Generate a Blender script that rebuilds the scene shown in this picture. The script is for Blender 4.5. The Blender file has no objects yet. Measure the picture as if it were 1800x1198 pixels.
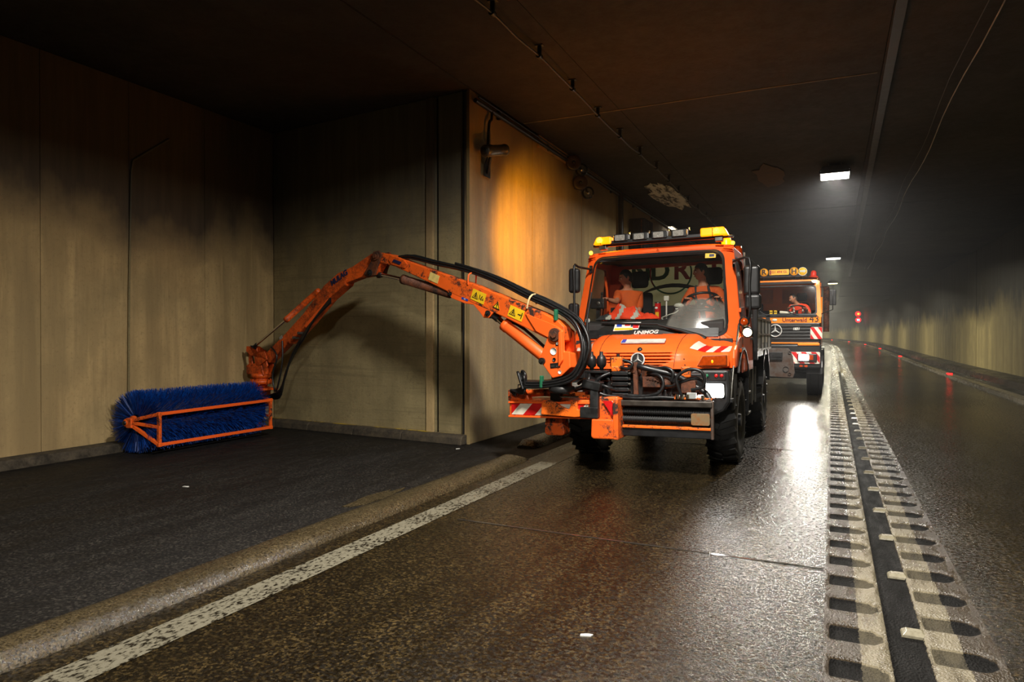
import bpy, bmesh, math, random
from mathutils import Vector, Matrix, Euler, noise as mnoise
R = math.radians
random.seed(7)
sc = bpy.context.scene
COL = sc.collection

# ------------------------------------------------------------------ camera, world, exposure
CAM_H = 1.57
cam_d = bpy.data.cameras.new('camera')
cam_d.lens = 24.0; cam_d.sensor_width = 36.0; cam_d.clip_end = 600
cam = bpy.data.objects.new('camera', cam_d); COL.objects.link(cam)
cam.location = (0, 0, CAM_H)
cam.rotation_euler = (R(90 - 0.389), 0, R(25.097))
sc.camera = cam
w = bpy.data.worlds.new('world'); sc.world = w; w.use_nodes = True
w.node_tree.nodes['Background'].inputs[0].default_value = (0.004, 0.004, 0.004, 1)
w.node_tree.nodes['Background'].inputs[1].default_value = 0.3
sc.view_settings.view_transform = 'Standard'
sc.view_settings.look = 'None'
sc.view_settings.exposure = 0.0
sc.view_settings.gamma = 1.0
sc.view_settings.use_curve_mapping = False
sc.cycles.max_bounces = 8
sc.cycles.diffuse_bounces = 3
sc.cycles.glossy_bounces = 4
sc.cycles.transparent_max_bounces = 12
sc.cycles.sample_clamp_indirect = 4.0
sc.cycles.caustics_reflective = False
sc.cycles.caustics_refractive = False
sc.cycles.volume_step_rate = 4.0

LAMP_W = 640.0          # tunnel luminaires, watts each
LAMP_Y = [-17.9, -1.0, 15.9, 32.8, 49.7, 66.6, 83.5, 100.4, 117.3, 134.2, 151.1, 168.0, 184.9, 201.8]
LAMP_X = 0.05
CEIL = 5.15

def path(y):
    """sideways bend and rise of the tunnel at distance y"""
    dx = 0.0 if y < 75 else -0.0011 * (y - 75) ** 2
    dz = 0.0 if y < 26 else (0.0002 * (y - 26) ** 2 if y < 46 else 0.08 + 0.008 * (y - 46))
    return dx, dz

def light(name, kind, loc, power, color, **kw):
    d = bpy.data.lights.new(name, kind); d.energy = power; d.color = color
    for k, v in kw.items():
        if k not in ('aim',): setattr(d, k, v)
    o = bpy.data.objects.new(name, d); COL.objects.link(o); o.location = loc
    if 'aim' in kw:
        o.rotation_euler = (Vector(kw['aim']) - Vector(loc)).to_track_quat('-Z', 'Y').to_euler()
    return o
for i, y in enumerate(LAMP_Y):
    dx, dz = path(y)
    light('tunnel_light', 'AREA', (LAMP_X + dx, y, CEIL + dz - 0.235), LAMP_W, (1.0, 0.95, 0.86) if i < 3 else (1.0, 0.93, 0.70),
          shape='RECTANGLE', size=0.42, size_y=0.62, spread=R(168))

light('tunnel_light', 'AREA', (-1.05, 4.62, CEIL - 0.235), 700.0, (1.0, 0.95, 0.86), shape='RECTANGLE', size=0.42, size_y=0.62, spread=R(168))

# ------------------------------------------------------------------ helpers
class MB:
    def __init__(s, M=None): s.v = []; s.f = []; s.m = []; s.s = []; s.M = M
    def add(s, vs, fs, mi=0, sm=False):
        b = len(s.v)
        s.v += [tuple(s.M @ Vector(v)) if s.M else tuple(v) for v in vs]
        for f in fs:
            s.f.append([b + i for i in f]); s.m.append(mi); s.s.append(sm)
    def box(s, c, d, rot=None, mi=0):
        x, y, z = d[0]/2, d[1]/2, d[2]/2
        vs = [Vector((sx*x, sy*y, sz*z)) for sx in (-1, 1) for sy in (-1, 1) for sz in (-1, 1)]
        if rot is not None: vs = [rot @ v for v in vs]
        c = Vector(c)
        s.add([v + c for v in vs], [(0,1,3,2),(4,6,7,5),(0,4,5,1),(2,3,7,6),(0,2,6,4),(1,5,7,3)], mi)
        return s
    def bar(s, p0, p1, wy, wz, up=(0,0,1), mi=0):
        p0 = Vector(p0); p1 = Vector(p1); d = p1 - p0; L = d.length; x = d / L
        u = Vector(up); y = u.cross(x)
        if y.length < 1e-4: y = Vector((0,1,0)).cross(x)
        y.normalize(); z = x.cross(y)
        s.box((p0+p1)/2, (L, wy, wz), Matrix((x, y, z)).transposed(), mi)
        return s
    def cyl(s, p0, p1, r0, r1=None, n=14, caps=True, mi=0):
        r1 = r0 if r1 is None else r1
        p0 = Vector(p0); p1 = Vector(p1); d = (p1 - p0).normalized()
        a = d.orthogonal().normalized(); b = d.cross(a)
        vs = []
        for p, r in ((p0, r0), (p1, r1)):
            for i in range(n):
                t = 2*math.pi*i/n
                vs.append(p + a*math.cos(t)*r + b*math.sin(t)*r)
        s.add(vs, [(i, (i+1) % n, n+(i+1) % n, n+i) for i in range(n)], mi, True)
        if caps:
            s.add(vs[:n], [tuple(reversed(range(n)))], mi); s.add(vs[n:], [tuple(range(n))], mi)
        return s
    def tube(s, pts, r, n=8, smooth=0, mi=0, caps=True):
        P = [Vector(p) for p in pts]
        if smooth:
            Q = []
            for i in range(len(P)-1):
                a = P[max(i-1, 0)]; b = P[i]; c = P[i+1]; d = P[min(i+2, len(P)-1)]
                for k in range(smooth):
                    t = k/smooth
                    Q.append(0.5*((2*b) + (c-a)*t + (2*a-5*b+4*c-d)*t*t + (3*b-a-3*c+d)*t**3))
            Q.append(P[-1]); P = Q
        rs = r if isinstance(r, (list, tuple)) else [r]*len(P)
        vs = []; t0 = (P[1]-P[0]).normalized(); a = t0.orthogonal().normalized()
        for i, p in enumerate(P):
            t = (P[min(i+1, len(P)-1)] - P[max(i-1, 0)])
            if t.length < 1e-9: t = t0
            t.normalize()
            a = (a - t*a.dot(t))
            a = a.normalized() if a.length > 1e-6 else t.orthogonal().normalized()
            b = t.cross(a)
            for k in range(n):
                th = 2*math.pi*k/n
                vs.append(p + (a*math.cos(th) + b*math.sin(th))*rs[i])
        fs = [(i*n+k, i*n+(k+1) % n, (i+1)*n+(k+1) % n, (i+1)*n+k) for i in range(len(P)-1) for k in range(n)]
        s.add(vs, fs, mi, True)
        if caps:
            s.add(vs[:n], [tuple(reversed(range(n)))], mi); s.add(vs[-n:], [tuple(range(n))], mi)
        return s
    def lathe(s, prof, o, axis, n=24, mi=0, sm=True):
        """prof: (radius, height along axis)"""
        o = Vector(o); d = Vector(axis).normalized(); a = d.orthogonal().normalized(); b = d.cross(a)
        vs = [o + d*h + (a*math.cos(2*math.pi*k/n) + b*math.sin(2*math.pi*k/n))*r for r, h in prof for k in range(n)]
        fs = [(i*n+k, i*n+(k+1) % n, (i+1)*n+(k+1) % n, (i+1)*n+k) for i in range(len(prof)-1) for k in range(n)]
        s.add(vs, fs, mi, sm); return s
    def prism(s, poly, o, ex, ey, ez, t, mi=0):
        """poly in (ex, ey), extruded from -t/2 to t/2 along ez"""
        o = Vector(o); ex = Vector(ex); ey = Vector(ey); ez = Vector(ez); n = len(poly)
        vs = [o + ex*u + ey*v - ez*t/2 for u, v in poly] + [o + ex*u + ey*v + ez*t/2 for u, v in poly]
        s.add(vs, [tuple(reversed(range(n))), tuple(range(n, 2*n))] + [(i, (i+1) % n, n+(i+1) % n, n+i) for i in range(n)], mi)
        return s
    def grid(s, fn, nu, nv, mi=0, sm=True, mfn=None):
        vs = [fn(i/nu, j/nv) for j in range(nv+1) for i in range(nu+1)]
        for j in range(nv):
            for i in range(nu):
                pass
        b = len(s.v)
        s.add(vs, [], 0)
        for j in range(nv):
            for i in range(nu):
                q = j*(nu+1)+i
                s.f.append([b+q, b+q+1, b+q+nu+2, b+q+nu+1]); s.m.append(mfn(i, j) if mfn else mi); s.s.append(sm)
        return s
    def ball(s, c, r, n=12, mi=0, sc=(1,1,1)):
        c = Vector(c); m = max(4, n//2); vs = []
        for j in range(m+1):
            ph = math.pi*j/m
            for i in range(n):
                th = 2*math.pi*i/n
                vs.append(c + Vector((math.sin(ph)*math.cos(th)*r*sc[0], math.sin(ph)*math.sin(th)*r*sc[1], math.cos(ph)*r*sc[2])))
        s.add(vs, [(j*n+i, (j+1)*n+i, (j+1)*n+(i+1) % n, j*n+(i+1) % n) for j in range(m) for i in range(n)], mi, True)
        return s
    def build(s, name, mats, parent=None, bevel=0, seg=2, kind=None, label=None, solid=0, loc=None):
        me = bpy.data.meshes.new(name)
        me.from_pydata(s.v, [], s.f)
        if not isinstance(mats, (list, tuple)): mats = [mats]
        for m in mats: me.materials.append(m)
        me.polygons.foreach_set('material_index', s.m)
        me.polygons.foreach_set('use_smooth', s.s)
        me.update()
        o = bpy.data.objects.new(name, me); COL.objects.link(o)
        if loc is not None: o.location = loc
        if parent is not None: o.parent = parent
        if solid:
            md = o.modifiers.new('solid', 'SOLIDIFY'); md.thickness = solid; md.offset = 0
        if bevel:
            md = o.modifiers.new('bevel', 'BEVEL'); md.width = bevel; md.segments = seg; md.limit_method = 'ANGLE'; md.angle_limit = R(38)
        if kind: o['kind'] = kind
        if label: o['label'] = label
        return o

def tag(o, label, cat, group=None, kind=None):
    o['label'] = label; o['category'] = cat
    if group: o['group'] = group
    if kind: o['kind'] = kind
    return o
def thing(name, label, cat, loc=(0,0,0), rotz=0, group=None):
    o = bpy.data.objects.new(name, None); COL.objects.link(o)
    o.location = loc; o.rotation_euler = (0, 0, rotz); o.empty_display_size = 0.2
    return tag(o, label, cat, group)
def copy_tree(o, parent=None):
    c = o.copy(); COL.objects.link(c)
    if parent is not None: c.parent = parent
    for ch in list(o.children): copy_tree(ch, c)
    return c
_txt = {}
def text(name, s, size, mat, parent, loc, ex, ey, thick=0.004, align='CENTER', shear=0.0, bold=0.0, sx=1.0, M=None):
    """flat lettering standing in the plane (ex, ey) at loc"""
    cu = bpy.data.curves.new(name, 'FONT'); cu.body = s; cu.size = size; cu.extrude = thick/2; cu.shear = shear
    cu.align_x = align; cu.align_y = 'CENTER'; cu.offset = bold; cu.resolution_u = 3
    t = bpy.data.objects.new(name, cu); COL.objects.link(t)
    bpy.context.view_layer.update()
    me = bpy.data.meshes.new_from_object(t.evaluated_get(bpy.context.evaluated_depsgraph_get()))
    bpy.data.objects.remove(t); bpy.data.curves.remove(cu)
    ex = Vector(ex).normalized(); ey = Vector(ey).normalized(); ez = ex.cross(ey)
    B = Matrix.Translation(loc) @ Matrix((ex*sx, ey, ez)).transposed().to_4x4()
    if M is not None: B = M @ B
    me.transform(B); me.materials.clear(); me.materials.append(mat); me.name = name
    o = bpy.data.objects.new(name, me); COL.objects.link(o); o.parent = parent
    return o

# ------------------------------------------------------------------ materials
def srgb(r, g, b):
    f = lambda c: (c/255/12.92) if c/255 <= 0.04045 else ((c/255+0.055)/1.055)**2.4
    return (f(r), f(g), f(b), 1)
class NT:
    def __init__(s, name):
        s.mat = bpy.data.materials.new(name); s.mat.use_nodes = True
        s.t = s.mat.node_tree; s.n = s.t.nodes; s.p = s.n['Principled BSDF']; s.out = s.n['Material Output']
        s.tc = s.n.new('ShaderNodeTexCoord')
    def link(s, a, b): s.t.links.new(a, b)
    def mapping(s, scale=(1,1,1), loc=(0,0,0), rot=(0,0,0)):
        m = s.n.new('ShaderNodeMapping'); s.link(s.tc.outputs['Object'], m.inputs[0])
        m.inputs['Scale'].default_value = scale; m.inputs['Location'].default_value = loc; m.inputs['Rotation'].default_value = rot
        return m.outputs[0]
    def noise(s, vec, scale, detail=4, rough=0.6):
        n = s.n.new('ShaderNodeTexNoise'); s.link(vec, n.inputs['Vector'])
        n.inputs['Scale'].default_value = scale; n.inputs['Detail'].default_value = detail; n.inputs['Roughness'].default_value = rough
        return n.outputs['Fac']
    def voro(s, vec, scale, feat='F1', out='Distance'):
        n = s.n.new('ShaderNodeTexVoronoi'); n.feature = feat; s.link(vec, n.inputs['Vector']); n.inputs['Scale'].default_value = scale
        return n.outputs[out]
    def ramp(s, fac, stops):
        r = s.n.new('ShaderNodeValToRGB'); s.link(fac, r.inputs[0]); e = r.color_ramp.elements
        while len(e) < len(stops): e.new(0.5)
        for k, (p, c) in zip(e, stops):
            k.position = p; k.color = c if isinstance(c, tuple) else (c, c, c, 1)
        return r.outputs[0]
    def mix(s, fac, a, b, mode='MIX'):
        m = s.n.new('ShaderNodeMix'); m.data_type = 'RGBA'; m.blend_type = mode
        for sock, v in ((m.inputs[0], fac), (m.inputs[6], a), (m.inputs[7], b)):
            if hasattr(v, 'default_value') or hasattr(v, 'links'): s.link(v, sock)
            elif isinstance(v, (int, float)) and sock is not m.inputs[0]: sock.default_value = (v, v, v, 1)
            else: sock.default_value = v
        return m.outputs[2]
    def math(s, op, a, b=0.0, clamp=False):
        m = s.n.new('ShaderNodeMath'); m.operation = op; m.use_clamp = clamp
        for i, v in enumerate((a, b)):
            if isinstance(v, (int, float)): m.inputs[i].default_value = v
            else: s.link(v, m.inputs[i])
        return m.outputs[0]
    def xyz(s):
        m = s.n.new('ShaderNodeSeparateXYZ'); s.link(s.tc.outputs['Object'], m.inputs[0]); return m.outputs
    def bump(s, h, strength, dist=0.01):
        b = s.n.new('ShaderNodeBump'); b.inputs['Strength'].default_value = strength; b.inputs['Distance'].default_value = dist
        s.link(h, b.inputs['Height']); s.link(b.outputs[0], s.p.inputs['Normal']); return b
    def set(s, **k):
        for kk, v in k.items():
            i = s.p.inputs[kk.replace('_', ' ')]
            if hasattr(v, 'links') and not isinstance(v, (int, float, tuple)): s.link(v, i)
            else: i.default_value = v
        return s

def plain(name, rgb, rough=0.5, metal=0.0, var=0.25, scale=9.0, coat=0.0, spec=0.5):
    """one colour with a little procedural unevenness"""
    t = NT(name); c = srgb(*rgb)
    d = tuple(x*(1-var) for x in c[:3]) + (1,)
    f = t.noise(t.mapping(), scale, 5)
    t.set(Base_Color=t.mix(t.ramp(f, [(0.35, 0.0), (0.7, 1.0)]), d, c), Metallic=metal)
    t.set(Roughness=t.ramp(f, [(0.3, max(0.02, rough-0.08)), (0.7, min(1, rough+0.1))]))
    t.p.inputs['Coat Weight'].default_value = coat; t.p.inputs['Specular IOR Level'].default_value = spec
    return t.mat
def emit(name, rgb, strength, base=None):
    t = NT(name); c = srgb(*rgb)
    t.set(Base_Color=srgb(*(base or rgb)), Emission_Color=c, Emission_Strength=strength, Roughness=0.3)
    return t.mat
def worn(name, rgb, dirt, lo, hi, scale=7.0, rough=0.45, fine=0.5):
    """paint that is chipped and greasy: dirt shows where the noise passes lo..hi"""
    t = NT(name); v = t.mapping()
    a = t.noise(v, scale, 8, 0.7); b = t.noise(v, scale*6, 6, 0.7)
    f = t.math('ADD', t.math('MULTIPLY', a, 1-fine*0.5), t.math('MULTIPLY', b, fine*0.5))
    m = t.ramp(f, [(lo, 1.0), (hi, 0.0)])
    c = t.mix(t.ramp(t.noise(v, 3, 3), [(0.3, 0.0), (0.7, 1.0)]), tuple(x*0.8 for x in srgb(*rgb)[:3])+(1,), srgb(*rgb))
    t.set(Base_Color=t.mix(m, c, srgb(*dirt)), Roughness=t.math('ADD', t.math('MULTIPLY', m, 0.3), rough))
    t.bump(b, 0.15, 0.004)
    return t.mat
def glass(name, tint=0.85, dirt=None, refl=1.0):
    t = NT(name); t.n.remove(t.p)
    tr = t.n.new('ShaderNodeBsdfTransparent'); tr.inputs[0].default_value = (tint, tint*1.0, tint*0.97, 1)
    gl = t.n.new('ShaderNodeBsdfGlossy'); gl.inputs['Roughness'].default_value = 0.085
    fr = t.n.new('ShaderNodeFresnel'); fr.inputs[0].default_value = 1.45
    mx = t.n.new('ShaderNodeMixShader'); t.link(t.math('MULTIPLY', fr.outputs[0], refl), mx.inputs[0]); t.link(tr.outputs[0], mx.inputs[1]); t.link(gl.outputs[0], mx.inputs[2])
    last = mx.outputs[0]
    if dirt:
        cx, cz, r, amt, haze = dirt
        X, Y, Z = t.xyz()
        d = t.math('SQRT', t.math('ADD', t.math('POWER', t.math('SUBTRACT', X, cx), 2.0), t.math('POWER', t.math('SUBTRACT', Z, cz), 2.0)))
        m = t.ramp(t.math('DIVIDE', d, r), [(0.90, 1.0), (0.97, 0.0)])
        n = t.noise(t.mapping((1, 1, 1)), 5, 2, 0.5)
        df = t.n.new('ShaderNodeBsdfDiffuse'); df.inputs[0].default_value = (0.5, 0.48, 0.42, 1)
        m2 = t.n.new('ShaderNodeMixShader')
        f = t.math('ADD', t.math('MULTIPLY', t.math('MULTIPLY', m, amt), t.math('ADD', n, 0.3)), t.math('MULTIPLY', n, haze))
        t.link(f, m2.inputs[0]); t.link(last, m2.inputs[1]); t.link(df.outputs[0], m2.inputs[2]); last = m2.outputs[0]
    t.link(last, t.out.inputs[0])
    return t.mat

def concrete(name, tan, dark, wash_z=None, wet=0.0, streak=1.0, boards=0.0):
    """formwork concrete, washed pale below wash_z and sooty above, with vertical run marks"""
    t = NT(name); C = srgb(*tan)[:3]; k = lambda q: tuple(x*q for x in C)+(1,)
    v = t.mapping()
    big = t.noise(v, 0.5, 5, 0.6); st = t.noise(t.mapping((1.3, 1.3, 0.10)), 1.6, 7, 0.6); st2 = t.noise(t.mapping((5, 5, 0.30)), 1.6, 7, 0.7)
    fine = t.noise(v, 22, 8, 0.75); mid = t.noise(t.mapping((1, 1, 0.7)), 2.2, 6, 0.65)
    base = t.mix(t.ramp(st, [(0.36, 0.0), (0.62, 1.0)]), k(1-0.45*streak), k(1))
    base = t.mix(t.ramp(mid, [(0.40, 0.5), (0.58, 0.0)]), base, k(0.55))
    base = t.mix(t.ramp(st2, [(0.36, 0.40*streak), (0.47, 0.0)]), base, k(0.45))
    base = t.mix(t.ramp(st2, [(0.60, 0.0), (0.70, 0.30*streak)]), base, k(1.35))
    base = t.mix(t.ramp(fine, [(0.36, 0.5), (0.46, 0.0)]), base, k(0.45))
    if boards:
        bd = t.noise(t.mapping((0.25, 0.25, 9)), 1.6, 5, 0.7)
        base = t.mix(t.ramp(bd, [(0.38, boards), (0.48, 0.0)]), base, k(0.55))
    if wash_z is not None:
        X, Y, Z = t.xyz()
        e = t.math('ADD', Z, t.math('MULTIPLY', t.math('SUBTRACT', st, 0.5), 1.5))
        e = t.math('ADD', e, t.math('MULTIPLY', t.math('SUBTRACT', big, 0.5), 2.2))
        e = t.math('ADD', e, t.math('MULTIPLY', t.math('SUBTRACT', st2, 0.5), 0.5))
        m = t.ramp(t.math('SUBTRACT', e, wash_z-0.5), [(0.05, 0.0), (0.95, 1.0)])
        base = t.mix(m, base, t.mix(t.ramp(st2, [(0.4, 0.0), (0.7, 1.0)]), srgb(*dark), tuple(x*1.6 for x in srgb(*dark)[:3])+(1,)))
    else:
        base = t.mix(t.ramp(big, [(0.35, 0.6), (0.65, 0.0)]), base, srgb(*dark))
    t.set(Base_Color=base, Roughness=t.ramp(st2, [(0.3, 0.75-0.45*wet), (0.7, 0.95-0.5*wet)]))
    t.bump(t.math('ADD', t.math('MULTIPLY', fine, 0.9), t.math('MULTIPLY', mid, 0.6)), 0.32, 0.02)
    return t.mat

def asphalt(name, base, light_c, wet, scale=1.0, bumps=0.6, speck=0.5):
    """stone chips in dark binder; wet lanes carry a broken film of water"""
    t = NT(name); v = t.mapping(); B = srgb(*base)
    chips = t.voro(v, 62*scale); cell = t.voro(v, 62*scale, out='Color')
    big = t.noise(t.mapping((1.2, 0.30, 1)), 0.8, 5, 0.6); fine = t.noise(v, 48*scale, 7, 0.8); mid = t.noise(t.mapping((2.5, 0.6, 1)), 2.0, 7, 0.65)
    sep = t.n.new('ShaderNodeSeparateColor'); t.link(cell, sep.inputs[0])
    tone = t.ramp(sep.outputs[0], [(0.45, 0.0), (0.95, 1.0)])
    c = t.mix(t.math('MULTIPLY', tone, speck), B, srgb(*light_c))
    c = t.mix(t.ramp(fine, [(0.45, 0.95), (0.53, 0.0)]), c, tuple(x*0.12 for x in B[:3])+(1,))
    c = t.mix(t.ramp(mid, [(0.38, 0.6), (0.62, 0.0)]), c, tuple(x*0.30 for x in B[:3])+(1,))
    t.set(Base_Color=c)
    lo, hi = (0.06, 0.20) if wet else (0.55, 0.85)
    if wet == 2: lo, hi = 0.22, 0.5
    if wet != 1: t.p.inputs['Specular IOR Level'].default_value = 0.22
    ro = t.ramp(t.math('ADD', t.math('MULTIPLY', big, 0.6), t.math('MULTIPLY', mid, 0.4)), [(0.38, lo), (0.64, hi)])
    if wet == 1:      # stone tips stand out of the water film
        tips = t.ramp(t.noise(v, 34, 5, 0.75), [(0.49, 0.0), (0.60, 1.0)])
        ro = t.math('ADD', ro, t.math('MULTIPLY', tips, 0.42))
        t.link(t.math('SUBTRACT', 0.60, t.math('MULTIPLY', tips, 0.54)), t.p.inputs['Specular IOR Level'])
    t.set(Roughness=ro)
    h = t.math('ADD', t.math('MULTIPLY', chips, 0.4), t.math('MULTIPLY', fine, 1.0))
    h = t.math('ADD', h, t.math('MULTIPLY', t.noise(t.mapping((1, 0.5, 1)), 11, 4, 0.6), 0.8))
    t.bump(h, bumps, 0.0030 if wet == 1 else 0.006)
    return t.mat

ORANGE = (250, 100, 34)
M = {}
M['orange'] = plain('orange_paint', ORANGE, 0.48, var=0.10, scale=3, coat=0.06, spec=0.3)
M['orange2'] = plain('yellowish_orange_paint', (255, 134, 26), 0.48, var=0.10, scale=3, coat=0.06, spec=0.3)
M['silver'] = plain('silver_emblem', (205, 205, 202), 0.28, 0.25, var=0.05)
M['orange_worn'] = worn('worn_orange_paint', (244, 100, 28), (44, 28, 18), 0.425, 0.50, 5.0)
M['orange_dirty'] = worn('greasy_orange_paint', (236, 94, 22), (70, 32, 14), 0.37, 0.55, 5.0, fine=0.8)
M['orange_scraped'] = worn('scraped_orange_paint', (246, 112, 26), (56, 34, 16), 0.43, 0.50, 9.0, fine=0.9)
M['rust'] = worn('rusty_iron', (112, 58, 28), (36, 22, 14), 0.40, 0.60, 9.0, 0.6)
M['black'] = plain('black_plastic', (26, 26, 27), 0.42, var=0.3)
M['rubber'] = plain('black_rubber', (20, 20, 20), 0.6, var=0.3, scale=14)
M['tyre'] = plain('tyre_rubber', (24, 23, 22), 0.55, var=0.3, scale=14)
M['hose'] = plain('hose_rubber', (24, 24, 25), 0.38, var=0.3, scale=20)
M['darkmetal'] = plain('dark_metal', (52, 52, 52), 0.45, 0.5, var=0.5, scale=12)
M['steel'] = plain('grey_steel', (105, 103, 98), 0.38, 0.75, var=0.35, scale=12)
M['chrome'] = plain('chrome', (225, 225, 225), 0.12, 1.0, var=0.1)
M['alu'] = plain('aluminium_panel', (158, 160, 158), 0.42, 0.25, var=0.2, scale=5)
M['white'] = plain('white_plate', (222, 222, 215), 0.4, var=0.1)
M['platewhite'] = plain('blank_plate_face', (205, 203, 196), 0.4, var=0.25, scale=14)
M['red'] = plain('red_reflective_film', (200, 22, 24), 0.35, var=0.15)
M['refwhite'] = plain('white_reflective_film', (226, 220, 205), 0.35, var=0.2)
M['blue'] = plain('blue_print', (20, 60, 165), 0.4, var=0.1)
M['yellow'] = plain('yellow_sticker', (235, 190, 30), 0.45, var=0.1)
M['ink'] = plain('black_print', (16, 16, 16), 0.5, var=0.1)
M['navy'] = plain('navy_print', (20, 30, 70), 0.5, var=0.1)
M['amberlens'] = plain('amber_lens', (176, 62, 6), 0.12, var=0.35, scale=30, coat=0.6)
M['amberdark'] = plain('amber_lens_edge', (96, 40, 12), 0.3, var=0.2)
M['amberlit'] = emit('lit_amber_lens', (255, 128, 5), 2.4)
M['amberlit2'] = emit('lit_amber_core', (255, 190, 40), 7.0)
M['headlit'] = emit('lit_headlamp_lens', (255, 252, 246), 26.0)
M['warmlit'] = emit('lit_warm_bulb', (255, 225, 160), 14.0)
M['lamplit'] = emit('lit_luminaire_glass', (255, 250, 238), 12.0)
M['lampyellow'] = emit('lit_yellowish_luminaire_glass', (255, 240, 170), 9.0)
M['tubelit'] = emit('lit_tube_glass', (255, 235, 200), 3.0)
M['redlit'] = emit('lit_red_marker', (255, 25, 25), 6.0)
M['redring'] = emit('lit_red_sign_ring', (255, 15, 30), 3.0)
M['bluelit'] = emit('lit_pale_blue_digits', (150, 225, 255), 3.0)
M['yellowlit'] = emit('lit_yellow_sign_face', (255, 200, 60), 3.0)
M['skin'] = plain('skin', (205, 140, 108), 0.5, var=0.12, scale=16)
M['hairdark'] = plain('dark_brown_hair', (30, 20, 15), 0.6, var=0.4, scale=60)
M['hairgrey'] = plain('grey_hair', (84, 72, 62), 0.7, var=0.4, scale=60)
M['shirt'] = plain('orange_shirt_cloth', (238, 104, 34), 0.8, var=0.2, scale=8)
M['hivis'] = plain('fluorescent_orange_cloth', (255, 72, 26), 0.75, var=0.15, scale=12)
M['reflect'] = plain('silver_reflective_tape', (196, 196, 184), 0.35, var=0.1)
M['greycloth'] = plain('dark_grey_cloth', (56, 56, 58), 0.85, var=0.25)
M['interior'] = plain('cab_interior_plastic', (40, 38, 37), 0.75, var=0.25)
M['seatcloth'] = plain('seat_cloth', (30, 30, 33), 0.9, var=0.3)
M['rubbergrey'] = plain('worn_grey_beam', (74, 68, 62), 0.4, 0.35, var=0.5, scale=10)
M['tarp'] = plain('pale_tarpaulin', (212, 214, 188), 0.6, var=0.12, scale=4)
tp_ = NT('translucent_tarpaulin'); tp_.p.inputs['Base Color'].default_value = srgb(214, 216, 192); tl_ = tp_.n.new('ShaderNodeBsdfTranslucent'); tl_.inputs[0].default_value = srgb(214, 218, 190); ml_ = tp_.n.new('ShaderNodeMixShader'); ml_.inputs[0].default_value = 0.55
tp_.link(tp_.p.outputs[0], ml_.inputs[1]); tp_.link(tl_.outputs[0], ml_.inputs[2]); tp_.link(ml_.outputs[0], tp_.out.inputs[0]); M['tarpsheet'] = tp_.mat
M['letgreen'] = plain('green_print', (20, 110, 72), 0.6, var=0.1)
M['letred'] = plain('red_print', (150, 34, 40), 0.6, var=0.1)
M['tan'] = plain('tan_print', (226, 190, 140), 0.6, var=0.1)
M['greyplow'] = worn('grey_mounting_plate', (78, 72, 68), (66, 42, 26), 0.42, 0.56, 3.0, 0.5)
M['clearplastic'] = glass('clear_reflector_glass', 0.8)
M['glass'] = glass('windscreen_glass', 0.74, dirt=(0.60, 1.62, 0.46, 0.22, 0.012), refl=0.8)
M['glass2'] = glass('window_glass', 0.92, refl=0.8)
M['lens'] = plain('unlit_lamp_lens', (170, 168, 160), 0.12, 0.0, var=0.5, scale=60)
M['mirror'] = plain('mirror_face', (120, 120, 120), 0.06, 1.0, var=0.1)

# ------------------------------------------------------------------ the tunnel
M['wall'] = concrete('washed_wall_concrete', (196, 168, 118), (76, 65, 52), wash_z=3.15)
M['wallniche'] = concrete('niche_wall_concrete', (152, 137, 98), (84, 78, 64), wash_z=3.2, streak=0.4, boards=0.5)
M['wallside'] = concrete('damp_side_wall_concrete', (172, 150, 104), (104, 86, 60), wash_z=4.6, wet=0.7)
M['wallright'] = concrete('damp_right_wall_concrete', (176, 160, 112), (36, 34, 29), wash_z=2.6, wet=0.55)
M['ceil'] = concrete('sooty_ceiling_concrete', (60, 56, 50), (24, 22, 20), streak=0.5, boards=0.5)
M['kerb'] = asphalt('rough_wet_kerb', (72, 62, 44), (112, 96, 66), 1, scale=1.5, bumps=1.0)
M['kerbdry'] = worn('dusty_kerb_concrete', (80, 70, 54), (42, 37, 30), 0.40, 0.62, 5.0, 0.7)
M['kerbyellow'] = worn('yellow_painted_edge', (190, 160, 30), (98, 86, 62), 0.46, 0.58, 3.0, 0.6)
M['road'] = asphalt('wet_road_asphalt', (25, 20, 12), (98, 80, 47), 1, bumps=0.7)
M['layby'] = asphalt('damp_layby_asphalt', (25, 22, 20), (98, 92, 82), 0, bumps=0.6, speck=0.3)
M['walk'] = asphalt('dark_walkway_asphalt', (34, 30, 27), (50, 46, 40), 2, bumps=0.4)
M['panelbacking'] = plain('dark_joint_fill', (22, 19, 16), 0.9)  # near-black colour of the backing seen in the open joints

def stations(y0, y1, step=4.0):
    ys = []; y = y0
    while y < y1 - 1e-6: ys.append(y); y += step if y < 60 else step*1.5
    ys.append(y1); return ys
def sweep(sec, ys, closed=False, mb=None, mi=0):
    """run the cross-section sec [(x, z)] along the tunnel"""
    mb = mb or MB(); n = len(sec); vs = []
    for y in ys:
        dx, dz = path(y); vs += [(x+dx, y, z+dz) for x, z in sec]
    m = n if closed else n-1
    fs = [(j*n+i, j*n+(i+1) % n, (j+1)*n+(i+1) % n, (j+1)*n+i) for j in range(len(ys)-1) for i in range(m)]
    mb.add(vs, fs, mi)
    if closed:
        mb.add(vs[:n], [tuple(range(n))], mi); mb.add(vs[-n:], [tuple(reversed(range(n)))], mi)
    return mb
Y0, Y1 = -14.0, 230.0
YS = stations(Y0, Y1)
def struct(name, mb, m, label, cat, **k):
    o = mb.build(name, m, **k); return tag(o, label, cat, kind='structure')

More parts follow.
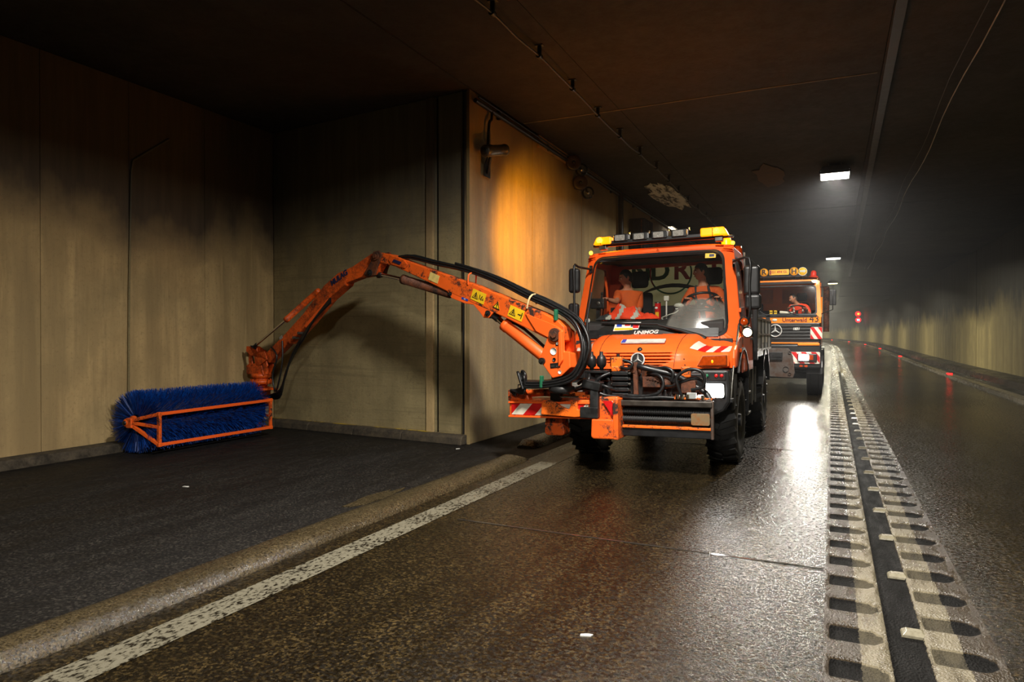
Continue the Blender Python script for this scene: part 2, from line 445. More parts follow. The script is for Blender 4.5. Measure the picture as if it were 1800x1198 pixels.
# road lanes, with the milled strip between them left open
ROAD_L, RUM0, RUM1, ROAD_R = -4.75, -0.035, 0.76, 4.02
struct('floor', sweep([(-3.52, 0), (RUM0, 0)], YS), M['road'], 'wet dark asphalt lane under the two orange trucks', 'road')
struct('floor', sweep([(RUM1, 0), (ROAD_R, 0)], YS), M['road'], 'empty wet asphalt lane beside the right tunnel wall', 'road')
lay = MB()
lay.add([(-9.3, -14, 0), (-3.52, -14, 0), (-3.52, 9.6, 0), (-9.3, 9.6, 0)], [(0, 1, 2, 3)])
sweep([(-4.9, 0.0), (-3.52, 0.0)], stations(9.6, Y1), mb=lay)
struct('floor', lay, M['layby'], 'dry dark asphalt of the lay-by left of the kerb', 'pavement')

# milled strip: two bands of grooves either side of a sunken joint, painted over in places
def rumble():
    xs = [RUM0, -0.015, 0.0, 0.03, 0.08, 0.135, 0.20, 0.235, 0.262, 0.272, 0.30, 0.35, 0.41, 0.435, 0.445, 0.47, 0.52, 0.59, 0.66, 0.69, 0.715, 0.735, RUM1]
    def h(x, y):
        if 0.268 < x < 0.44: return -0.022
        if x < 0.268: a, b, off = -0.012, 0.255, 0.0
        else: a, b, off = 0.452, 0.735, 0.09
        if x <= a or x >= b: return 0.0
        p = ((y + off + 0.06) / 0.43) % 1.0
        half = 0.27
        e = min(1.0, (b - x)/0.07) if x > (a+b)/2 or x > 0.45 else 1.0
        e = max(e, 0.05)
        q = abs(p-0.5)/(half*math.sqrt(e))
        return -0.026*max(0.0, 1-q**4)
    mb = MB(); ys = []
    y = -2.0
    while y < 95: ys.append(y); y += 0.0215 if y < 9 else (0.043 if y < 26 else 0.086)
    ys += [96 + 4*i for i in range(34)]
    vs = []
    for y in ys:
        dx, dz = path(y)
        vs += [(x+dx, y, (h(x, y) if y < 95 else 0)+dz) for x in xs]
    n = len(xs)
    fs = [(j*n+i, j*n+i+1, (j+1)*n+i+1, (j+1)*n+i) for j in range(len(ys)-1) for i in range(n-1)]
    mb.add(vs, fs, 0, False)
    mb.s = [True]*len(mb.f)
    t = NT('milled_strip_asphalt'); v = t.mapping(); X, Y, Z = t.xyz()
    chips = t.voro(v, 85); fine = t.noise(v, 150, 3); big = t.noise(t.mapping((4, 1, 1)), 3, 5, 0.6)
    wob = t.math('MULTIPLY', t.math('SUBTRACT', t.noise(t.mapping((1, 1, 1)), 40, 3), 0.5), 0.03)
    xw = t.math('ADD', X, wob)
    def band(a, b): return t.math('MULTIPLY', t.math('GREATER_THAN', xw, a), t.math('LESS_THAN', xw, b))
    paint = t.math('ADD', band(0.135, 0.268), band(0.44, 0.60), clamp=True)
    wear = t.ramp(t.math('ADD', t.math('MULTIPLY', big, 0.5), t.math('MULTIPLY', fine, 0.5)), [(0.40, 0.25), (0.52, 1.0)])
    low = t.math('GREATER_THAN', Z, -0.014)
    groove_fade = t.math('ADD', t.math('MULTIPLY', low, 0.62), 0.38)  # line paint fades in the sunken parts of the strip
    pm = t.math('MULTIPLY', t.math('MULTIPLY', paint, wear), groove_fade)
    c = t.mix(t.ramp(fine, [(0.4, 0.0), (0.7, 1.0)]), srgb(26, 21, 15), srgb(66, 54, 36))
    c = t.mix(t.math('GREATER_THAN', -0.012, Z), c, srgb(9, 8, 7))  # groove floors and sunken joint coloured near-black by depth
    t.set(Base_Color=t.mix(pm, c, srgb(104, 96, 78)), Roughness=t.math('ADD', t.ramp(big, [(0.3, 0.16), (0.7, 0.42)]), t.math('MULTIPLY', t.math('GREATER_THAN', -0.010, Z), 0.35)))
    t.bump(t.math('ADD', t.math('MULTIPLY', chips, 0.8), t.math('MULTIPLY', fine, 0.5)), 0.85, 0.008)
    t.link(t.math('SUBTRACT', 0.42, t.math('MULTIPLY', t.math('GREATER_THAN', -0.008, Z), 0.34)), t.p.inputs['Specular IOR Level'])
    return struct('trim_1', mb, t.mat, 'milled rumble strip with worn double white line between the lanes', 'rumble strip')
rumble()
# reflective studs in the sunken joint
st_mat = plain('stud_casting', (120, 113, 92), 0.3, var=0.25, scale=30)
for i, y in enumerate([4.2 + 0.955*k for k in range(44)]):
    y += random.uniform(-0.03, 0.03)
    dx, dz = path(y)
    mb = MB(); a, b, c = 0.062, 0.052, 0.030
    mb.add([(-a, -b, 0), (a, -b, 0), (a, b, 0), (-a, b, 0), (-a*0.9, -b*0.9, c*0.45), (a*0.9, -b*0.9, c*0.45), (a*0.9, b*0.9, c*0.45), (-a*0.9, b*0.9, c*0.45),
            (-a*0.62, -b*0.45, c), (a*0.62, -b*0.45, c), (a*0.62, b*0.45, c), (-a*0.62, b*0.45, c)],
           [(0,1,5,4),(1,2,6,5),(2,3,7,6),(3,0,4,7),(4,5,9,8),(5,6,10,9),(6,7,11,10),(7,4,8,11),(8,9,10,11),(3,2,1,0)])
    if i == 0: stud0 = mb.build('road_stud', st_mat, bevel=0.003); s = stud0
    else: s = stud0.copy(); COL.objects.link(s)
    s.location = (0.405+random.uniform(-0.006, 0.006)+dx, y, dz-0.0225)
    nth = ['nearest', 'second nearest', 'third nearest', 'fourth nearest', 'fifth nearest', 'sixth nearest', 'seventh nearest', 'eighth nearest', 'ninth nearest', 'tenth nearest', 'eleventh nearest', 'twelfth nearest']
    tag(s, (nth[i] + ' pale road stud in the sunken joint of the rumble strip') if i < 12 else 'tiny far pale road stud in the joint of the rumble strip', 'road stud', 'road studs along the centre joint')

# left edge line and kerbs
t = NT('worn_white_line'); v = t.mapping()
f = t.math('ADD', t.math('MULTIPLY', t.noise(t.mapping((1.0, 0.55, 1)), 46, 4, 0.6), 0.7), t.math('MULTIPLY', t.noise(v, 3.0, 3), 0.3))
t.set(Base_Color=t.mix(t.ramp(f, [(0.43, 0.0), (0.50, 1.0)]), srgb(20, 17, 12), srgb(102, 97, 82)), Roughness=t.ramp(f, [(0.4, 0.25), (0.6, 0.55)]))
t.bump(t.noise(v, 120, 3), 0.5, 0.004)
lm = MB(); lys = stations(-6, 60, 2.0)
for j in range(len(lys)-1):
    pass
sweep([(-3.30, 0.003), (-3.07, 0.003)], lys, mb=lm)
struct('trim_2', lm, t.mat, 'worn white edge line painted along the left side of the wet lane', 'road marking')
def kerb_piece(y0, y1, x0, x1, h, mat, label, name='trim_3', chip=0.012):
    mb = MB(); ys = [y0 + (y1-y0)*k/max(2, int((y1-y0)/0.12)) for k in range(max(2, int((y1-y0)/0.12))+1)]
    prof = [(0, 0), (0.02, 0.55), (0.10, 0.9), (0.3, 1.0), (0.6, 0.97), (0.82, 0.80), (0.95, 0.45), (1.0, 0.0)]
    n = len(prof); vs = []
    for k, y in enumerate(ys):
        e = 0.35 if k in (0, len(ys)-1) else 1.0
        for u, q in prof:
            j = mnoise.noise((u*3, y*2.5, x0))*chip
            vs.append((x0+(x1-x0)*u + j, y, q*h*e + (j*0.8 if q > 0.1 else 0)))
    fs = [(j*n+i, j*n+i+1, (j+1)*n+i+1, (j+1)*n+i) for j in range(len(ys)-1) for i in range(n-1)]
    mb.add(vs, fs, 0, True); mb.add(vs[:n], [tuple(range(n))]); mb.add(vs[-n:], [tuple(reversed(range(n)))])
    return struct(name, mb, mat, label, 'kerb')
kerb_piece(-6, 7.95, -3.79, -3.49, 0.075, M['kerb'], 'long low kerb between the lay-by and the white edge line')
kerb_piece(8.75, 30, -4.02, -3.74, 0.11, M['kerb'], 'second kerb beginning behind the orange counterweight legs', 'trim_4')
# spilt mortar patch on the lay-by
mp = MB(); n = 18
pts = [(-4.02+0.10*math.cos(2*math.pi*k/n)*(1+0.5*mnoise.noise((k*0.9, 3, 1))), 5.45+0.42*math.sin(2*math.pi*k/n)*(1+0.6*mnoise.noise((k*1.3, 7, 1)))) for k in range(n)]
mp.prism(pts, (0, 0, 0.004), (1,0,0), (0,1,0), (0,0,1), 0.008)
tag(mp.build('mortar_patch', M['kerb']), 'tan crust of spilt mortar on the lay-by beside the kerb', 'patch')
# foot kerbs in the lay-by
kb = MB(); L0, L1 = -8.95, -8.70
kb.prism([(L0, 0), (L1, 0), (L1-0.03, 0.12), (L0, 0.13)], (0, -2.55, 0), (1,0,0), (0,0,1), (0,1,0), 23.1)
struct('baseboard_left', kb, M['kerbdry'], 'grey concrete foot kerb along the lay-by side wall', 'kerb', bevel=0.012)
NA, NB = Vector((-8.95, 9.14, 0)), Vector((-4.75, 8.74, 0)); ND = (NB-NA); NL = ND.length; ND.normalize(); NN = Vector((ND.y, -ND.x, 0))
if NN.y > 0: NN = -NN
kb = MB()
ks = [0.0, 1.05, 2.06, 3.05, 4.17]
kroot = thing('baseboard_back', 'segmented concrete foot kerb below the lay-by end wall', 'kerb'); kroot['kind'] = 'structure'
for a, b in zip(ks[:-1], ks[1:]):
    k1 = MB(); p = NA + ND*((a+b)/2)
    k1.prism([(0, 0), (0.19, 0), (0.17, 0.10), (0.13, 0.13), (0, 0.135)], p, NN, (0,0,1), ND, (b-a)-0.012)
    k1.build('kerb_stone', M['kerbdry'], kroot, bevel=0.012)
    y1_ = MB(); y1_.prism([(0.0, 0.1345), (0.05, 0.1345), (0.05, 0.1375), (0.0, 0.1375)], p, NN, (0,0,1), ND, (b-a)-0.03)
    y1_.build('yellow_edge', M['kerbyellow'], kroot, label='flaking yellow paint line')

# walls: a backing with separate formwork panels standing slightly proud, joints open between them
def wall(name, label, mat, P0, D, L, h0, h1, joints, N, gap=0.016, t=0.05, jit=0.006, cut=0.0):
    P0 = Vector(P0); D = Vector(D); N = Vector(N)
    bk = MB(); c = P0 + D*((L-cut)/2) - N*(t+0.10) + Vector((0, 0, (h0+h1)/2))
    bk.box(c, (L-cut, 0.1, h1-h0), Matrix((D, N, (0,0,1))).transposed())
    root = struct(name, bk, M['panelbacking'], label, 'wall')
    js = [0.0] + list(joints) + [L]
    for a, b in zip(js[:-1], js[1:]):
        pb = MB(); o = random.uniform(-jit, 0)
        pb.box(P0 + D*((a+b)/2) - N*(t/2-o) + Vector((0,0,(h0+h1)/2)), (b-a-gap, t, h1-h0), Matrix((D, N, (0,0,1))).transposed())
        pb.build('wall_panel', mat, root, bevel=0.006)
    return root
wl = wall('wall_left', 'tall stained concrete side wall of the lay-by behind the blue brush', M['wall'], (-8.95, -14, 0), (0, 1, 0), 23.2, 0, CEIL,
     [14+y for y in (-8.5, -4.8, -1.2, 1.1, 2.9, 4.05, 5.23, 6.42, 7.7)], (1, 0, 0), gap=0.004)
wb = wall('wall_back', 'lay-by end wall of grey concrete catching the shadow of the arm', M['wallniche'], NA, ND, NL-0.012, 0, CEIL, [3.60], NN, gap=0.05, cut=0.06)
bt = MB(); bt.box(NA + ND*3.49 + NN*0.018 + Vector((0,0,CEIL/2)), (0.13, 0.04, CEIL), Matrix((ND, NN, (0,0,1))).transposed())
bt.build('joint_batten', M['wall'], wb, bevel=0.005)
bt = MB(); bt.box(NA + ND*(NL-0.068) + NN*0.010 + Vector((0,0,2.2)), (0.075, 0.02, 4.2), Matrix((ND, NN, (0,0,1))).transposed())
bt.build('corner_strip', M['wall'], wb, bevel=0.005)
bt = MB(); bt.box(NA + ND*3.30 + NN*0.005 + Vector((0,0,2.57)), (0.10, 0.012, 0.04), Matrix((ND, NN, (0,0,1))).transposed())
bt.build('dark_wall_plate', M['black'], wb)
# side wall with the tunnel: panels following the bend
def bent_wall(name, label, mat, x, sx, ys, h0, h1, tilt=0.0):
    root = struct(name, sweep([(x - sx*0.12, h0), (x - sx*0.12, h1)], [ys[0]] + YS_in(ys[0], ys[-1]) + [ys[-1]]), M['panelbacking'], label, 'wall')
    for a, b in zip(ys[:-1], ys[1:]):
        g = 0.012; n = max(1, int((b-a)/4)); o = random.uniform(-0.012, 0)*sx
        yy = [a+g + (b-a-2*g)*k/n for k in range(n+1)]
        sweep([(x+o, h0), (x+o, h1), (x-sx*0.06, h1), (x-sx*0.06, h0)], yy, closed=True).build('wall_panel', mat, root, bevel=0.008)
    return root
def YS_in(a, b): return [y for y in YS if a < y < b]
ws = bent_wall('wall_front', 'damp tunnel wall running away behind the arm and the first truck', M['wallside'], -4.75, 1, [8.700, 11.0, 13.6, 16.4, 20.5, 26, 33, 42, 52, 64, 78, 94, 112, 132, 156, 184, 228], 0, CEIL)
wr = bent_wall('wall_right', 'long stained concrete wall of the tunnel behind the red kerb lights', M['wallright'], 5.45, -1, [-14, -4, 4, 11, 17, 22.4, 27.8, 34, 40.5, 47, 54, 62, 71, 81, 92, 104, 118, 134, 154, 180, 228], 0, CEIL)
# right walkway and kerb
kerb_r = MB(); sweep([(4.02, 0), (4.03, 0.085), (4.07, 0.10), (4.30, 0.10), (4.32, 0.09), (4.32, -0.02)], YS, mb=kerb_r)
struct('trim_5', kerb_r, plain('wet_kerb_stone', (104, 96, 80), 0.22, var=0.4, scale=5), 'wet grey kerb along the right-hand walkway', 'kerb')
wk = MB(); sweep([(4.32, 0.09), (4.66, 0.10), (4.70, 0.28), (5.45, 0.30)], YS, mb=wk)
struct('baseboard_right', wk, M['walk'], 'dark raised walkway at the foot of the right tunnel wall', 'walkway')
# ceiling: slabs with open joints, carried by a backing slab
croot = struct('ceiling', sweep([(-9.3, CEIL+0.16), (5.7, CEIL+0.16)], YS), M['panelbacking'], 'low sooty concrete tunnel ceiling in wide slabs', 'ceiling')
cj = [-14, -0.1, 10.5] + [10.5 + 10.55*k for k in range(1, 12)] + [140, 170, 228]
for a, b in zip(cj[:-1], cj[1:]):
    n = max(1, int((b-a)/4)); g = 0.008
    yy = [a+g + (b-a-2*g)*k/n for k in range(n+1)]
    for x0, x1 in ((-4.74, -3.05), (-3.05, 0.60), (0.60, 5.6)):
        o = random.uniform(0, 0.012)
        sweep([(x0+0.004, CEIL+o), (x1-0.004, CEIL+o), (x1-0.004, CEIL+0.1), (x0+0.004, CEIL+0.1)], yy, closed=True).build('ceiling_slab', M['ceil'], croot)
for x0, x1 in ((-9.2, -7.1), (-7.1, -4.76)):
    for a, b in ((-14, -5), (-5, 3.4), (3.4, 9.4)):
        MB().box(((x0+x1)/2, (a+b)/2, CEIL+0.05+random.uniform(0, 0.01)), (x1-x0-0.01, b-a-0.01, 0.1)).build('ceiling_slab', M['ceil'], croot)
# pale lime patch where the ceiling leaks, and a spalled strip above the conduit
def blotch(name, c, rx, ry, z, mat, label, seed):
    n = 22; mb = MB()
    pts = [(c[0]+rx*math.cos(2*math.pi*k/n)*(1+0.55*mnoise.noise((k*0.8, seed, 1))), c[1]+ry*math.sin(2*math.pi*k/n)*(1+0.55*mnoise.noise((k*0.8, seed, 5)))) for k in range(n)]
    mb.prism(pts, (0, 0, z), (1,0,0), (0,1,0), (0,0,1), 0.012)
    o = mb.build(name, mat, croot, label=label)
    return o
t = NT('flaking_lime'); f = t.noise(t.mapping((1, 0.2, 1)), 9, 6, 0.75)
t.set(Base_Color=t.mix(t.ramp(f, [(0.42, 0.0), (0.52, 1.0)]), srgb(60, 55, 48), srgb(235, 230, 215)), Roughness=0.7)
blotch('lime_patch', (-3.80, 17.6), 0.38, 1.7, CEIL-0.005, t.mat, 'flaking white lime stain', 2)
blotch('bare_patch', (-1.25, 16.3), 0.30, 1.1, CEIL-0.004, plain('bare_brown_concrete', (92, 68, 46), 0.8, var=0.5, scale=4), 'bare brown patch', 9)
js_ = MB(); js_.prism([(-4.7, 10.50), (-3.0, 10.52), (-1.0, 10.49), (0.55, 10.51), (0.55, 10.525), (-1.0, 10.508), (-3.0, 10.535), (-4.7, 10.52)], (0, 0, CEIL-0.001), (1,0,0), (0,1,0), (0,0,1), 0.008)
js_.build('joint_seal', plain('pale_joint_seal', (150, 140, 122), 0.7, var=0.5, scale=5), croot, label='pale thin sealed joint across the slab')
sp = MB(); sp.prism([(11.2, 4.93), (15.3, 5.02), (15.3, 5.149), (11.2, 5.149)], (-4.735, 0, 0), (0,1,0), (0,0,1), (1,0,0), 0.05)
sp.build('spalled_strip', plain('spalled_concrete', (150, 118, 84), 0.85, var=0.5, scale=4), ws, bevel=0.01, label='lighter spalled strip under the ceiling')
# ceiling trunking and cables
tr = MB(); yy = [y for y in stations(2, 46, 2.0)]
def trunk_x(y): return 0.60 + 0.0078*y
vs = []
for y in yy:
    dx, dz = path(y); x = trunk_x(y); vs += [(x-0.055, y, CEIL+dz), (x-0.055, y, CEIL-0.04+dz), (x+0.055, y, CEIL-0.04+dz), (x+0.055, y, CEIL+dz)]
tr.add(vs, [(j*4+i, j*4+(i+1) % 4, j*4+4+(i+1) % 4, j*4+4+i) for j in range(len(yy)-1) for i in range(4)])
tag(tr.build('cable_trunking', plain('galvanised_trunking', (74, 71, 66), 0.5, 0.2, var=0.4)), 'straight grey cable trunking running along the tunnel ceiling', 'trunking')
for k, (x0, s, lab, m) in enumerate([(1.62, 0.004, 'pale thin cable sagging along the ceiling right of the trunking', plain('pale_cable', (205, 200, 190), 0.4, var=0.6, scale=3)),
                                     (1.48, 0.003, 'fainter dark cable on the ceiling between trunking and pale cable', plain('grey_cable', (92, 90, 86), 0.5, var=0.4))]):
    pts = [(x0+s*(y-9)+0.03*math.sin(y*0.9+k)+path(y)[0], y, CEIL-0.03+path(y)[1]-0.012*abs(math.sin(y*1.4))) for y in [4+1.0*q for q in range(38)]]
    tag(MB().tube(pts, 0.008 if k == 0 else 0.005, 6).build('ceiling_cable', m), lab, 'cable')
hc = thing('hanger_cable', 'dark cable clipped to the ceiling by a row of black hangers', 'cable', (-3.3, 0, CEIL))
hs = [5.3 + 1.24*k for k in range(14)]
pts = []
for a, b in zip(hs[:-1], hs[1:]):
    pts += [(0.03*math.sin(a), a, -0.13), (0.03*math.sin(a)+0.01, (a+b)/2, -0.152)]
pts = [(0, 2.0, -0.13)] + pts + [(0, hs[-1], -0.13), (0, 34, -0.12)]
MB().tube(pts, 0.014, 6, smooth=3).build('cable', plain('dull_grey_cable', (74, 70, 66), 0.45), hc)
for i, y in enumerate(hs):
    hb = MB(); x = 0.03*math.sin(y)
    hb.box((x, y, -0.05), (0.05, 0.03, 0.10)); hb.box((x, y, -0.004), (0.11, 0.07, 0.008)); hb.cyl((x, y-0.035, -0.13), (x, y+0.035, -0.13), 0.034, n=10)
    hb.build('hanger', M['black'], hc, bevel=0.004)
# wall conduit with a branch down to the camera
cd = MB(); cd.tube([(-4.70, 8.78, 5.00), (-4.70, 40, 5.06)], 0.035, 8); cd.tube([(-4.71, 8.9, 5.09), (-4.71, 40, 5.13)], 0.016, 6)
ct = cd.build('wall_conduit', M['darkmetal']); tag(ct, 'black conduit running along the top of the orange-lit wall', 'conduit')
bc = MB(); bc.tube([(-4.69, 9.30, 5.0), (-4.69, 9.28, 4.86), (-4.69, 9.20, 4.78), (-4.69, 9.16, 4.42)], 0.022, 8, smooth=3); bc.build('branch_pipe', M['darkmetal'], ct)
for y in (9.6, 11.6, 13.6, 15.6, 17.6, 19.6):
    MB().box((-4.725, y, 5.02), (0.05, 0.05, 0.14)).build('pipe_clip', M['darkmetal'], ct, bevel=0.004)
tc = MB(); tc.tube([(-8.93, 7.05, 4.5), (-8.93, 6.47, 4.05), (-8.93, 6.44, 3.9), (-8.93, 6.40, 2.2), (-8.93, 6.38, 0.14)], 0.014, 6)
tag(tc.build('wall_pipe', M['wallniche']), 'thin pale pipe running down the stained lay-by side wall', 'pipe')
dp = MB(); dp.tube([(-4.66, 16.2, 5.05), (-4.66, 16.2, 2.6)], 0.07, 8)
tag(dp.build('down_pipe', M['darkmetal']), 'dark vertical pipe on the wall behind the first truck', 'pipe')

# luminaires
def luminaire(i, y):
    dx, dz = path(y)
    r = thing('ceiling_lamp', 'placeholder', 'lamp', (LAMP_X+dx, y, CEIL+dz), 0, 'row of tunnel ceiling lamps')
    h = MB(); h.box((0, 0, -0.03), (0.30, 0.44, 0.06)); h.prism([(-0.30, -0.16), (0.30, -0.16), (0.22, -0.06), (-0.22, -0.06)], (0,0,0), (1,0,0), (0,0,1), (0,1,0), 0.74)
    h.box((0.285, 0, -0.19), (0.03, 0.74, 0.06)); h.box((-0.285, 0, -0.19), (0.03, 0.74, 0.06)); h.box((0, 0.355, -0.19), (0.54, 0.03, 0.06)); h.box((0, -0.355, -0.19), (0.54, 0.03, 0.06))
    h.build('housing', M['darkmetal'], r, bevel=0.008)
    MB().box((0, 0, -0.19), (0.54, 0.68, 0.058)).build('lamp_glass', M['lamplit'] if i < 4 else M['lampyellow'], r, bevel=0.01)
    for x in (-0.12, 0.12): MB().box((x, 0, -0.01), (0.03, 0.5, 0.06)).build('bracket', M['steel'], r)
    return r
lab = {2: 'large white-glowing ceiling lamp, nearest of the row', 3: 'second ceiling lamp of the row, above the second truck', 4: 'third ceiling lamp of the row, small and yellowish'}
for i, y in enumerate(LAMP_Y[2:], 2):
    luminaire(i, y)['label'] = lab.get(i, 'tiny glowing ceiling lamp, %s of the row counted from the nearest' % ['fourth', 'fifth', 'sixth', 'seventh', 'eighth', 'ninth', 'tenth', 'eleventh', 'twelfth'][min(8, i-5)] if i > 4 else '')
lo_ = luminaire(1, LAMP_Y[1]); lo_['label'] = 'ceiling lamp overhead at the height of the viewer, above the rumble strip'
lo_ = luminaire(1, 4.62); lo_.location.x = -1.05; lo_['label'] = 'ceiling lamp overhead between viewer and first truck, lighting the lay-by'

# camera on the wall corner
cr = thing('surveillance_camera', 'grey cylindrical camera on a wall bracket at the orange-lit corner', 'camera', (-4.70, 9.14, 4.32))
MB().tube([(0.0, 0.0, -0.30), (0.03, -0.02, -0.30), (0.10, -0.06, -0.05)], 0.022, 8).build('bracket_arm', M['darkmetal'], cr)
MB().prism([(-0.08, -0.36), (0.10, -0.36), (0.10, -0.10), (0.0, -0.05), (-0.08, -0.20)], (0.005, 0, 0), (0,1,0), (0,0,1), (1,0,0), 0.012).build('wall_bracket', M['darkmetal'], cr)
a = Vector((0.10, -0.27, -0.045)); b = Vector((0.19, 0.21, 0.075)); d = (b-a).normalized()
cb = MB(); cb.lathe([(0.0, 0), (0.075, 0), (0.09, 0.02), (0.09, 0.15), (0.082, 0.17), (0.082, 0.47), (0.09, 0.48), (0.09, 0.52), (0.078, 0.53)], a, d, 18)
cb.build('camera_body', M['steel'], cr)
MB().lathe([(0.0, -0.004), (0.055, -0.004), (0.055, 0.004)], a, d, 18).build('end_cap', M['black'], cr)
MB().lathe([(0.0, 0.515), (0.076, 0.515)], a, d, 18).build('lens_glass', M['mirror'], cr)
# twin round floodlights high on the wall, two of them
fl = None
for k, (y, z, labk) in enumerate([(12.75, 4.93, 'twin round floodlight high on the orange-lit wall, upper one'), (13.15, 4.62, 'twin round floodlight under the other, lower one with clear bulb')]):
    fr = thing('floodlight', labk, 'floodlight', (-4.74, y, z), 0, None)
    MB().box((0.05, 0, 0), (0.10, 0.12, 0.12)).build('wall_box', M['darkmetal'], fr, bevel=0.008)
    hd = MB(); o = Vector((0.14, -0.10, 0.04)); ax = Vector((0.5, -0.8, -0.05)).normalized()
    hd.lathe([(0.0, -0.06), (0.09, -0.05), (0.15, 0.0), (0.15, 0.04), (0.13, 0.05), (0.05, 0.03), (0.0, 0.03)], o, ax, 20); hd.build('reflector', plain('brown_reflector', (50, 30, 24), 0.4), fr)
    MB().ball(o + ax*0.05, 0.035, 10).build('bulb_socket', M['darkmetal'], fr)
    gl = MB(); o2 = Vector((0.22, 0.16, -0.12 if k else -0.05)); gl.ball(o2, 0.13, 16); gl.build('globe', M['clearplastic'], fr)
    MB().ball(o2, 0.035, 8).build('bulb', M['chrome'], fr)
    MB().tube([(0.08, 0, 0), (0.18, 0.10, -0.01), o2 + Vector((-0.02, -0.02, 0.03))], 0.025, 8).build('lamp_arm', M['darkmetal'], fr)
# dark cabinet and a small fluorescent lamp further along the wall
cbx = thing('wall_cabinet', 'tall black cabinet on the wall above the first truck cab', 'cabinet', (-4.74, 17.7, 4.0))
MB().box((0.20, 0, 0.1), (0.40, 0.9, 1.0)).build('body', M['black'], cbx, bevel=0.01)
MB().box((0.20, -0.46, 0.1), (0.34, 0.02, 0.92)).build('door', M['darkmetal'], cbx, bevel=0.006)
MB().box((0.33, -0.475, 0.1), (0.03, 0.02, 0.92)).build('edge_strip', M['rust'], cbx)
tl = thing('tube_lamp', 'small lit tube lamp on the wall top above the light bar', 'lamp', (-4.74, 22.0, 5.02))
MB().box((0.12, 0, 0.03), (0.20, 0.9, 0.05)).build('housing', M['steel'], tl, bevel=0.006)
for x in (0.08, 0.16): MB().cyl((x, -0.42, -0.015), (x, 0.42, -0.015), 0.018, n=8).build('tube', M['tubelit'], tl)
# red marker lights on the right kerb
for k in range(9):
    y = 31.1 + 21*k; dx, dz = path(y)
    if k == 0:
        mk0 = thing('kerb_marker', '', 'marker light'); mk = mk0
        MB().prism([(-0.13, 0), (0.13, 0), (0.10, 0.05), (-0.10, 0.05)], (0,0,0), (1,0,0), (0,0,1), (0,1,0), 0.16).build('marker_body', M['darkmetal'], mk0, bevel=0.006)
        MB().box((0, -0.085, 0.027), (0.20, 0.012, 0.045)).build('marker_lens', M['redlit'], mk0)
    else: mk = copy_tree(mk0)
    mk.location = (4.12+dx, y, 0.10+dz)
    s_ = 1.0 if k < 3 else 1.25
    tag(mk, ['red glowing kerb marker nearest of the row on the right walkway', 'red glowing kerb marker second of the row on the right walkway', 'red glowing kerb marker third of the row on the right walkway'][k] if k < 3 else 'small red kerb marker on the right walkway, %s of the row from the nearest' % ['fourth', 'fifth', 'sixth', 'seventh', 'eighth', 'ninth'][k-3], 'marker light', 'red markers along the right kerb')
# lit traffic signs far down the right wall
for k, (z, lb) in enumerate([(4.20, 'round red-ringed lane sign far down the right wall, upper of two'), (3.33, 'round red-ringed digit sign far down the right wall, lower of two')]):
    y = 110.0; dx, dz = path(y)
    sg = thing('lit_sign', lb, 'traffic sign', (4.75+dx+0.04*k, y, z+dz))
    MB().lathe([(0.0, 0.10), (0.42, 0.10), (0.42, -0.03), (0.38, -0.03)], (0,0,0), (0,1,0), 24).build('sign_box', M['black'], sg)
    MB().lathe([(0.17, -0.05), (0.36, -0.05), (0.36, -0.03), (0.17, -0.03)], (0,0,0), (0,1,0), 24).build('sign_ring', M['redring'], sg)
    if k == 0: MB().ball((0.06, -0.04, 0.0), 0.15, 12, sc=(1, 0.2, 1)).build('sign_glow', M['yellowlit'], sg)
    else:
        for x in (-0.09, 0.09):
            q = MB()
            for zz in (-0.12, 0, 0.12): q.box((x, -0.05, zz), (0.14, 0.02, 0.035))
            for xx, zz in ((-0.055, 0.06), (0.055, 0.06), (0.055, -0.06)): q.box((x+xx, -0.05, zz), (0.03, 0.02, 0.12))
            q.build('digit', M['bluelit'], sg)
    MB().bar((0, 0.1, 0), (0.62, 0.1, 0), 0.05, 0.05).build('sign_arm', M['black'], sg)
# small pale scraps lying on the road
for k, (x, y, a, lb) in enumerate([(-1.16, 3.40, 0.4, 'pale scrap of paper on the wet lane in the foreground'), (-4.72, 8.30, 1.0, 'small pale chip on the asphalt near the wall corner'), (-6.1, 5.0, 0.2, 'pale speck of grit on the middle of the lay-by')]):
    s = MB(); s.prism([(-0.035, -0.010), (0.02, -0.014), (0.035, 0.004), (0.01, 0.014), (-0.03, 0.010)], (0,0,0), (1,0,0), (0,1,0), (0,0,1), 0.006)
    o = s.build('litter_scrap', M['white']); o.location = (x, y, 0.0035); o.rotation_euler = (0, 0, a); tag(o, lb, 'litter')
# tarred cross joints in the lane
for y in (5.1, 10.2):
    s = MB(); s.prism([(-2.9, y-0.01), (-0.05, y-0.06), (-0.05, y-0.035), (-2.9, y+0.012)], (0,0,0.001), (1,0,0), (0,1,0), (0,0,1), 0.004)
    struct('trim_6', s, plain('glossy_tar', (46, 42, 38), 0.12), 'thin glossy cross joint in the wet lane, ' + ('nearer of two' if y < 7 else 'beside the first truck'), 'road joint')

